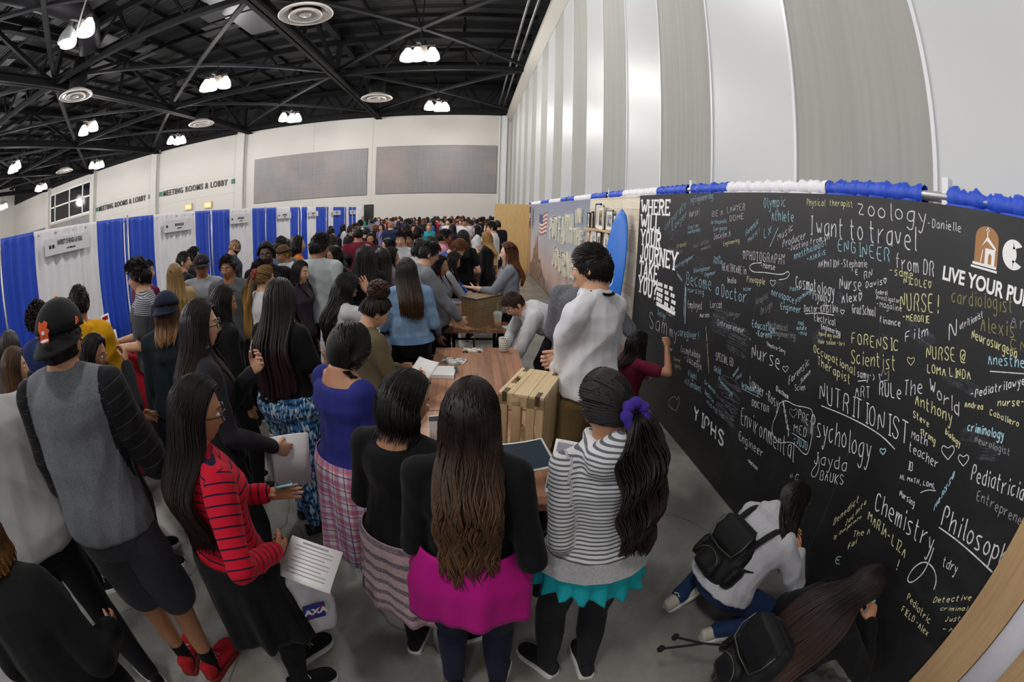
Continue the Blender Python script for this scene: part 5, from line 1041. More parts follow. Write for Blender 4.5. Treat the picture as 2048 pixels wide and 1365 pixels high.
def make_hair(I, hs_, rs, mat):
    kind = hs_['kind']; c, R, s = I['hc'], I['R'], I['hs']; h = I['h']; n = hs_.get('steps', 16); NS = hs_.get('n', 420) if hs_['kind'] != 'short' else int(hs_.get('n', 420)*(2.2 if hs_.get('n', 420) > 200 else 1)); vol = hs_.get('vol', .012); rad = hs_.get('r', .0042)*(.62 if hs_['kind'] == 'short' and hs_.get('n', 420) > 200 else 1)
    ax = np.array([.077+vol, .098+vol, .114+vol])*s
    def scalp(az_, el, off=0.):                                     # az 0 = back of the head, el 0 = crown .. pi/2 equator
        return np.stack([np.sin(az_)*np.sin(el)*(ax[0]+off), -np.cos(az_)*np.sin(el)*(ax[1]+off), np.cos(el)*(ax[2]+off)+.004], -1)
    # scalp cap so that no skin shows through
    mb = MB(); m_ = 28; rows = 10; V = []
    fr = math.radians(hs_.get('front', 112)); 
    for j in range(rows):
        for i in range(m_):
            a = -math.pi+2*math.pi*i/m_; lim = 1.95 if abs(a) < fr*.75 else (1.55 if abs(a) < fr else hs_.get('fringe', .78))
            lim = np.interp(abs(a), [0, fr*.7, fr, min(math.pi, fr+.45), math.pi], [2.0, 1.9, 1.45, hs_.get('fringe', .80)+.1, hs_.get('fringe', .80)]); V.append(scalp(a, max(.02, lim*j/(rows-1)), -vol*.75 if j < rows-1 else -vol*.95))
    V = np.array(V) @ R.T+c; F = [(j*m_+i, j*m_+(i+1) % m_, (j+1)*m_+(i+1) % m_, (j+1)*m_+i) for j in range(rows-1) for i in range(m_)]
    P = R_ = None; t = np.linspace(0, 1, n)
    lat = lambda a: np.interp(np.abs(a), [0, fr*.7, fr, min(math.pi, fr+.45), math.pi], [1.95, 1.85, 1.4, hs_.get('fringe', .80)+.08, hs_.get('fringe', .80)])
    down = R.T @ np.array([0, 0, -1.])
    def world(p): return p @ R.T+c
    along = np.tile(t, (NS, 1)); tone = rs.rand(NS)
    if kind in ('long', 'braids', 'bob'):
        L = hs_['len']; az_ = rs.uniform(-fr, fr, NS)*(.55+.45*rs.rand(NS)**.3); az_ = np.clip(az_, -fr, fr); e1 = hs_.get('rel', 1.62)+rs.uniform(-.12, .12, NS); lay = rs.rand(NS)
        part = hs_.get('part', 0.) ; P = np.zeros((NS, n, 3)); ns = 7
        st = rs.uniform(.03, .35, NS)*(1+.9*(np.abs(az_) > 1.0))
        off = (lay-.5)*vol*1.4
        yr_ = np.interp(np.abs(az_), [0, .7, 1.25, fr], [-.055, -.01, .045, .080])+rs.normal(size=NS)*.010; yr_ = np.clip(yr_, -.085, .088)
        xr_ = np.sin(part)*.05+rs.uniform(0, .006, NS)*np.sign(az_); root_ = np.stack([xr_, yr_, (ax[2])*np.sqrt(np.clip(1-(yr_/(ax[1]+.004))**2-(xr_/ax[0])**2, .02, 1))+.004], -1); end_ = scalp(az_, e1)
        for k in range(ns):
            f = k/(ns-1); q = root_*(1-f)+end_*f; q = q+np.array([0, 0, .035])*math.sin(f*math.pi); nr_ = np.linalg.norm((q-np.array([0, 0, .004]))/ax, axis=1); q = (q-np.array([0, 0, .004]))/nr_[:, None]+np.array([0, 0, .004]); P[:, k] = q*(1+off[:, None]*4)
        P = P.copy(); W0 = world(P[:, ns-1]); lenf = L*(1-.22*rs.rand(NS)**2)*(1-hs_.get('taper', .15)*np.abs(az_)/fr); wv = hs_.get('wave', 0.); ph = rs.uniform(0, 6.28, NS); fq = hs_.get('freq', 18.)
        clump = np.round(az_*hs_.get('clump', 7)); phc = np.sin(clump*12.9898)*3.1
        out = np.zeros((NS, n, 3)); out[:, :ns] = world(P[:, :ns])
        hz = c[2]; dirn = np.stack([np.sin(az_), -np.cos(az_)], -1) @ R[:2, :2].T
        conv = hs_.get('conv', .12)
        for k in range(ns, n):
            f = (k-ns+1)/(n-ns); d = lenf*f; q = W0.copy(); q[:, 2] -= d
            sprd = (.012*np.sin(f*3.1)-conv*f*d)+hs_.get('spread', 0.)*f
            q[:, :2] += dirn*sprd[:, None]; q[:, :2] += np.array(hs_.get('drift', (0, 0)))*f*L
            A = wv*(.35+.65*f); q[:, 0] += A*np.sin(fq*d+phc+.25*ph); q[:, 1] += A*.7*np.cos(fq*d*1.07+phc*1.3+.25*ph)
            if hs_.get('bent'):
                Cs = np.array([I['spine'](x)[0] for x in np.linspace(-.1, 1.1, 14)]); tb = I['tab']; rd = np.array([max(np.interp(x, [r[0] for r in tb], [r[2] for r in tb]), .8*np.interp(x, [r[0] for r in tb], [r[1] for r in tb]))*h+.045 for x in np.linspace(-.1, 1.1, 14)])
                dd = q[:, None]-Cs[None]; dist = np.linalg.norm(dd, axis=2)/rd; jj = dist.argmin(1); m_i = dist[np.arange(NS), jj] < 1+.15*lay; v_ = dd[np.arange(NS), jj]; v_ = v_+np.array(hs_['bent'])*.08; q = np.where(m_i[:, None], Cs[jj]+v_/np.linalg.norm(v_, axis=1)[:, None]*(rd[jj]*(1+.15*lay))[:, None], q)
                out[:, k] = q; continue
            # lie over the shoulders and back instead of through them
            tt = np.clip((q[:, 2]-I['spine'](0)[0][2])/(I['spine'](1)[0][2]-I['spine'](0)[0][2]+1e-6), -.3, 1.1)
            for z_ in range(1):
                cen = np.array([I['spine'](x)[0] for x in np.linspace(-.3, 1.1, 15)]); cx = np.interp(tt, np.linspace(-.3, 1.1, 15), cen[:, 0]); cy = np.interp(tt, np.linspace(-.3, 1.1, 15), cen[:, 1])
                tb = I['tab']; wd = np.interp(tt, [r[0] for r in tb], [r[1] for r in tb])*h*hs_.get('bw', 1.)+.035; dp = np.interp(tt, [r[0] for r in tb], [r[2] for r in tb])*h*hs_.get('bw', 1.)+.028
                dx, dy = q[:, 0]-cx, q[:, 1]-cy; rr = np.sqrt((dx/wd)**2+(dy/dp)**2)+1e-6; ins = (rr < 1+.12*lay) & (tt < 1.02); k_ = (1+.12*lay)/rr
                yb = cy-dp*np.sqrt(np.clip(1-(dx/wd)**2, .05, 1))*(1+.25*lay)
                back = ins & (dy < .035); q[back, 1] = yb[back]
                fr_ = ins & ~back; q[fr_, 1] = (cy+dp*np.sqrt(np.clip(1-(dx/wd)**2, .05, 1))*(1+.2*lay))[fr_]
            out[:, k] = q
        for _ in range(2): out[:, ns-1:-1] = .5*out[:, ns-1:-1]+.25*(out[:, ns-2:-2]+out[:, ns:])
        P = out; along = np.concatenate([np.linspace(0, .35, ns), np.linspace(.4, 1, n-ns)])[None].repeat(NS, 0)
        R_ = rad*(1+.4*rs.rand(NS))[:, None]*np.concatenate([np.ones(n-4), [.9, .75, .5, .15]])[None] if kind != 'braids' else rad*(1+.25*rs.rand(NS))[:, None]*np.ones((1, n))
    elif kind in ('pony', 'bun'):
        tie = np.array(hs_.get('tie', (0, -.115, .02)))*s; az_ = rs.uniform(-math.pi, math.pi, NS); P = np.zeros((NS, n, 3)); e0 = lat(az_)*(.25+.74*rs.rand(NS)**.6); S0 = scalp(az_, e0, 0.)
        for k in range(n):
            f = t[k]; q = S0*(1-f)+tie*f; nr = np.linalg.norm(q/ax, axis=1); lift = np.maximum(nr, 1.0*(1-f)+.98*f*(1 if True else 0)); q = q/nr[:, None]*np.maximum(lift, .99)[:, None] if f < .96 else q; P[:, k] = q*(1+(rs.rand(NS)*.02)[:, None])
        P = world(P); R_ = rad*.9*np.ones((NS, n)); along = np.tile(t*.3, (NS, 1)); Tw = world(tie[None])[0]
        NT_ = hs_.get('nt', 260); tone2 = rs.rand(NT_)
        if kind == 'pony':
            L = hs_['len']; dv = np.array(hs_.get('dir', (0, -.5, -.2))) ; ph = rs.uniform(0, 6.28, NT_); r0 = np.sqrt(rs.rand(NT_))*hs_.get('thick', .05); Q = np.zeros((NT_, n, 3)); wv = hs_.get('wave', .008); fq = hs_.get('freq', 16)
            lenf = L*(1-.35*rs.rand(NT_)**2)
            for k in range(n):
                f = t[k]; pr = r0*min(1, .35+2.4*f)*(1-.35*f**3); d = lenf*f; bx_ = dv[0]*L*(1-math.exp(-3*f))*.5; by = dv[1]*L*(1-math.exp(-4*f))*.5
                Q[:, k] = Tw+np.stack([bx_+np.cos(ph)*pr*1.35+wv*np.sin(fq*d+np.round(ph*2)), by+np.sin(ph)*pr*.75+wv*np.cos(fq*d+ph*2)-.012*f, -d+.025*math.sin(min(1, f*5)*math.pi)*(1 if L > .2 else .3)], -1)
            if hs_.get('braid'):
                for k in range(n):
                    f = t[k]; sgn = np.floor(ph/6.283*3); off = .013*np.stack([np.sin(f*30+sgn*2.09), .5*np.cos(f*60+sgn*2.09), 0*ph], -1); ctr = Tw+np.array(hs_['braid'](f)) ; Q[:, k] = ctr+off+.008*np.stack([np.cos(ph*7), np.sin(ph*5), 0*ph], -1)
            rQ = rad*np.concatenate([np.ones(n-3), [.8, .55, .15]])[None]*(1+.3*rs.rand(NT_))[:, None]
        else:
            br = hs_.get('size', .05); Q = np.zeros((NT_, n, 3)); u0 = rs.uniform(0, 6.28, NT_); v0 = rs.uniform(0, 6.28, NT_); ctr = Tw+R @ np.array(hs_.get('boff', (0, -.02, .03)))
            for k in range(n):
                a = u0+t[k]*4.2; b = v0+t[k]*2.6; rr = br*(.55+.45*np.abs(np.sin(v0*3))); rr = rr*(1+.16*np.sin(t[k]*22+u0*3)); Q[:, k] = ctr+np.stack([np.cos(a)*np.cos(b)*rr, np.sin(a)*np.cos(b)*rr, np.sin(b)*rr*.9], -1)
            rQ = rad*1.1*np.ones((NT_, n))
        P = np.concatenate([P, Q]); R_ = np.concatenate([R_, rQ]); tone = np.concatenate([tone, tone2]); along = np.concatenate([along, np.tile(.3+.7*t, (NT_, 1))])
        if hs_.get('tiemat') is not None:
            ring_ = [Tw+R @ (.034*np.array([math.cos(a), .35*math.sin(a)-.25, math.sin(a)])) for a in np.linspace(0, 2*math.pi, 25)]; obj('hair_tie', MB().tube(ring_, .013+.009*np.abs(np.sin(np.arange(25)*2.2)), K=8, cap=False), hs_['tiemat'], I['root'], smooth=True)
    elif kind == 'curly':
        az_ = rs.uniform(-math.pi, math.pi, NS); e0 = lat(az_)*np.sqrt(rs.rand(NS)); S0 = scalp(az_, e0, -.01); nr = U(S0) if False else S0/np.linalg.norm(S0, axis=1)[:, None]; P = np.zeros((NS, n, 3)); ph = rs.uniform(0, 6.28, NS); L = hs_['len']; cr = hs_.get('curl', .011)
        a1 = np.cross(nr, [.3, .5, .8]); a1 /= np.linalg.norm(a1, axis=1)[:, None]; b1 = np.cross(nr, a1); dn = R.T @ np.array([0, 0, -1.])
        for k in range(n):
            f = t[k]; P[:, k] = S0+nr*(L*f*(1-.25*rs.rand(NS)))[:, None]+dn*hs_.get('droop', 0.)*f*f+cr*min(1, f*4)*(np.cos(f*16+ph)[:, None]*a1+np.sin(f*16+ph)[:, None]*b1)
        P = world(P); R_ = rad*np.ones((NS, n))
    else:                                                            # short cuts: strands lie back over the skull
        L = hs_.get('len', .05); az_ = rs.uniform(-math.pi, math.pi, NS); lim = np.interp(np.abs(az_), [0, fr*.7, fr, min(math.pi, fr+.45), math.pi], [1.95, 1.85, 1.55, hs_.get('fringe', .85)+.15, hs_.get('fringe', .85)]); e0 = lim*np.sqrt(rs.rand(NS)); S0 = scalp(az_, e0, -vol*.8); nr = S0/(ax*ax); nr /= np.linalg.norm(nr, axis=1)[:, None]
        cb = np.array(hs_.get('comb', (.25, 1., .4))); cb = np.tile(cb, (NS, 1))+rs.normal(size=(NS, 3))*hs_.get('mess', .2); dn = np.array([0, .0, -1.]); wd = np.clip((e0-.75)/.7, 0, 1)[:, None]; D = cb*(1-wd)+(dn+np.stack([0*az_, -.35*np.ones(NS), 0*az_], -1)*.6)*wd; D -= (D*nr).sum(1)[:, None]*nr; D /= np.linalg.norm(D, axis=1)[:, None]+1e-6
        Ls = (L*(1-.65*wd[:, 0]*hs_.get('fade', .8)))*(.7+.5*rs.rand(NS)); P = np.zeros((NS, n, 3))
        for k in range(n):
            f = t[k]; q = S0+D*(Ls*f)[:, None]+nr*(hs_.get('lift', .35)*Ls*f*(1-.35*f)*(1-.8*wd[:, 0]))[:, None]; m2 = np.linalg.norm(q/(ax-vol*.85), axis=1); q = np.where((m2 < 1)[:, None], q/m2[:, None], q); P[:, k] = q
        P = world(P); R_ = rad*np.concatenate([np.ones(n-4), [.85, .7, .5, .2]])[None]*np.ones((NS, 1)); along = np.tile(t*.4, (NS, 1))
    me = strands_mesh(P, R_, tone, along, hs_.get('K', 3))
    # append the cap to the strand mesh
    o = obj('hair', me, mat, I['root']); 
    if hs_.get('capmesh', True):
        cm = mesh('hair_base', V, F); cm.attributes.new('tone', 'FLOAT', 'POINT').data.foreach_set('value', np.full(len(V), .25, np.float32)); cm.attributes.new('along', 'FLOAT', 'POINT'); obj('scalp_hair', cm, mat, o)
    return o
# ---- worn accessories (children of the person)
def glasses(I, mat=None):
    c, R, s = I['hc'], I['R'], I['hs']; mb = MB()
    for sd in (1, -1):
        ring_ = [R @ (s*np.array([sd*.033+.024*math.cos(a)*1.05, .099-.012*abs(math.cos(a))*(math.cos(a)*sd > 0), .003+.018*math.sin(a)]))+c for a in np.linspace(0, 2*math.pi, 21)]; mb.tube(ring_, .0023, K=6, cap=False)
        mb.tube([R @ (s*np.array(p))+c for p in ((sd*.058, .088, .008), (sd*.078, .05, .008), (sd*.082, .0, .004), (sd*.08, -.015, -.012))], .0024, K=6)
    mb.tube([R @ (s*np.array(p))+c for p in ((-.01, .103, .006), (0, .106, .008), (.01, .103, .006))], .002, K=6); obj('glasses', mb, mat or mGlass, I['root'], smooth=True)
def cap_hat(I, mc, back=False, logo=None, brimmat=None, button=None):
    c, R, s = I['hc'], I['R'], I['hs']; mb = MB(); sg = -1 if back else 1; K = 28; rows = 9; V = []
    for j in range(rows):
        el = 1.42*j/(rows-1)
        for i in range(K):
            a = 2*math.pi*i/K; q = .094+.004*math.cos(6*a)*math.sin(el)*.3; V.append((math.cos(a)*math.sin(el)*.094, math.sin(a)*math.sin(el)*.115-.004, .012+math.cos(el)**.8*.122 if el < 1.57 else .0))
    F = [(j*K+i, j*K+(i+1) % K, (j+1)*K+(i+1) % K, (j+1)*K+i) for j in range(rows-1) for i in range(K)]
    V = np.array(V); V[:, 2] += .012; hat = obj('cap', mesh('cap', (V*s) @ R.T+c, F), mc, I['root']); so = hat.modifiers.new('t', 'SOLIDIFY'); so.thickness = .004
    B = []; nb = 13
    for j in range(6):
        for i in range(nb): a = math.pi*(i/(nb-1)); f = j/5; x = math.cos(a)*(.094+.004*f); y = .06*0+(math.sin(a)*(.105+.075*f*math.sin(a)**.5 if i not in (0, nb-1) else .02)); B.append((x, sg*y*1.0, .040-(.050 if back else .016)*f*math.sin(a)-.022*(x/.094)**2+.004))
    bo = obj('brim', mesh('brim', (np.array(B)*s) @ R.T+c, [(j*nb+i, j*nb+i+1, (j+1)*nb+i+1, (j+1)*nb+i) for j in range(5) for i in range(nb-1)]), brimmat or mc, hat); so = bo.modifiers.new('t', 'SOLIDIFY'); so.thickness = .005
    if button is not None: obj('button', MB().lathe([(0, .006), (.007, .003), (.009, 0), (0, -.003)], tuple(R @ (s*np.array([0, -.004, .149]))+c), 12), button, hat, smooth=True)
    return hat
def beard(I, mat):
    c, R, s = I['hc'], I['R'], I['hs']; hv, hf, hm = head_geo(False, 4); C = hv[np.array([f[:3] for f in hf])].mean(1); sel = [f for f, q in zip(hf, C) if q[2] < -.035 and q[1] > -.01 and not (abs(q[0]) < .026 and -.075 < q[2] < -.052)]
    ids = sorted({i for f in sel for i in f}); mp = {a: b for b, a in enumerate(ids)}; obj('beard', mesh('beard', ((hv[ids]*1.03)*s) @ R.T+c, [tuple(mp[i] for i in f) for f in sel]), mat, I['root'])
# ================================================================= tables, crates and what lies on them
mWal = wood('walnut_butcher_block', '6e4a36', 'a0745a', .34, plank=(.75, .062, 1), axis=1); mIron = M('black_iron_pipe', '202022', .45, .6)
TT = .80
def table(x0, x1, y0, y1, lb):
    r = empty('display_table', ((x0+x1)/2, (y0+y1)/2, 0), **T(lb, 'table', 'butcher block tables')); w_, l = (x1-x0)/2, (y1-y0)/2
    bevel(obj('tabletop', MB().bx(-w_, w_, -l, l, TT-.045, TT), mWal, r), .004)
    for sx in (-1, 1):
        for sy in (-1, 1):
            lg = obj('leg', MB().tube([(sx*(w_-.09), sy*(l-.12), .0), (sx*(w_-.09), sy*(l-.12), TT-.04)], .026, K=12), mIron, r, smooth=True)
            obj('flange', MB().lathe([(0, TT-.046), (.05, TT-.046), (.05, TT-.06), (.03, TT-.08), (.0, TT-.08)], (sx*(w_-.09), sy*(l-.12), 0)), mIron, lg, smooth=True)
    obj('stretcher', MB().tube([(-w_+.09, -l+.12, .2), (w_-.09, -l+.12, .2)], .018).tube([(-w_+.09, l-.12, .2), (w_-.09, l-.12, .2)], .018).tube([(0, -l+.12, .2), (0, l-.12, .2)], .018), mIron, r, smooth=True)
table(-.335, .455, 1.72, 2.785, 'walnut butcher block table carrying the pale slatted crate'); table(-.335, .455, 2.80, 4.235, 'walnut butcher block table with triangle patterned cup and brochures'); table(-.345, .45, 4.92, 6.75, 'walnut butcher block table holding the brown crate and iced drink'); table(-.3, .5, 8.0, 9.6, 'far walnut table with a crate, beside the blond person in black blazer')
mCr1 = wood('pale_crate_wood', 'b59870', 'd0b88e', .55, axis=2); mCr1b = wood('pale_crate_end_grain', 'c4aa80', 'd9c49c', .55, axis=1); mCr2 = wood('weathered_brown_crate_wood', '705a40', '967c58', .6, axis=0); mLe = M('brown_leather_tab', '4e3b2b', .5); mNail = M('steel_nail', '8a8a88', .3, .8)
def plank(mb, x0, x1, y0, y1, z0, z1): return mb.bx(x0, x1, y0, y1, z0, z1)
# pale crate standing on end, slats upright
c1 = empty('wooden_crate', (.34, 2.325, TT), -24, **T('pale wooden crate standing on end on the walnut table, slotted front', 'crate', 'wooden crates'))
a, b, hh = .124, .2025, .39
for i in range(3): bevel(obj('top_board', MB().bx(-a+i*2*a/3+.001, -a+(i+1)*2*a/3-.001, -b, b, hh-.016, hh), mCr1b, c1), .002) if i != 0 else None
bevel(obj('top_board', MB().bx(-a, -a+.02, -b, b, hh-.016, hh).bx(-a+.05, -a+2*a/3-.001, -b, b, hh-.016, hh).bx(-a+.02, -a+.05, -b, -.06, hh-.016, hh).bx(-a+.02, -a+.05, .06, b, hh-.016, hh), mCr1b, c1), .002)
obj('bottom_board', MB().bx(-a, a, -b, b, 0, .016), mCr1b, c1)
for i in range(3): bevel(obj('side_board', MB().bx(a-.014, a, -b+i*2*b/3+.001, -b+(i+1)*2*b/3-.001, .016, hh-.016), mCr1, c1), .002)
bevel(obj('side_board', MB().bx(-a, -a+.014, -b, -.07, .016, hh-.016).bx(-a, -a+.014, .07, b, .016, hh-.016), mCr1, c1), .002)
for x0, x1 in ((-a, -a+.05), (-a+.075, -a+.125), (-a+.155, -a+.20), (a-.036, a)): obj('front_slat', MB().bx(x0, x1, -b, -b+.014, .016, hh-.016), mCr1, c1)
obj('front_rail', MB().bx(-a, a, -b+.0, -b+.014, hh-.07, hh-.016), mCr1, c1)
for sx in (-1, 1):
    for sy in (-1, 1):
        lt_ = obj('leather_tab', MB().bx(sx*(a-.035)-.012, sx*(a-.035)+.012, sy*(b-.03)-.03, sy*(b-.03)+.033, hh, hh+.003).bx(sx*(a-.035)-.012, sx*(a-.035)+.012, sy*(b+.001)-.002, sy*(b+.001)+.002, hh-.05, hh+.003), mLe, c1); obj('stud', MB().lathe([(0, .003), (.004, .002), (.005, 0)], (sx*(a-.035), sy*(b-.045), hh+.003), 10), mNail, lt_)
# brown crate on its side
c2 = empty('wooden_crate', (.165, 5.26, TT), -43, **T('dark brown wooden crate on the second walnut table, behind the iced drink', 'crate', 'wooden crates'))
a, b, hh = .118, .265, .335; mSt3 = M('steel_corner', 'a8aaac', .35, .8)
for i in range(3): bevel(obj('top_board', MB().bx(-a+i*2*a/3+.002, -a+(i+1)*2*a/3-.002, -b, b, hh-.014, hh), mCr2, c2), .002)
for i in range(3):
    for sx in (-1, 1): bevel(obj('side_board', MB().bx(sx*a-.007, sx*a+.007, -b, b, .012+i*(hh-.03)/3, .012+(i+1)*(hh-.03)/3-.003), mCr2, c2), .002)
obj('bottom_board', MB().bx(-a-.01, a+.01, -b-.01, b+.01, 0, .014), mCr2, c2)
for sy in (-1, 1):
    for i in range(4): obj('end_board', MB().bx(-a+i*2*a/4+.002, -a+(i+1)*2*a/4-.002, sy*(b-.007)-.007, sy*(b-.007)+.007, .014, hh-.014), mCr2, c2)
    obj('metal_edge', MB().bx(-a-.008, a+.008, sy*b-.012, sy*b+.012, hh-.012, hh+.003), mSt3, c2)
c3 = empty('wooden_crate', (.06, 8.5, TT), 8, **T('brown wooden crate on the far table beside the long-haired person in black', 'crate', 'wooden crates'))
for z0, z1 in ((0, .12), (.13, .26), (.27, .40)):
    for sx in (-1, 1): obj('side_board', MB().bx(sx*.13-.008, sx*.13+.008, -.22, .22, z0, z1), mCr2, c3)
    for sy in (-1, 1): obj('end_board', MB().bx(-.13, .13, sy*.22-.008, sy*.22+.008, z0, z1), mCr2, c3)
obj('bottom_board', MB().bx(-.13, .13, -.22, .22, 0, .012), mCr2, c3); obj('top_board', MB().bx(-.13, .13, -.22, .22, .40, .415), mCr2, c3)
c4 = empty('display_box', (.28, 9.15, TT), 0, **T('pale open display box with small pictures on the far table', 'box'))
obj('shelf_frame', MB().bx(-.25, .25, .1, .12, 0, .5).bx(-.25, -.235, -.1, .1, 0, .5).bx(.235, .25, -.1, .1, 0, .5).bx(-.25, .25, -.1, .1, 0, .015).bx(-.25, .25, -.1, .1, .485, .5).bx(-.25, .25, -.1, .1, .24, .255), mCr1b, c4)
obj('picture_card', MB().bx(-.1, .04, .08, .095, .28, .44), M('grey_card', 'b9b6b0', .6), c4)
def onT(px, py, z=TT): p = at(px, py, z); return p
# triangle cup
def tri_mat():
    t = NT('triangle_print_ceramic'); tc = t.n('TexCoord'); sp = t.n('SeparateXYZ'); t.l(tc.outputs['Object'], sp.inputs[0]); an = t.math('DIVIDE', t.math('ARCTAN2', sp.outputs[1], sp.outputs[0]), 2*math.pi/16)
    row = t.math('DIVIDE', sp.outputs[2], .0215); fr = t.math('FRACT', row); odd = t.math('MULTIPLY', t.math('FLOOR', t.math('MODULO', row, 2.)), .5); u = t.math('ABSOLUTE', t.math('SUBTRACT', t.math('FRACT', t.math('ADD', an, odd)), .5))
    inn = t.math('MULTIPLY', t.math('LESS_THAN', t.math('ADD', u, t.math('MULTIPLY', fr, .48)), .46), t.math('MULTIPLY', t.math('LESS_THAN', fr, .85), t.math('GREATER_THAN', fr, .08)))
    t.col(t.mix(inn, srgb('e6e2da'), srgb('3b2a20'))); t.set(Roughness=.3); return t.m
p = onT(1007, 703); cup = empty('patterned_cup', (p[0], p[1], TT), **T('white handle-free cup with dark triangle pattern at the table corner', 'cup'))
obj('cup_body', MB().lathe([(0, .004), (.040, .0), (.044, .01), (.050, .135), (.0465, .135), (.041, .014), (0, .012)], K=32), tri_mat(), cup, smooth=True)
# iced drink
p = onT(995, 656); dk = empty('iced_drink', (p[0], p[1], TT), **T('clear plastic cup of iced coffee with a green straw', 'drink'))
t = NT('clear_plastic'); t.col((.9, .93, .93)); t.set(Roughness=.08, Alpha=.22); mClr = t.m
obj('plastic_cup', MB().lathe([(0, 0), (.034, 0), (.052, .165), (.053, .168), (.050, .166), (.033, .004), (0, .004)], K=28), mClr, dk, smooth=True)
obj('coffee', MB().lathe([(0, .005), (.0325, .005), (.043, .10), (0, .10)], K=24), M('milky_coffee', 'c39a63', .3), dk, smooth=True)
obj('lid', MB().lathe([(.054, .162), (.055, .172), (.048, .176), (.045, .19), (.012, .195), (.012, .19), (.044, .185)], K=28), mClr, dk, smooth=True)
obj('straw', MB().tube([(.0, .01, .02), (-.004, -.005, .29)], .0045), M('green_straw', '1f9a57', .35), dk, smooth=True)
# paper goods
mPap = M('white_paper', 'e4e3e4', .6, var=.03)
def sheet(name, p, w_, l, rz, mat, lb, cat, h=.003, z=TT, parts=None):
    r = empty(name, (p[0], p[1], z), rz, **T(lb, cat)); bevel(obj('pages', MB().bx(-w_/2, w_/2, -l/2, l/2, .0, h), mat, r), .001)
    for nm, x0, x1, y0, y1, m in (parts or ()): obj(nm, MB().bx(x0, x1, y0, y1, h, h+.001), m, r)
    return r
def collage(name, seed, cols=('d8d4cc', '2c2c2e', 'c9a26a', 'f0efec')):
    t = NT(name); v = t.coord(); vo = t.n('TexVoronoi'); vo.inputs['Scale'].default_value = 34; t.l(v, vo.inputs['Vector']); s_ = t.n('SeparateColor'); t.l(vo.outputs['Color'], s_.inputs[0])
    t.col(t.ramp(s_.outputs[0], [(.0, srgb(cols[0])), (.35, srgb(cols[3])), (.62, srgb(cols[2])), (.8, srgb(cols[1]))])); t.b.inputs['Roughness'].default_value = .35; return t.m
mCo = collage('photo_collage_print', 1); mCo2 = collage('grey_photo_collage_print', 2, ('cfd2d2', '5a6468', 'b9a58a', 'eceeee'))
p = onT(945, 702); bro = sheet('brochure_stack', p, .19, .12, 4, mCo, 'fanned stack of collage printed brochures, far side of the cup table', 'brochures', .012)
p = onT(908, 724); bro = sheet('brochure_stack', p, .21, .15, -14, mCo2, 'loose stack of pale collage brochures left on the cup table', 'brochures', .012)
p = onT(886, 748); nb_ = sheet('notepad', p, .20, .22, -3, mPap, 'thick white notepad at the near left of the cup table', 'notepad', .03); obj('clip', MB().bx(.09, .115, .03, .09, .0, .05), M('smoked_plastic_clip', '5f7378', .2), nb_)
p = onT(910, 604); sheet('clipboard', p, .24, .33, -20, mPap, 'white form sheet on a dark clipboard beside the brown crate', 'clipboard', .012, parts=None)
p = onT(918, 637); sheet('card_stack', p, .13, .10, 0, mCo, 'small stack of printed cards beside the brown crate', 'cards', .015)
p = onT(1030, 655); sheet('brochure', p, .26, .2, 18, M('pale_blue_brochure', 'c3d2de', .4), 'pale blue brochure under the iced drink at the table edge', 'brochure', .004, parts=(('photo_panel', -.12, -.02, -.05, .08, mCo2),))
p = onT(935, 588); sheet('form_sheet', p, .22, .3, -60, mPap, 'white form being signed behind the brown crate', 'paper', .002)
p = at(858, 842, TT); bh = empty('brochure_holder', (-.20, 2.35, TT), 12, **T('slim white card stand between two heads on the near table', 'card stand')); obj('back_card', MB().bx(-.04, .04, -.004, .004, 0, .17), mPap, bh); obj('header', MB().bx(-.04, .04, -.006, -.004, .14, .17), M('slate_card', '5c6a76', .5), bh)
# glossy brochures in front of the crate
# ---- cloth covered booth tables on the left
def cloth_table(cx, cy, w_, l, rz, col, lb, h=.8):
    r = empty('draped_table', (cx, cy, 0), rz, **T(lb, 'table')); n = 120; V = []
    u = np.linspace(0, 1, n, endpoint=False); per = [(-w_/2, -l/2), (w_/2, -l/2), (w_/2, l/2), (-w_/2, l/2)]; P = []
    for q in u:
        k = int(q*4); f = q*4-k; a_, b_ = per[k], per[(k+1) % 4]; P.append((a_[0]+(b_[0]-a_[0])*f, a_[1]+(b_[1]-a_[1])*f))
    P = np.array(P); nr = P/np.linalg.norm(P, axis=1)[:, None]
    for z, o in ((h, -.02), (h, 0), (h-.02, .008), (h*.5, .02), (.01, .035)): V.append(np.column_stack([P+nr*(o+(.014*np.sin(np.arange(n)*1.3)*(1-z/h))[:, None]), np.full(n, z)]))
    F = [(j*n+i, j*n+(i+1) % n, (j+1)*n+(i+1) % n, (j+1)*n+i) for j in range(4) for i in range(n)]+[tuple(range(n))]
    obj('table_cloth', mesh('table_cloth', np.array(V).reshape(-1, 3), F), cloth('table_cloth_'+col, col, .6), r); return r
p = at(268, 694, 1.12); RT = cloth_table(p[0]-.12, p[1]+.05, .5, .8, 44, 'c8102e', 'table under a bright red cloth behind the yellow hoodie', 1.12); RTp = p
p = at(425, 482, .8); cloth_table(p[0]-.1, p[1], .6, 1.7, 0, '1c45b0', 'table under a royal blue cloth near the bald bearded person'); p = at(612, 505, .8); cloth_table(-4.7, 9.6, .6, 1.7, 0, '1c45b0', 'second royal blue cloth table further along the booth row'); cloth_table(-4.75, 13.0, .6, 1.7, 0, '1c45b0', 'third royal blue cloth table along the booth row'); cloth_table(-5.1, 2.6, .6, 1.7, 0, '1c45b0', 'royal blue cloth table by the white drape behind the yellow hoodie')
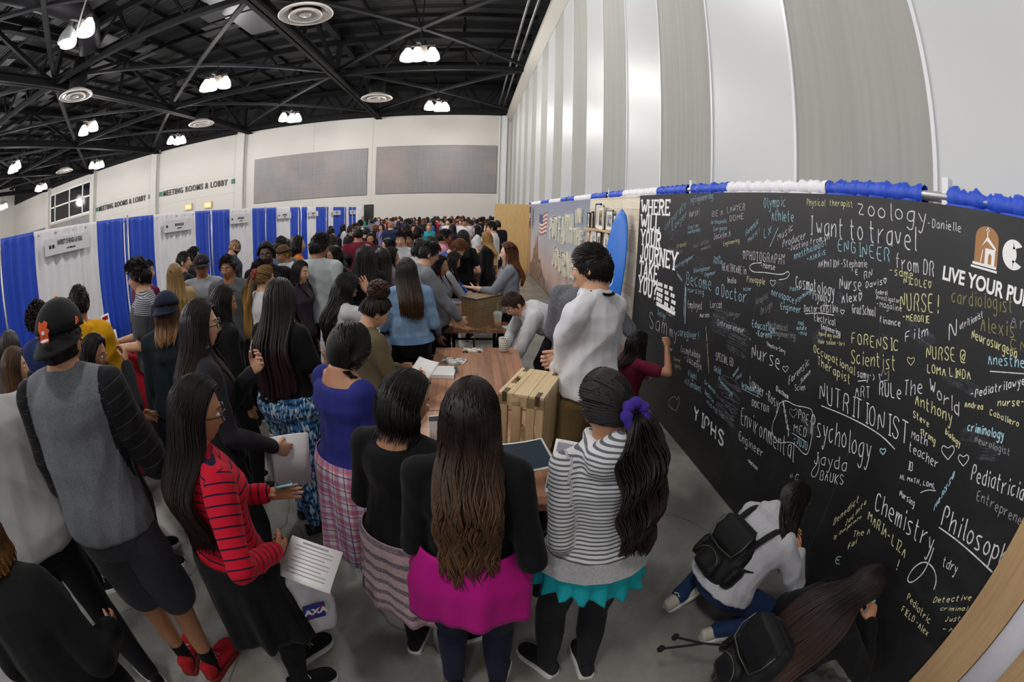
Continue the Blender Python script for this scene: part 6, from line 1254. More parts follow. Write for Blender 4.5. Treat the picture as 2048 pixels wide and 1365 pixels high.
# ================================================================= the crowd, nearest first
BLK = '15161a'; mShB = fab('plain', '121214'); mRed = fab('plain', 'b5202a')
def pants(c='101114', **k): return dict(kind='pants', mat=fab('plain', c), **k)
def tee(c, sl='short', **k): return dict(mat=fab('plain', c), sleeve=sl, **k)
DK = ('120d0c',); DB = ('1e1410', '3a261a')
PEOPLE = {}
def person(key, label, **k):
    I = build_person('person', k.pop('pos', None), k.pop('rz'), label=label, seed=len(PEOPLE)*7+3, **k); PEOPLE[key] = I; return I
def hair(kind, **k): d = dict(kind=kind, c=DK); d.update(k); return d
def w2l(pos, rz, p): a = math.radians(-rz); x, y = p[0]-pos[0], p[1]-pos[1]; return (x*math.cos(a)-y*math.sin(a), x*math.sin(a)+y*math.cos(a), p[2])
# -- in front
mTie = fab('plain', '3a2a86')
person('magenta', 'person with very long wavy brown hair, black cardigan over magenta tunic', pos=(-.01, 1.19), rz=-4, H=1.635, bw=.98, head=(-14, -4, 0), RH=(.20, .10, .90), LH=(-.15, .22, .98), RE=(.25, -1, -.5), LE=(-.25, -1, -.5), lvl=5, vox=.010,
    top=dict(mat=fab('plain', '0c0c0e'), hem=.17, loose=.014, name='cardigan', flr=.03, sl=.010), bot=pants('1d2036'), wrap=dict(name='tunic', mat=fab('plain', 'b0107e'), t=.34, drop=.335, off=.048, flare=.04, folds=6, famp=.016, hemvar=.05),
    shoes=('sneaker', mShB), hair=hair('long', len=.56, steps=30, wave=.017, freq=44, c=('211511', '5f4531'), n=1100, r=.0029, spread=.0, conv=.0, vol=.009, bw=.98, front=108, clump=9))
person('stripe', 'person in grey and white striped hoodie, dark wavy ponytail with purple scrunchie', pos=(.445, 1.25), rz=6, H=1.64, bw=.92, head=(10, -8, -4), LH=w2l((.445, 1.25), 6, at(1165, 990, 1.08)), RH=(.06, .30, 1.08), lp='grip', rp='grip', LE=(-.25, -.5, -1), RE=(.5, -.5, -1), lvl=5, vox=.010,
    top=dict(mat=fab('stripe', 'cfd0d4', '62646a'), hem=.05, loose=.016, name='hoodie', hood=1, flr=.045, sl=.007, rib=fab('heather', '8d8e92', 'a4a5a8')), bot=pants('202226'), wrap=dict(name='ruffle_hem', mat=fab('plain', '149aa6'), t=.05, drop=.125, off=.05, flare=.16, folds=17, famp=.020, hemvar=.14, ruff=.045),
    LF_=(-.10, .03, 0, 28), RF_=(.09, -.02, 0, -6), shoes=('sneaker', fab('plain', '212226')), hair=hair('pony', len=.50, thick=.062, steps=26, wave=.012, freq=34, tie=(.030, -.118, .0), dir=(.16, -.36, 0), n=1000, nt=800, r=.0029, tiemat=mTie, front=108, c=('100c0c', '241a16')))
def earbud(I): c, R, s = I['hc'], I['R'], I['hs']; obj('earring', MB().tube([R @ (s*np.array([-.079, -.006+.004*math.cos(a), -.036+.006*math.sin(a)]))+c for a in np.linspace(0, 6.3, 13)], .0012, K=5, cap=False), mCap, I['root'])
person('dark8', 'person in black scoop-back top, patterned grey and pink knit tied at the hips', pos=(-.26, 1.43), rz=-22, H=1.575, bw=1.04, head=(-38, -10, 0), RH=(.12, .28, 1.02), LH=(-.16, .24, 1.0), RE=(.3, -.8, -.7), LE=(-.3, -.8, -.7), lvl=5, vox=.010,
    top=dict(mat=fab('plain', '0d0d0f'), hem=.02, neck=.93, loose=.010, name='top'), bot=pants('0d0e11'), wrap=dict(name='tied_knit', mat=fab('knitband', 'b79aa0', '5c565e', '94888f', 'b58d95'), t=.12, drop=.41, off=.040, flare=.10, az0=-150, az1=150, folds=8, famp=.016, hemvar=.10),
    LF_=(-.06, .0, 0, 12), RF_=(.11, .10, 0, -42), shoes=('sneaker', mShB), extra=(earbud,), hair=hair('long', len=.11, wave=.003, c=('0e0b0b', '1a1312'), n=900, r=.0030, vol=.012, conv=.10, front=100, drift=(.06, .02)))
person('redstripe', 'person in red and navy striped top, long dark hair, phone held out', pos=(-.935, 1.13), rz=-32, H=1.65, bw=1.0, head=(-22, -10, 0), RH=(.19, .10, .99), LH=(-.05, .26, 1.06), rp='grip', lp='flat', lpalm=(.1, -.2, 1), RE=(.8, -1, -.1), LE=(-.8, -.6, -.6), lvl=5, vox=.010, chest=(0, .0, None),
    top=dict(mat=fab('wide', 'c2132f', '1c1430'), hem=.0, loose=.010, name='striped_top'), bot=pants('101114'), wrap=dict(name='tied_jacket', mat=fab('plain', '0e0f12'), t=.16, drop=.46, off=.042, flare=.07, az0=-125, az1=140, folds=7, famp=.024, hemvar=.10),
    LF_=(-.05, .14, 0, 0), RF_=(.08, -.02, 0, -20), shoes=('sneaker', mShB), extra=(glasses,), hair=hair('long', len=.52, steps=22, wave=.006, freq=9, c=('110c0b', '2a1b14'), n=1000, r=.0029, vol=.012, conv=.0, spread=.05, front=100, drift=(-.05, -.04)))
mCapB = fab('plain', '17171a'); mOr = M('orange_embroidery', 'd8572a', .7)
def oriole(I):
    hat = cap_hat(I, mCapB, True, brimmat=fab('plain', '1a1a1c'), button=mOr); c, R, s = I['hc'], I['R'], I['hs']
    f = lambda u, v, w_: R @ (s*np.array([u*.98, -math.sqrt(max(1e-4, 1-(u/.1)**2))*math.sqrt(max(.01, 1-((.018+v-.02)/.140)**2))*.117-.009-w_, .060+v]))+c
    pl = [(-.024, -.026), (-.012, -.034), (.008, -.036), (.018, -.026), (.016, -.008), (.024, .004), (.014, .012), (.02, .026), (.006, .034), (-.006, .026), (-.02, .034), (-.026, .012), (-.018, -.006)]
    obj('front_emblem', MB().prism(pl, f, .004), mOr, hat)
    obj('emblem_dot', MB().prism([(.007*math.cos(a)-.002, .006*math.sin(a)) for a in np.linspace(0, 6.28, 10)[:-1]], lambda u, v, w_: f(u, v, w_+.004), .002), mPap, hat)
    q = [R @ (s*np.array([.012+.017*math.cos(a), -.150-.011*math.sin(a), .0385-.003*math.sin(a)]))+c for a in np.linspace(0, 6.28, 15)[:-1]]; obj('brim_sticker', MB().add(q+[v+R @ np.array([0, -.001, .002]) for v in q], [tuple(range(14)), tuple(range(14, 28))]+[(i, (i+1) % 14, 14+(i+1) % 14, 14+i) for i in range(14)]), M('sticker_silver', 'd9c9d2', .4), hat)
    obj('side_mark', MB().prism([(-.012, -.012), (.012, -.006), (.008, .01), (-.006, .012)], lambda u, v, w_: R @ (s*np.array([.0935+w_, -.03+u, .072+v]))+c, .004), mOr, hat)
person('capman', 'person in grey sweater with black sleeves, shorts and backwards black cap', headtop=(112, 612), rz=28, H=1.975, neck=-.05, fem=False, bw=.92, head=(-2, -4, 0), pel=(0, 0, None), chest=(0, .04, None), RH=(.24, .34, 1.20), LH=(-.13, .20, 1.02), rp='grip', RE=(.5, -.9, -.6), LE=(-.4, -1, -.4), lvl=5, vox=.010,
    top=dict(mat=fab('heather', '5e6168', '72757c'), smat=fab('pin', '18181c', '55565a'), hem=-.06, loose=.018, name='sweater', hang=.9, flr=.02), bot=dict(kind='shorts', mat=fab('heather', '3a3a42', '44444c'), loose=.022, name='shorts'),
    RF_=(.10, -.02, 0, -35), LF_=(-.06, .05, 0, -10), shoes=('sneaker', mRed, M('dark_red_sole', '7e1b20', .6)), hair=hair('short', len=.02, n=160), extra=(oriole,))
def socks(I, m):
    for sd in (1, -1): A_ = I['J'][sd*2][2]; Kn = I['J'][sd*2][1]; d = U(Kn-A_); obj('sock', MB().cap(A_-d*.03, A_+d*.10, .047, .048), m, I['root'], smooth=True)
socks(PEOPLE['capman'], fab('plain', '121214'))
person('greytee', 'person in plain pale grey tee at the far left edge, walking with papers', pos=(-1.93, .76), rz=70, H=1.84, neck=-.03, fem=False, bw=1.08, head=(0, -5, 0), chest=(0, .16, None), LH=(-.27, .12, .92), RH=(.26, .2, 1.05), lp='grip', vox=.012,
    top=dict(mat=fab('plain', 'a09fa0'), sleeve='short', hem=-.12, loose=.03, hang=1., name='tee_shirt'), bot=pants('15161a', loose=.02), shoes=('sneaker', mShB), hair=hair('short', len=.04), LF_=(-.08, .25, .02, 0), RF_=(.10, -.2, .03, 0))
person('cornerdark', 'person in loose black jacket with golden brown hair at the lower left corner', pos=(-1.36, .28), rz=30, H=1.50, bw=1.25, RH=(.22, .2, .92), LH=(-.3, .05, .75), vox=.013, chest=(-.05, .1, None),
    top=dict(mat=fab('plain', '0c0c0e'), hem=-.2, loose=.045, hang=1., name='jacket'), bot=pants('131418'), shoes=('sneaker', mShB), hair=hair('long', len=.10, wave=.01, c=('4a3018', 'a8763c'), n=360))
person('bluetop', 'person in royal blue top with a side braid, plaid shirt tied at the waist', pos=(-.60, 1.93), rz=-38, H=1.63, bw=1.22, head=(-22, -16, 0), RH=(.10, .28, 1.0), LH=(-.14, .28, 1.0), lp='grip', rp='grip', lvl=5, vox=.010, skin='tan',
    top=dict(mat=fab('plain', '2a2f7c'), hem=.04, neck=.90, loose=.010, sleeve='half', name='top'), bot=pants('0d0e11'), wrap=dict(name='tied_plaid_shirt', mat=fab('plaid', 'cfc4cb', '8c2f78', '2f3575', 'd3574e'), t=.16, drop=.60, off=.036, flare=.10, az0=-160, az1=165, folds=7, famp=.022, hemvar=.06),
    LF_=(-.06, .03, 0, 0), RF_=(.12, .05, 0, -30), shoes=('high', mShB), extra=(glasses,), hair=hair('pony', braid=lambda f: (np.interp(f, (0, .2, .45, .7, 1), (.0, .02, .03, .03, .02)), np.interp(f, (0, .2, .45, .7, 1), (.0, .03, .07, .13, .17)), np.interp(f, (0, .2, .45, .7, 1), (-.02, -.06, -.10, -.15, -.33))), len=.3, thick=.01, tie=(.085, -.02, -.075), n=900, nt=160, r=.0030, front=104, c=('100d0d', '1d1616')))
person('braids', 'person with waist-length thin dark braids, black tee and blue patterned trousers', pos=(-1.2, 2.58), rz=-14, H=1.72, bw=1.22, skin='br', head=(8, -4, 0), RH=(.16, .26, 1.12), LH=(-.16, .26, 1.12), vox=.011,
    top=dict(mat=fab('plain', '0c0c0e'), hem=.06, neck=.96, loose=.012, sleeve='short', name='tee_shirt'), bot=dict(kind='pants', mat=fab('ikat', '16305c', '2f6ea0', 'b9cbd6'), loose=.028, flare=.6, amp=.013, name='patterned_trousers'), RF_=(.12, -.16, 0, -40), LF_=(-.04, -.02, 0, -30), shoes=('sandal', fab('plain', '1a1614'), mBlackSole),
    hair=hair('braids', len=.58, n=150, r=.0072, vol=.020, c=('150e10', '2e1a20'), wave=.002, front=110, K=5, spread=.05, conv=-.02, bw=1.15))
person('longglass', 'person with long straight brown hair and glasses, hand raised under the chin', headtop=(395, 600), rz=-44, H=1.76, bw=1.0, skin='lt', head=(-14, 0, 0), RH=(.20, .26, .98), LH=(.06, .26, 1.35), lp='cup', lpalm=(.3, -1, .2), LE=(-.5, -.2, -1), lvl=5, vox=.011,
    top=dict(mat=fab('plain', '26262b'), hem=-.05, loose=.014, name='cardigan'), bot=pants('16171b'), shoes=('sneaker', mShB), extra=(glasses,), hair=hair('long', len=.55, wave=.004, c=('1c1210', '38241a'), n=900, r=.0029, vol=.010, conv=.02, spread=.02, front=112, drift=(.05, .03)))
# -- at the chalkboard
def pack(name, I, label, loc, rot, sc=1., strap=None):
    r = empty(name, loc, 0, **T(label, 'backpack')); r.rotation_euler = [math.radians(a) for a in rot]; r.scale = (sc,)*3; mb = fab('leather', '17171a'); mz = M('dull_zip', '5c5850', .35, .7)
    b = MB().loft([(0, 0, z) for z in (0, .03, .12, .24, .32, .345)], [(w_, 0, 0) for w_ in (.10, .145, .155, .145, .115, .06)], [(0, w_, 0) for w_ in (.055, .078, .083, .078, .06, .03)])
    V, F = remesh(b, .012, 3); V = wrinkle(V, F, .008, RS); obj('pack_body', mesh('pack_body', V, F), mb, r)
    fl = MB().loft([(0, -.052, .352), (0, -.088, .325), (0, -.100, .24), (0, -.098, .18)], [(.10, 0, 0), (.128, 0, 0), (.132, 0, 0), (.11, 0, 0)], [(0, .02, 0), (0, .012, .0), (0, .012, 0), (0, .008, 0)]); V, F = remesh(fl, .01, 2); f = obj('flap', mesh('flap', V, F), mb, r); obj('flap_piping', MB().tube([(-.125, -.105, .31), (-.13, -.116, .24), (-.108, -.112, .178), (0, -.114, .166), (.108, -.112, .178), (.13, -.116, .24), (.125, -.105, .31)], .004), mz, f, smooth=True)
    V, F = remesh(MB().loft([(0, -.095, z) for z in (.02, .045, .12, .15)], [(w_, 0, 0) for w_ in (.07, .085, .085, .06)], [(0, w_, 0) for w_ in (.02, .034, .034, .02)]), .009, 2); q = obj('front_pocket', mesh('front_pocket', V, F), mb, r); obj('zip', MB().tube([(.084*math.cos(a), -.127, .085+.055*math.sin(a)) for a in np.linspace(.1, 3.04, 14)], .0035), mz, q, smooth=True)
    for sx in (-1, 1): V, F = remesh(MB().loft([(sx*.15, -.01, z) for z in (.03, .06, .14, .17)], [(w_, 0, 0) for w_ in (.02, .032, .032, .02)], [(0, w_, 0) for w_ in (.045, .058, .055, .04)]), .009, 2); obj('side_pocket', mesh('side_pocket', V, F), mb, r)
    obj('top_loop', MB().tube([(-.04, .05, .33), (-.03, .06, .40), (.03, .06, .40), (.04, .05, .33)], .009), mb, r, smooth=True)
    for sx in (-1, 1) if strap else ():
        P_ = strap(sx) if strap else [(sx*.05, .06, .33), (sx*.08, .12, .42), (sx*.1, .24, .40), (sx*.1, .26, .22), (sx*.1, .10, .06)]
        mbx = MB(); 
        for a_, b_ in zip(P_[:-1], P_[1:]): mbx.bar(a_, b_, .034, .007)
        obj('shoulder_strap', mbx, mb, r)
    return r
person('crouchgrey', 'person crouching in grey hoodie with long straight dark hair, facing the chalkboard', pos=(1.32, 1.44), rz=-82, H=1.66, bw=1.08, pel=(0, 0, .33), chest=(0, .27, .36), bend=(0, -.07), head=(0, -26, 0), RH=(.10, .50, .42), LH=(-.12, .50, .45), RE=(.8, -.3, -.6), LE=(-.8, -.3, -.6), RF_=(.16, -.05, .0, -10, 12), LF_=(-.18, -.12, .0, 12, 20), RK=(.25, 1, .35), LK=(-.25, 1, .35), vox=.010, skin='tan',
    top=dict(mat=fab('heather', 'a9a9b0', 'bcbcc2'), hem=-.02, loose=.034, name='hoodie', hood=1, sl=.022, amp=.016), bot=pants('20365c'), shoes=('sneaker', fab('plain', 'cfcabb')), hair=hair('long', len=.42, wave=.002, c=('120d0d', '1f1613'), n=560, vol=.008, front=104, drift=(.18, -.22), conv=.1, bent=(.8, -.3, .6)))
person('crouchdark', 'person crouching low in black, very long brown hair, writing with blue chalk', pos=(1.30, .80), rz=-96, H=1.66, bw=1.05, pel=(0, 0, .30), chest=(0, .28, .36), bend=(0, -.06), head=(0, -24, 0), RH=(.10, .47, .56), LH=(-.14, .40, .38), rp='pinch', rpalm=(-.4, 0, -1), RE=(.8, -.2, -.6), LE=(-.8, -.3, -.6), RF_=(.16, -.05, .0, -10), LF_=(-.16, -.05, .0, 12), RK=(.25, 1, .35), LK=(-.25, 1, .35), vox=.010, skin='tan',
    top=dict(mat=fab('plain', '0c0c0e'), hem=-.02, loose=.022, name='jacket'), bot=pants('131418'), shoes=('sneaker', mShB), hair=hair('long', len=.68, steps=24, wave=.010, freq=30, c=('1d1414', '46322c'), n=1000, r=.0031, vol=.012, front=106, drift=(-.04, -.60), spread=.07, conv=-.02, bent=(0, -1, .8)))
person('maroontee', 'person kneeling in maroon tee and jeans, drawing on the chalkboard', pos=(1.52, 3.98), rz=-82, H=1.68, bw=1.05, pel=(0, 0, .34), chest=(0, .05, .46), head=(6, -6, 0), RH=(.20, .30, .93), LH=(-.16, .22, .5), rp='grip', RE=(.6, -.3, -1), RF_=(.14, -.22, .02, -20, 60), LF_=(-.14, -.22, .02, 12, 60), RK=(.2, 1, -.3), LK=(-.2, 1, -.3), vox=.012, skin='tan',
    top=dict(mat=fab('plain', '6b1730'), sleeve='short', hem=-.05, loose=.012, name='tee_shirt'), bot=pants('1d2d4c'), shoes=('sneaker', fab('plain', 'c9c6c4')), hair=hair('long', len=.24, wave=.012, freq=24, c=('15100e', '2c1d16'), n=420, vol=.018))
# -- staff at the tables
def lanyard(I):
    sp, rt, fw = I['spine'], I['rt'], I['fw']; h = I['h']; n = sp(1.03)[0]; u_ = np.array([0, 0, 1.]); pts = [sp(.66)[0]+fw*.125, sp(.84)[0]+fw*.118-rt*.05, sp(.97)[0]+fw*.05-rt*.088+u_*.018, sp(1.03)[0]-fw*.02-rt*.082+u_*.012, n-fw*.098-rt*.03, n-fw*.098+rt*.03, sp(1.03)[0]-fw*.02+rt*.082+u_*.012, sp(.97)[0]+fw*.05+rt*.088+u_*.018, sp(.84)[0]+fw*.118+rt*.05, sp(.66)[0]+fw*.125+rt*.01]; obj('lanyard', MB().tube(pts, .0085, K=6), fab('plain', '121216'), I['root'], smooth=True)
mShirt = fab('plain', 'd6d6dc'); mShirtC = fab('plain', 'dcdce2')
def tie(I):
    sp, fw, rt = I['spine'], I['fw'], I['rt']; mb = MB(); mb.loft([sp(t)[0]+fw*(.108+.018*math.sin(max(0, t)*3)) for t in (.93, .86, .7, .4, .12)], [rt*w_ for w_ in (.018, .016, .022, .032, .036)], [fw*.006]*5); obj('necktie', mb, fab('plain', '17181e'), I['root'], smooth=True)
def belt(I): C, A, B = I['rings'](I['tab'], .022, .08, .17); obj('belt', MB().loft(C, A, B, cap=False), fab('leather', '141416'), I['root'], smooth=True)
person('whiteshirt', 'person in white shirt and black lanyard standing at the near table end', headtop=(1187, 489), rz=42, H=1.957, fem=False, bw=.86, skin='lt', head=(14, -4, 0), RH=w2l((.655, 2.38), 42, at(1120, 722, 1.17)), LH=w2l((.655, 2.38), 42, at(1108, 748, 1.12)), rp='grip', lp='grip', RE=(.6, -.4, -.8), LE=(-.9, -.5, -.5), lvl=5, vox=.010,
    top=dict(mat=mShirt, hem=.04, loose=.016, name='dress_shirt', hang=.8, collar=mShirtC, cuff=mShirtC, sl=.010, amp=.022, flr=.02), bot=pants('74603c', loose=.012), shoes=('sneaker', fab('leather', '3a2a20'), mBlackSole), extra=(lanyard, tie), hair=hair('short', len=.05, n=900, r=.0034, vol=.018, mess=.14, lift=.25, fade=.75, c=('17110f', '241a16')))
person('bending', 'person in white dress shirt and grey trousers bending under the table', pos=(.98, 4.50), rz=100, H=1.86, fem=False, bw=1.02, skin='lt', pel=(0, 0, .96), chest=(0, .46, .16), bend=(0, .04), head=(14, -38, 0), RH=(.18, .62, .62), LH=(-.14, .66, .55), RE=(.9, -.3, 0), LE=(-.9, -.3, 0), vox=.011, RF_=(.12, .06, 0, -8), LF_=(-.12, -.10, 0, 8),
    top=dict(mat=mShirt, hem=.10, loose=.026, name='dress_shirt', hang=.9, sl=.020, amp=.016, flr=.0), bot=pants('34353b', loose=.014, waist=.2), extra=(belt,), shoes=('sneaker', fab('leather', '2a211c'), mBlackSole), hair=hair('short', len=.03, n=420, vol=.010, c=('3a2a1e',)))
person('redhair', 'person with long curly auburn hair and grey blazer gesturing over the crate', headtop=(1017, 486), rz=82, H=1.74, skin='pl', head=(4, -2, 0), LH=(-.08, .42, 1.18), lp='flat', lpalm=(.1, .1, 1), RH=(.12, .30, 1.0), LE=(-.6, -.5, -1), vox=.012, lvl=5,
    top=dict(mat=fab('heather', '7d828c', '8e939c'), hem=-.08, loose=.018, sleeve='three', name='blazer', sl=.014), bot=pants('0d0e11'), shoes=('flat', mShB), hair=hair('long', len=.40, steps=26, wave=.012, freq=41, c=('5a3018', '8a5228'), n=480, vol=.016, front=104, clump=9, dark=0))
person('plaidgrey', 'person in dark grey plaid shirt behind the lanyard wearer, holding a card', headtop=(1172, 510), rz=-30, H=1.80, fem=False, bw=1.05, skin='md', RH=(.26, .34, 1.28), LH=(-.16, .2, 1.0), rp='pinch', RE=(.8, -.3, -.8), vox=.014,
    top=dict(mat=fab('heather', '45474d', '7e8086'), hem=-.08, loose=.022, name='flannel_shirt', hang=.8), bot=pants('1a1b20'), shoes=('sneaker', mShB), hair=hair('short', len=.05))
person('denim', 'person in light blue denim jacket with long straight brown hair', headtop=(812, 516), rz=14, H=1.70, skin='lt', head=(34, -6, 0), RH=(.16, .25, 1.05), LH=(-.16, .25, 1.05), vox=.011,
    top=dict(mat=fab('denim', '6d8fb4', '86a6c8', 'a8c0d8'), hem=.04, loose=.020, name='denim_jacket', sl=.014, rib=fab('denim', '5a7ca2', '7496bc', '8fb0cc'), amp=.014), bot=pants('101115', loose=.03), shoes=('flat', mShB), hair=hair('long', len=.42, wave=.004, c=('1e1512', '4a3524'), n=560, vol=.012, conv=-.02, drift=(.06, 0)))
def seams(I): pass
person('curlybun', 'person with a big curly brown bun looking down, olive jacket', headtop=(748, 590), rz=-50, H=1.60, skin='lt', head=(-10, -34, 0), RH=(.12, .30, .98), LH=(-.12, .30, .98), rp='grip', lp='grip', vox=.011, lvl=5,
    top=dict(mat=fab('plain', '6d624c'), hem=-.06, loose=.022, name='jacket'), bot=pants('15161a'), shoes=('sneaker', mShB), hair=hair('bun', size=.070, tie=(0, -.06, .10), boff=(0, .0, .045), n=520, nt=420, r=.0040, vol=.018, c=('1c120e', '4b2f20')))
person('handface', 'person in white tee with long wavy black hair, hand against the face', headtop=(690, 548), rz=-48, H=1.64, skin='tan', head=(-14, -22, 0), RH=(.11, .215, 1.46), LH=(-.15, .25, 1.0), rp='flat', rpalm=(-1, .2, .3), RE=(.9, .3, -1), vox=.011, lvl=5,
    top=dict(mat=fab('plain', 'c9c8cc'), hem=-.06, loose=.018, sleeve='short', name='tee_shirt', hang=.6), bot=pants('23304a'), shoes=('sneaker', mShB), extra=(glasses,), hair=hair('long', len=.48, steps=24, wave=.012, freq=25, c=('100c0c', '221814'), n=600, vol=.016, spread=.04, conv=-.02, drift=(-.14, -.06)))
person('polo', 'person in pale grey-blue polo shirt with short dark hair seen from behind', headtop=(638, 471), rz=8, H=1.90, fem=False, bw=1.0, skin='md', head=(-58, -6, 0), vox=.012, lvl=5,
    top=dict(mat=fab('plain', 'b3bcbe'), sleeve='short', hem=-.12, loose=.022, hang=.9, name='polo_shirt', collar=fab('plain', 'b8c0c2'), amp=.014), bot=pants('23262e'), shoes=('sneaker', mShB), hair=hair('short', len=.065, n=520, vol=.016, lift=.7, comb=(.1, .8, .8)))
person('yellow', 'person in mustard yellow hoodie with short dark hair, by the red table', headtop=(153, 574), rz=40, H=1.85, fem=False, bw=.98, skin='md', head=(-10, -6, 0), RH=(.2, .3, 1.05), vox=.012,
    top=dict(mat=fab('plain', 'd39a12'), hem=-.10, loose=.026, name='hoodie', hood=1, hang=.7, amp=.016), bot=pants('1b1c22'), shoes=('sneaker', mShB), hair=hair('short', len=.05, n=420, vol=.014))
person('chinhand', 'person with curly black hair and dark jacket, hand raised to the chin', headtop=(183, 672), rz=-48, H=1.60, skin='tan', head=(-20, -4, 0), RH=(.08, .24, 1.40), LH=(-.14, .24, 1.0), rp='cup', rpalm=(-.4, -1, .2), RE=(.8, .2, -1), vox=.012, lvl=5,
    top=dict(mat=fab('plain', '1c1d22'), hem=-.06, loose=.02, name='jacket'), bot=pants('2c2f28'), shoes=('sneaker', mShB), hair=hair('long', len=.22, wave=.016, freq=48, c=('0f0c0c', '1c1412'), n=420, vol=.018))
person('afropuff', 'person with a dark curly hair puff behind the black cap wearer', headtop=(72, 612), rz=60, H=1.74, skin='br', head=(10, 0, 0), vox=.015, top=tee('2b3a6a', hem=-.06, loose=.02), bot=pants(), shoes=('sneaker', mShB), hair=hair('curly', len=.055, n=520, vol=.02, c=('1a1210',), r=.005))
person('leftbrown', 'person with long brown hair at the left edge by the blue drape', headtop=(14, 664), rz=20, H=1.70, skin='tan', vox=.015, top=tee('20222a', hem=-.06), bot=pants(), shoes=('sneaker', mShB), hair=hair('long', len=.36, c=('1d1311', '38241c'), n=360))
person('leftlight', 'person with lighter brown hair and dark navy tee at the left edge', headtop=(22, 696), rz=-30, H=1.66, skin='lt', vox=.014, top=tee('1c1e2c', hem=-.06), bot=pants(), shoes=('sneaker', mShB), RH=(.2, .3, 1.0), hair=hair('long', len=.30, c=('4a3524', '7a5c40'), n=360))
person('greytrim', 'person in grey tee with striped shoulders, dark quiff, holding a booklet', headtop=(276, 523), rz=126, H=1.90, fem=False, bw=.95, skin='lt', head=(0, -2, 0), RH=(.12, .36, 1.22), LH=(-.10, .34, 1.22), rp='grip', lp='grip', vox=.012, lvl=5,
    top=dict(mat=fab('shoulder', '50535b', 'b9bcc6'), sleeve='short', hem=-.12, loose=.020, hang=.8, name='tee_shirt'), bot=pants('24262e'), shoes=('sneaker', mShB), hair=hair('short', len=.07, n=560, vol=.02, lift=.75, comb=(.0, .9, .9)))
person('maroonsweat', 'person in maroon sweatshirt standing behind the striped-shoulder tee', headtop=(290, 520), rz=-20, H=1.85, fem=False, bw=1.08, skin='lt', head=(-40, 0, 0), RH=(.1, .3, 1.1), vox=.014, top=tee('5e1434', 'long', hem=-.1, loose=.024), bot=pants(), shoes=('sneaker', mShB), hair=hair('short', len=.04))
def navycap(I): cap_hat(I, fab('plain', '1b2238'), True)
person('navycap', 'person with navy cap over light brown hair, dark teal jacket, back turned', headtop=(330, 588), rz=22, H=1.70, skin='lt', head=(-8, -8, 0), vox=.012, RH=(.2, .28, 1.0), top=dict(mat=fab('plain', '1a252c'), hem=-.1, loose=.03, name='jacket', hang=.8), bot=pants('1a1c22'), shoes=('sneaker', mShB), extra=(navycap,), hair=hair('long', len=.20, wave=.006, c=('4a3020', '8a6240'), n=420, vol=.008))
person('blonde', 'person with very long wavy blond hair seen from behind, tan sweater', headtop=(348, 528), rz=36, H=1.76, skin='pl', vox=.014, top=tee('b39a72', 'long', hem=-.08, loose=.02), bot=pants('2a3040'), shoes=('sneaker', mShB), hair=hair('long', len=.55, wave=.010, freq=32, c=('8a6c40', 'c2a064'), n=480, spread=.03, dark=0))
person('fade', 'person with a dark faded haircut and black tee beside the grey cap wearer', headtop=(366, 503), rz=-30, H=1.84, fem=False, skin='lt', head=(-30, 0, 0), vox=.015, top=tee('16171b', hem=-.1, loose=.02), bot=pants(), shoes=('sneaker', mShB), hair=hair('short', len=.03, n=300))
person('blackcurls', 'person with short black curls and black shirt behind the grey cap wearer', headtop=(386, 496), rz=-60, H=1.83, fem=False, skin='md', vox=.015, top=tee('131417', hem=-.1, loose=.025), bot=pants(), shoes=('sneaker', mShB), hair=hair('curly', len=.03, n=300, c=('120e0d',), r=.005))
def blackcap(I):
    h_ = cap_hat(I, fab('plain', '1d1d24'), False); c, R, s = I['hc'], I['R'], I['hs']; f = lambda u, v, w_: R @ (s*np.array([u, math.sqrt(1-(u/.1)**2)*.101+w_, .085+v]))+c
    obj('cap_letters', MB().prism([(-.022, -.012), (-.004, -.012), (-.004, .014), (-.022, .014)], f, .004).prism([(.002, -.012), (.022, -.012), (.022, .014), (.002, .014)], f, .004), M('dull_red_embroidery', '8a3a44', .7), h_)
person('capgrey', 'person in light grey hoodie and dark cap looking across the crowd', headtop=(402, 512), rz=200, H=1.79, fem=False, skin='md', head=(12, -2, 0), vox=.012, lvl=5, top=dict(mat=fab('heather', '8d9098', 'a0a3aa'), hem=-.08, loose=.026, name='hoodie', hood=1), bot=pants(), shoes=('sneaker', mShB), extra=(blackcap,), hair=hair('short', len=.02, n=160))
person('vneck', 'person in grey v-neck tee with short dark hair facing the camera', headtop=(455, 511), rz=192, H=1.795, fem=False, bw=.95, skin='md', head=(-6, -4, 0), vox=.013, lvl=5, top=dict(mat=fab('plain', '55585c'), sleeve='short', hem=-.1, neck=.95, loose=.02, name='tee_shirt'), bot=pants(), shoes=('sneaker', mShB), hair=hair('short', len=.05, n=360, comb=(.8, .6, .3)))
person('bald', 'balding bearded person in dark navy shirt and glasses looking at the phone', headtop=(468, 479), rz=-58, H=1.86, fem=False, bw=1.05, skin='lt', head=(0, -14, 0), RH=(.08, .34, 1.15), LH=(-.10, .30, 1.08), rp='grip', vox=.014, lvl=5, top=tee('242c3c', 'half', hem=-.1, loose=.02), bot=pants(), shoes=('sneaker', mShB), extra=(glasses, lambda I: beard(I, hair_mat('2a1c14'))), hair=hair('short', len=.013, n=900, r=.0024, fringe=1.5, front=95, vol=.003, capmesh=False, c=('3a2a20',)))
person('tallblack', 'person with short black hair and black tee facing the camera, mouth open', headtop=(532, 485), rz=194, H=1.87, fem=False, skin='dk', vox=.013, lvl=5, top=tee('121316', hem=-.1, loose=.02), bot=pants(), shoes=('sneaker', mShB), hair=hair('curly', len=.02, n=420, c=('0c0a0a',), r=.006, curl=.008))
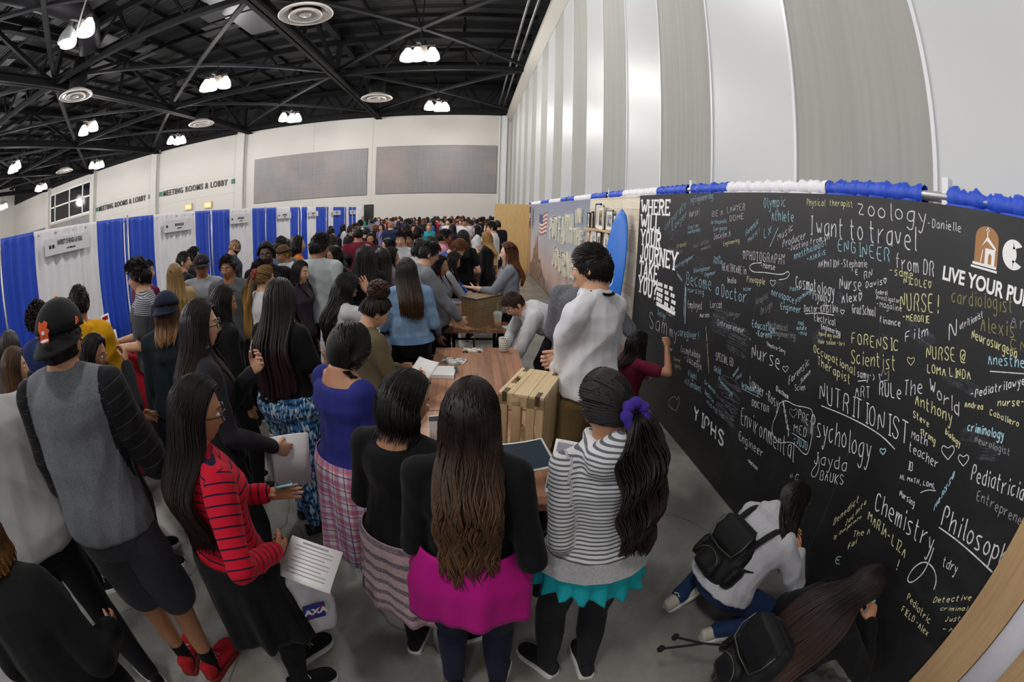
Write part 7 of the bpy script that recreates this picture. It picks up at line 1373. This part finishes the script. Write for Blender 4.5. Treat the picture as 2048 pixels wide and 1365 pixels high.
person('lowdark', 'person with black hair mostly hidden behind the blond ponytail', headtop=(516, 521), rz=190, H=1.70, fem=False, skin='md', vox=.016, top=tee('2a2c34'), bot=pants(), shoes=('sneaker', mShB), hair=hair('short', len=.05))
def hband(I): c, R, s = I['hc'], I['R'], I['hs']; obj('headband', MB().tube([R @ (s*np.array([.081*math.cos(a), .102*math.sin(a)-.002, .050+.008*math.sin(a)]))+c for a in np.linspace(0, 6.2832, 33)], .0095, K=8, cap=False), fab('plain', '201a18'), I['root'], smooth=True)
person('headband', 'person with cropped golden hair and dark headband, pale blue collar', headtop=(567, 489), rz=140, H=1.79, fem=False, skin='md', head=(0, -14, 0), vox=.013, lvl=5, top=tee('a9b4bc', hem=-.1, loose=.02, collar=True), bot=pants(), shoes=('sneaker', mShB), extra=(hband,), hair=hair('short', len=.025, n=420, c=('6a4e24', '8a6a34'), dark=0))
person('bluegrey', 'person with black hair and blue-grey tee, back turned near the white drape', headtop=(561, 475), rz=-10, H=1.86, fem=False, skin='lt', vox=.016, top=tee('5a6a78', hem=-.1, loose=.02), bot=pants(), shoes=('sneaker', mShB), hair=hair('short', len=.06))
person('darklong', 'person with long dark hair between the headband and brown bob', headtop=(574, 479), rz=-20, H=1.78, skin='md', vox=.016, top=tee('2a2a30', hem=-.1), bot=pants(), shoes=('sneaker', mShB), hair=hair('long', len=.3, n=300))
person('brownbob', 'person with straight light brown hair and pale lilac sweater by the booth', headtop=(588, 474), rz=-40, H=1.77, skin='lt', vox=.016, top=tee('b0a8b4', 'long', hem=-.1, loose=.02), bot=pants(), shoes=('sneaker', mShB), hair=hair('bob', len=.12, n=360, c=('5a3a20', '8a6038'), dark=0))
person('orangeback', 'person partly hidden behind the light brown bob near the blue table', headtop=(596, 472), rz=-60, H=1.84, skin='lt', vox=.018, top=tee('c2703a', hem=-.1), bot=pants(), shoes=('sneaker', mShB), hair=hair('long', len=.15, n=240))
person('darkcurls', 'person with long dark curls and black top between cap and braids', headtop=(446, 575), rz=-38, H=1.66, skin='tan', head=(-20, -4, 0), vox=.013, top=tee('15161a', 'long', hem=-.06, loose=.02), bot=pants(), shoes=('sneaker', mShB), hair=hair('long', len=.42, steps=26, wave=.014, freq=41, n=520, vol=.02, c=('120d0d', '241816')))
person('blondpony', 'person with long blond ponytail and headband, white top', headtop=(528, 530), rz=-28, H=1.70, skin='lt', head=(-14, -4, 0), vox=.013, top=tee('d2d0d4', hem=-.06, loose=.015), bot=pants('2a3448'), shoes=('sneaker', mShB), hair=hair('pony', len=.58, thick=.045, wave=.008, tie=(-.02, -.10, .045), dir=(-.25, -.25, 0), n=420, nt=320, c=('6a4e2c', 'b08a48'), tiemat=fab('plain', '8a3a3a')))
person('blackhood', 'person in black hoodie over grey tee with chin-length black hair', headtop=(668, 492), rz=130, H=1.72, skin='md', head=(0, -8, 0), vox=.013, top=dict(mat=fab('plain', '1c1e24'), hem=-.08, loose=.022, name='hoodie', hood=1), bot=pants(), shoes=('sneaker', mShB), hair=hair('bob', len=.08, n=360))
person('smallface', 'person with dark hair half hidden beside the pale polo shirt', headtop=(600, 522), rz=-100, H=1.66, skin='lt', vox=.016, top=tee('3a3038', hem=-.06), bot=pants(), shoes=('sneaker', mShB), hair=hair('long', len=.3, n=300))
person('bigblack', 'person with very thick long black hair and black top, seen from behind', headtop=(730, 495), rz=4, H=1.74, skin='tan', vox=.013, bw=1.1, top=tee('0d0e11', 'long', hem=-.06, loose=.02), bot=pants(), shoes=('sneaker', mShB), hair=hair('long', len=.42, n=560, vol=.028, spread=.04, conv=-.04, wave=.006))
person('wavybrown', 'person with wavy dark brown hair and mauve grey top behind the denim jacket', headtop=(764, 497), rz=10, H=1.70, skin='lt', vox=.013, head=(20, 0, 0), top=tee('776c74', 'long', hem=-.06, loose=.02), bot=pants(), shoes=('sneaker', mShB), hair=hair('long', len=.36, wave=.012, freq=32, n=460, vol=.016, c=('1c1412', '3c2a22')))
person('whiteside', 'person with dark hair and white top in profile behind the denim jacket', headtop=(782, 494), rz=-72, H=1.70, skin='tan', vox=.013, lvl=5, top=tee('d0ced2', hem=-.06), bot=pants(), shoes=('sneaker', mShB), hair=hair('long', len=.3, n=420, vol=.01))
person('glassesman', 'person in grey sweatshirt and glasses leaning over the second walnut table', headtop=(858, 484), rz=-68, H=1.80, fem=False, skin='lt', bw=.95, head=(-8, -12, 0), chest=(0, .12, None), RH=(.14, .52, .90), LH=(-.10, .50, .92), rp='grip', lp='flat', lpalm=(0, 0, -1), vox=.012, lvl=5, top=dict(mat=fab('heather', '72767c', '84888e'), hem=-.06, loose=.024, name='sweatshirt', amp=.016), bot=pants('55543f', loose=.02), shoes=('sneaker', mShB), extra=(glasses,), hair=hair('short', len=.05, n=480, vol=.014))
person('stripesleeve', 'person with long dark hair and fine striped sleeves writing at the table', pos=(-.42, 5.55), rz=-80, H=1.62, skin='tan', chest=(0, .14, None), head=(0, -20, 0), RH=(.12, .46, .90), LH=(-.10, .46, .90), rp='pinch', vox=.013, top=dict(mat=fab('stripe', 'b4b6bc', '6c7078'), hem=-.06, loose=.016, name='striped_top'), bot=pants(), shoes=('sneaker', mShB), hair=hair('long', len=.42, n=420))
person('ginger', 'person with ginger hair and bright blue sleeves bending over the table', headtop=(915, 478), rz=-104, H=1.93, fem=False, skin='pl', chest=(0, .30, .42), head=(0, -34, 0), RH=(.08, .52, .93), LH=(-.10, .50, .93), rp='point', vox=.012, lvl=5, top=tee('1f4f9a', 'long', hem=-.04, loose=.016), bot=pants(), shoes=('sneaker', mShB), hair=hair('short', len=.06, n=520, vol=.018, c=('6a4020', '8e5c30'), dark=0))
person('blackdress', 'person in fitted black dress with waist-length wavy black hair, back turned', headtop=(926, 462), rz=-4, H=1.80, bw=1.12, skin='lt', vox=.013, LH=(-.22, .22, 1.15), RH=(.2, .22, 1.1), top=tee('111216', hem=.0, loose=.008), bot=None, wrap=dict(name='skirt', mat=fab('plain', '111216'), t=.1, drop=.62, off=.012, flare=.02, folds=5, famp=.004, hemvar=.01), shoes=('flat', mShB), hair=hair('long', len=.55, wave=.014, freq=32, n=520, vol=.02, spread=.02))
person('blazerblond', 'person with straight blond hair and black blazer at the far table', headtop=(973, 464), rz=70, H=1.76, skin='pl', vox=.014, RH=(.1, .3, 1.05), top=tee('0e0f12', 'long', hem=-.06, loose=.016, name='blazer'), bot=pants('0e0f12'), shoes=('flat', mShB), hair=hair('long', len=.28, n=420, c=('a07c48', 'd0b074'), dark=0))
person('whitetall', 'person in white dress shirt and dark trousers beside the far plywood wall', headtop=(984, 444), rz=84, H=1.90, fem=False, skin='lt', vox=.014, lvl=5, RH=(.1, .32, 1.1), top=dict(mat=mShirt, hem=.05, loose=.022, name='dress_shirt', collar=mShirtC), bot=pants('1f2738'), shoes=('sneaker', mShB), extra=(tie,), hair=hair('short', len=.05))
person('hoodback', 'person in black hooded jacket seen from behind near the table', headtop=(836, 455), rz=-24, H=1.84, fem=False, skin='lt', bw=1.05, vox=.014, top=dict(mat=fab('plain', '1a1c22'), hem=-.08, loose=.03, name='jacket', hood=1), bot=pants(), shoes=('sneaker', mShB), hair=hair('short', len=.06))
person('smiling', 'smiling person with long dark hair turned to the camera mid-crowd', headtop=(741, 466), rz=188, H=1.72, skin='tan', vox=.014, lvl=5, top=tee('3a3038', hem=-.06), bot=pants(), shoes=('sneaker', mShB), hair=hair('long', len=.32, n=420, vol=.012))
person('palecollar', 'person with short dark hair and open pale grey collar facing the camera', headtop=(801, 464), rz=186, H=1.80, fem=False, skin='lt', vox=.013, lvl=5, top=tee('c3c6c8', 'long', hem=-.1, loose=.02, collar=True), bot=pants(), shoes=('sneaker', mShB), hair=hair('short', len=.055, n=420))
person('behindcollar', 'person with black fringe just behind the pale collar wearer', headtop=(817, 464), rz=170, H=1.78, fem=False, skin='tan', vox=.016, top=tee('3a3c44'), bot=pants(), shoes=('sneaker', mShB), hair=hair('short', len=.06))
person('profileglass', 'person with dark hair and glasses in profile left of the pale collar', headtop=(775, 477), rz=110, H=1.70, skin='lt', vox=.015, top=tee('3c3c48'), bot=pants(), shoes=('sneaker', mShB), extra=(glasses,), hair=hair('long', len=.18, n=320))
person('limegreen', 'person with long dark hair and lime green jacket', headtop=(697, 470), rz=10, H=1.74, skin='tan', vox=.014, top=tee('93b820', 'long', hem=-.06, loose=.024), bot=pants(), shoes=('sneaker', mShB), hair=hair('long', len=.44, n=420, vol=.014))
person('browncascade', 'person with long chestnut hair beyond the pale polo shirt', headtop=(664, 468), rz=16, H=1.76, skin='lt', vox=.015, top=tee('2e2a30'), bot=pants(), shoes=('sneaker', mShB), hair=hair('long', len=.5, wave=.01, freq=32, n=420, c=('2a1a14', '6a4a30')))
person('pinkshirt', 'person with black hair and pink collared shirt above the ginger head', headtop=(889, 459), rz=-80, H=1.82, fem=False, skin='md', vox=.015, lvl=5, top=tee('c98a98', 'long', loose=.02, collar=True), bot=pants(), shoes=('sneaker', mShB), hair=hair('short', len=.055))
person('peekface', 'person peeking out between the grey sweatshirt and the ginger head', headtop=(880, 512), rz=-100, H=1.62, skin='tan', vox=.015, top=tee('7a7c84', 'long'), bot=pants(), shoes=('sneaker', mShB), hair=hair('long', len=.3, n=320))
# ================================================================= things held or worn
def hand(key, side, off=.0): h_ = PEOPLE[key]['hand'][side]; return h_[0]+h_[2]*off, h_[1], h_[2], h_[3]
def at_hand(name, key, side, lb, cat, rot=(0, 0, 0), d=(0, 0, 0), off=.03):
    p = hand(key, side, off)[0]; r = empty(name, p+np.array(d), 0, **T(lb, cat)); r.rotation_euler = [math.radians(a) for a in rot]; return r
def face_cam(o, roll=0., tilt=0.):
    v = Vector((0, 0, CAMZ))-o.location; q = v.to_track_quat('Z', 'Y'); o.rotation_euler = (q.to_matrix() @ Matrix.Rotation(math.radians(roll), 3, 'Z') @ Matrix.Rotation(math.radians(tilt), 3, 'X')).to_euler()
def body_strap(pk, I, sd, m):
    sp, rt, fw, h = I['spine'], I['rt'], I['fw'], I['h']; Sh = I['J'][sd][0]; f_ = lambda t, x, y: (lambda c, tg: c+rt*x*sd+np.cross(tg, rt)*y)(*sp(t))
    P = [f_(.42, .07, -.155), f_(.72, .105, -.150), f_(.90, .115, -.105), f_(1.0, .115, -.02), f_(.92, .12, .075), f_(.72, .135, .12), f_(.5, .17, .02), f_(.38, .12, -.13)]
    W = [I['Rz'] @ p+np.array([I['pos'][0], I['pos'][1], 0]) for p in P]; mi_ = (Matrix.LocRotScale(pk.location, pk.rotation_euler, pk.scale)).inverted(); L = [np.array(mi_ @ Vector(w)) for w in W]; L = smooth2(L, 2); mb = MB()
    N_ = [np.array(mi_.to_3x3() @ Vector(I['Rz'] @ rt)) for _ in L]; n = len(L); mb.add([p+N_[0]*.018 for p in L]+[p-N_[0]*.018 for p in L], [(i, i+1, n+i+1, n+i) for i in range(n-1)]); o = obj('shoulder_strap', mb, m, pk, smooth=True); so = o.modifiers.new('t', 'SOLIDIFY'); so.thickness = .007; so.offset = 0
# the two backpacks
pack('backpack', None, 'small black backpack on the back of the crouching grey hoodie', (1.20, 1.46, .40), (-38, 0, -84), 1.0)
pack('backpack', None, 'black backpack with hanging straps behind the lowest crouching person in black', (1.12, .83, .26), (-24, 0, -98), 1.1, lambda sx: [(sx*.05, .06, .33), (sx*.1, .10, .40), (sx*.13, .22, .42), (sx*.13, .24, .26), (sx*.12, .10, .06)])
bp_ = bpy.data.objects['backpack.001']; mWeb = fab('plain', '1b1b1e')
for sd in (1, -1): body_strap(bpy.data.objects['backpack'], PEOPLE['crouchgrey'], sd, mWeb)
for i, e in enumerate(((-.24, -.24, -.02), (-.19, -.30, -.06))): s_ = obj('loose_strap', MB().tube([(-.12, -.08, .10), (-.17, -.15, .04), e], .006).box(e, (.02, .02, .03)), mWeb, bp_, smooth=False)
ch = at_hand('chalk_stick', 'crouchdark', 1, 'stick of light blue chalk held against the board low down', 'chalk', (0, 60, 20)); obj('chalk', MB().tube([(0, 0, -.05), (0, 0, .05)], .012, K=12), M('blue_chalk_stick', '8fd0dc', .8), ch, smooth=True)
ch = at_hand('chalk_stick', 'maroontee', 1, 'white chalk stub in the hand of the kneeling maroon tee', 'chalk', (0, 70, 0)); obj('chalk', MB().tube([(0, 0, -.03), (0, 0, .04)], .006, K=10), mPap, ch, smooth=True)
# phone, bag and flyers of the red striped person
ph = at_hand('phone', 'redstripe', -1, 'pale blue phone held flat in front of the red striped top', 'phone', (-27, 0, 30), (0, 0, .012)); bevel(obj('phone_case', MB().box((0, 0, 0), (.072, .145, .009)), M('pale_blue_phone', '8fc4dc', .3), ph), .004); obj('screen', MB().box((0, 0, .005), (.064, .13, .001)), M('dark_screen', '16181c', .1), ph)
bg = at_hand('shopping_bag', 'redstripe', 1, 'white plastic bag with blue AXA logo hanging beside the red striped top', 'bag', (6, 8, 38), (.04, -.03, -.05))
mBag = M('white_plastic_bag', 'c9c8d2', .35, bump=.5, bscale=18); V, F = remesh(MB().loft([(0, 0, z) for z in (-.40, -.36, -.2, -.06, -.0)], [(w_, 0, 0) for w_ in (.13, .15, .145, .13, .05)], [(0, w_, 0) for w_ in (.022, .035, .032, .022, .016)]), .012, 2); obj('bag_body', mesh('bag_body', wrinkle(V, F, .016, RS), F), mBag, bg)
lg_ = obj('logo', MB().box((.03, -.046, -.20), (.10, .002, .10)), M('bank_blue', '1a2a86', .4), bg); V, F = text_mesh('AXA', .05, .003); obj('logo_text', MB().add(np.stack([V[:, 0]-.015, np.full(len(V), -.048), V[:, 1]-.215], 1), F), mPap, lg_)
obj('logo_slash', MB().bar((.005, -.0475, -.245), (.075, -.0475, -.155), .004, .001), M('slash_red', 'c02030', .4), lg_)
fy = at_hand('flyer_sheet', 'redstripe', 1, 'curled white printed flyer held with the plastic bag', 'flyer', (-60, 24, 20), (.10, .04, -.06)); n = 9
V = [(x, y, .03*math.sin(x*9)) for x in np.linspace(-.10, .14, n) for y in (-.15, .15)]; o_ = obj('sheet', mesh('sheet', V, [(2*i, 2*i+1, 2*i+3, 2*i+2) for i in range(n-1)]), mPap, fy); so = o_.modifiers.new('t', 'SOLIDIFY'); so.thickness = .0015
ink = MB()
for k in range(9): x = -.08+k*.022; ink.box((x, 0, .03*math.sin(x*9)+.003), (.006 if k else .012, .22 if k % 3 else .15, .001))
obj('print', ink, M('pale_print', '9a949e', .6), fy); fy.location = at(622, 1122, .92); face_cam(fy, -122, 20); fy.scale = (.72,)*3; bg.location = at(598, 1150, .84)
# rolled paper of the cap wearer, booklets
rp_ = at_hand('rolled_paper', 'capman', 1, 'rolled white paper upright in the hand of the cap wearer', 'paper roll', (8, -8, 0), (0, 0, .05)); obj('roll', MB().lathe([(.024, -.12), (.026, .0), (.027, .11), (.023, .11), (.022, -.12)], K=20), mPap, rp_, smooth=True)
def booklet(key, side, lb, mat, w_=.21, l=.28, rot=(70, 0, 0), d=(0, 0, .05), nm='booklet', th=.006, pt=None, off=.03):
    r = at_hand(nm, key, side, lb, 'booklet' if nm == 'booklet' else 'paper', rot, d, off); nx = 8; V = [(x, y, .05*(x/w_)**2+s*th) for s in (0, 1) for x in np.linspace(-w_/2, w_/2, nx) for y in (-l/2, l/2)]; m = 2*nx
    F = [(2*i+1, 2*i, 2*i+2, 2*i+3) for i in range(nx-1)]+[(m+2*i, m+2*i+1, m+2*i+3, m+2*i+2) for i in range(nx-1)]+[(2*i, m+2*i, m+2*i+2, 2*i+2) for i in range(nx-1)]+[(2*i+1, 2*i+3, m+2*i+3, m+2*i+1) for i in range(nx-1)]+[(0, 1, m+1, m), (2*nx-2, m+2*nx-2, m+2*nx-1, 2*nx-1)]
    obj('pages', mesh('pages', V, F), mPap if pt else mat, r)
    for (x0, x1, y0, y1, mm) in (pt or ()):
        P_ = [(x, y) for x in np.linspace(x0, x1, 5) for y in (y0, y1)]; o = obj('printed_panel', mesh('printed_panel', [(x, y, .05*(x/w_)**2+th+.0008) for x, y in P_], [(2*i, 2*i+1, 2*i+3, 2*i+2) for i in range(4)]), mm, r)
    return r
mTeal = M('teal_print', '4f7f86', .4); mLil = M('lilac_grey_print', 'b4b4c4', .4); mNavyG = M('navy_glossy_print', '27333f', .25)
bkl = booklet('stripe', -1, 'open brochure with teal panel and photos held by the striped hoodie', None, .16, .23, (58, -6, 14), (0, 0, 0), pt=((-.07, .073, -.05, .035, mTeal), (-.07, .073, .04, .105, mLil), (-.075, -.02, -.11, -.015, mCo2))); bkl.location = at(1140, 940, 1.15); face_cam(bkl, -8, 18)
booklet('stripe', 1, 'dark navy glossy brochure lying level under the crate front', mNavyG, .30, .22, (6, 0, 10), (-.20, .10, -.02), pt=((-.14, .14, -.1, .1, mNavyG),))
booklet('greytee', -1, 'sheaf of white papers in the lowered hand of the grey tee', mPap, .22, .30, (80, 0, 70), (0, 0, -.06), 'paper_sheaf', .012)
mRp = M('red_university_print', 'b01e34', .4)
bk = booklet('greytrim', 1, 'tall white and red university booklet held by the striped-shoulder tee', None, .13, .34, (84, 0, 100), (0, 0, .10), pt=((-.055, .055, -.16, .03, mRp), (-.05, .05, .12, .155, mRp)))
V, F = text_mesh('UNIV', .045, .002); obj('cover_text', MB().add(np.stack([V[:, 0]-.055, V[:, 1]+.07, np.full(len(V), .0115)], 1), F), mRp, bk)
booklet('greytrim', -1, 'folded white program in the other hand of the striped-shoulder tee', mPap, .2, .27, (70, 0, 60), (0, 0, 0), 'folded_program')
booklet('longglass', 1, 'bundle of white papers carried by the long brown hair and glasses', mPap, .22, .30, (86, 8, 40), (.02, 0, -.08), 'paper_bundle', .015)
booklet('bluetop', 1, 'white handout read by the royal blue top', mPap, .15, .2, (30, 0, -30), (0, 0, .02), 'handout')
booklet('curlybun', 1, 'white handout held low by the curly bun', mPap, .2, .26, (40, 0, -40), (0, 0, .0), 'handout')
booklet('handface', -1, 'folded newspaper style handout under the arm of the white tee', mCo2, .22, .28, (70, 0, -40), (0, 0, 0), 'handout')
booklet('leftlight', 1, 'tan folder of papers held at the left edge', M('tan_folder', 'b9a58c', .6), .2, .3, (75, 0, 20), (0, 0, .08), 'paper_folder', .015)
cd_ = at_hand('name_card', 'plaidgrey', 1, 'small white card pinched by the dark plaid shirt', 'card', (60, 0, 40)); obj('card', MB().box((0, 0, .02), (.055, .002, .09)), mPap, cd_)
ph = at_hand('phone', 'bald', 1, 'dark phone in the hand of the bearded person', 'phone', (40, 0, -50)); bevel(obj('phone_case', MB().box((0, 0, .02), (.07, .01, .14)), M('dark_screen', '16181c', .1), ph), .004)
bt = at_hand('water_bottle', 'whiteshirt', -1, 'small clear bottle in the hands of the lanyard wearer', 'bottle', (20, 10, 0), (0, 0, .0)); obj('bottle', MB().lathe([(0, -.09), (.03, -.09), (.031, .05), (.014, .085), (.014, .10)], K=18), M('cloudy_bottle', 'b4bcc0', .15), bt, smooth=True); obj('bottle_cap', MB().lathe([(.016, .095), (.016, .115), (0, .117)], K=14), mPap, bt, smooth=True)
# ================================================================= far crowd: a few figures copied with their own clothes and hair
def proto(fem, hk, seed):
    return build_person('person', (0, -40), 0, H=1.80 if not fem else 1.74, fem=fem, skin='tan', lvl=3, vox=.026, seed=seed, top=dict(mat=fab('plain', '808080'), hem=-.1, loose=.02, sleeve='short' if seed % 2 else 'long'), bot=dict(kind='pants', mat=fab('plain', '1c1d24')), hair=hk, label='far person')
HP = [(False, hair('short', len=.05, n=150, r=.007)), (False, hair('curly', len=.03, n=150, r=.009)), (True, hair('long', len=.34, n=130, r=.008)), (True, hair('long', len=.42, wave=.012, n=130, r=.008)), (True, hair('bun', size=.05, tie=(0, -.09, .07), n=120, nt=80, r=.008)), (True, hair('bob', len=.10, n=130, r=.008))]
PR = [proto(f, h_, i+1) for i, (f, h_) in enumerate(HP)]
HC = dict(black=('120d0c',), brown=('2e1c14', '4a3020'), auburn=('6a3418', '8e4a24'), blond=('a8824c', 'cfae70'), grey=('6a6866',))
CC = dict(white='d2d0d4', black='16171b', navy='26304e', grey='70747c', maroon='6a1a30', blue='3a66a8', teal='2a9098', pink='c48a98', red='b02030', green='2f8a6a', tan='a89070', denim='6a88ac', lilac='8a80a8')
used = set()
def far(px, py, k, hc, cc, face, skin='tan', H=None, lb=None, grp=None):
    I = PR[k]; r0 = I['root']
    if k in used:
        r = r0.copy(); COL.objects.link(r)
        for c0 in r0.children:
            c = c0.copy(); COL.objects.link(c); c.parent = r
            for d0 in c0.children: d = d0.copy(); COL.objects.link(d); d.parent = c
    else: r = r0; used.add(k)
    sc = (H or (1.84 if k < 2 else 1.74)+RS.uniform(-.05, .05))/(I['ht'][2]); r.scale = (sc,)*3; t = at(px, py, I['ht'][2]*sc); ry = ray(px, py); ym = 28.3-1.5*RS.rand()
    if t[1] > ym or ry[2] > -.004: t = np.array([0, 0, CAMZ])+ry*(ym/ry[1]); sc = t[2]/I['ht'][2]; r.scale = (sc,)*3
    r.location = (t[0], t[1], 0); r.rotation_euler = (0, 0, math.radians(az(t[0], t[1])+face))
    def setm(o, i, m): o.material_slots[i].link = 'OBJECT'; o.material_slots[i].material = m
    for c in r.children:
        b = c.name.split('.')[0]
        if b == 'body': setm(c, 0, skin_mat(SK[skin]))
        elif b == 'shirt': setm(c, 0, fab('plain', CC[cc]))
        elif b == 'hair':
            m = hair_mat(*HC[hc]); setm(c, 0, m)
            for d in c.children: setm(d, 0, m)
    r['label'] = lb; r['category'] = 'person'
    if grp: r['group'] = grp
    return r
# named ones
for a in ((661, 453, 0, 'black', 'black', -20, 'tan', 'person in black with short dark hair in front of the last white drapes'), (674, 441, 0, 'black', 'white', -60, 'lt', 'person in white shirt standing by the last blue drape'), (686, 449, 2, 'black', 'white', -70, 'tan', 'person in white with long dark hair near the last drapes'), (700, 451, 5, 'brown', 'green', -90, 'lt', 'person with brown hair and green top near the last white drape'), (720, 441, 1, 'black', 'white', -30, 'tan', 'person with black hair in white by the loudspeaker stand'),
          (716, 454, 0, 'black', 'maroon', 0, 'tan', 'person in maroon shirt behind the lime green jacket'), (733, 454, 0, 'black', 'black', 10, 'tan', 'person with thick black hair and black tee behind the smiling face'), (751, 449, 5, 'auburn', 'black', -10, 'lt', 'person with red-orange hair seen from behind mid-crowd'), (764, 448, 3, 'brown', 'lilac', 140, 'lt', 'person with brown hair turned sideways beside the red-orange hair'), (781, 444, 0, 'blond', 'navy', 0, 'pl', 'person with sandy blond short hair and navy tee, back turned'), (797, 443, 3, 'black', 'black', 10, 'tan', 'person with wavy black hair right of the sandy blond head'),
          (828, 449, 2, 'black', 'grey', 180, 'tan', 'person facing the camera with dark hair left of the blond bob'), (858, 448, 5, 'blond', 'teal', 170, 'pl', 'person with yellow blond bob and turquoise top facing the camera'), (886, 438, 0, 'black', 'grey', 90, 'lt', 'person with short black hair and light grey top, in profile'), (900, 438, 1, 'black', 'maroon', 60, 'br', 'person with big curly black hair beside the grey profile'), (867, 441, 3, 'black', 'blue', 80, 'md', 'person with dark hair and blue top behind the blond bob'), (921, 440, 5, 'brown', 'pink', 170, 'lt', 'person with light brown hair beyond the black dress'), (944, 440, 3, 'brown', 'denim', 0, 'lt', 'person with brown wavy hair and denim blue top, back turned'), (962, 436, 1, 'black', 'black', 0, 'br', 'tall person with rounded black hair near the plywood wall'), (975, 447, 2, 'auburn', 'pink', 100, 'lt', 'person with auburn hair in profile next to the white dress shirt'), (929, 438, 0, 'black', 'white', 180, 'tan', 'person with black hair behind the denim blue top'), (996, 441, 0, 'black', 'black', 30, 'lt', 'person in black partly behind the white dress shirt'), (850, 437, 2, 'black', 'white', 40, 'tan', 'person with straight black hair above the blond bob'), (838, 478, 5, 'black', 'white', 0, 'lt', 'person with dark bob and white top behind the hooded jacket'),
          (861, 474, 2, 'black', 'black', -20, 'tan', 'person with dark hair low behind the grey sweatshirt'), (713, 447, 1, 'brown', 'red', 60, 'md', 'person with brown curls and red top near the loudspeaker'), (741, 438, 4, 'black', 'teal', 120, 'tan', 'person with hair tied up and teal top near the loudspeaker'), (812, 448, 3, 'black', 'lilac', -30, 'tan', 'person with dark wavy hair above the fringe and pale collar'), (955, 451, 2, 'black', 'white', 90, 'lt', 'person with dark hair just above the straight blond hair'), (906, 449, 2, 'black', 'maroon', 30, 'tan', 'person with long black hair above the pink shirt')):
    far(*a[:7], lb=a[7])
# unnamed heads towards the back wall
slots = []
for i in range(46):
    px = 722+i*5.9+RS.uniform(-2, 2); py = 435.5+RS.uniform(-3.5, 4.5); k = int(RS.choice([0, 0, 1, 2, 2, 3, 3, 4, 5])); hc = str(RS.choice(['black', 'black', 'black', 'brown', 'brown', 'auburn'])); cc = str(RS.choice(list(CC)))
    if hc == 'auburn': lb, g = 'small far figure with reddish hair in the crowd by the back wall', 'reddish heads by the back wall'
    elif hc == 'brown': lb, g = 'small far figure with brown hair in the crowd by the back wall', 'brown heads by the back wall'
    else: lb, g = 'small far figure with black hair in the crowd by the back wall', 'black heads by the back wall'
    far(px, py, k, hc, cc, float(RS.choice([0, 20, -20, 180, 90, -90, 150])), str(RS.choice(['tan', 'lt', 'md', 'br'])), lb=lb, grp=g)
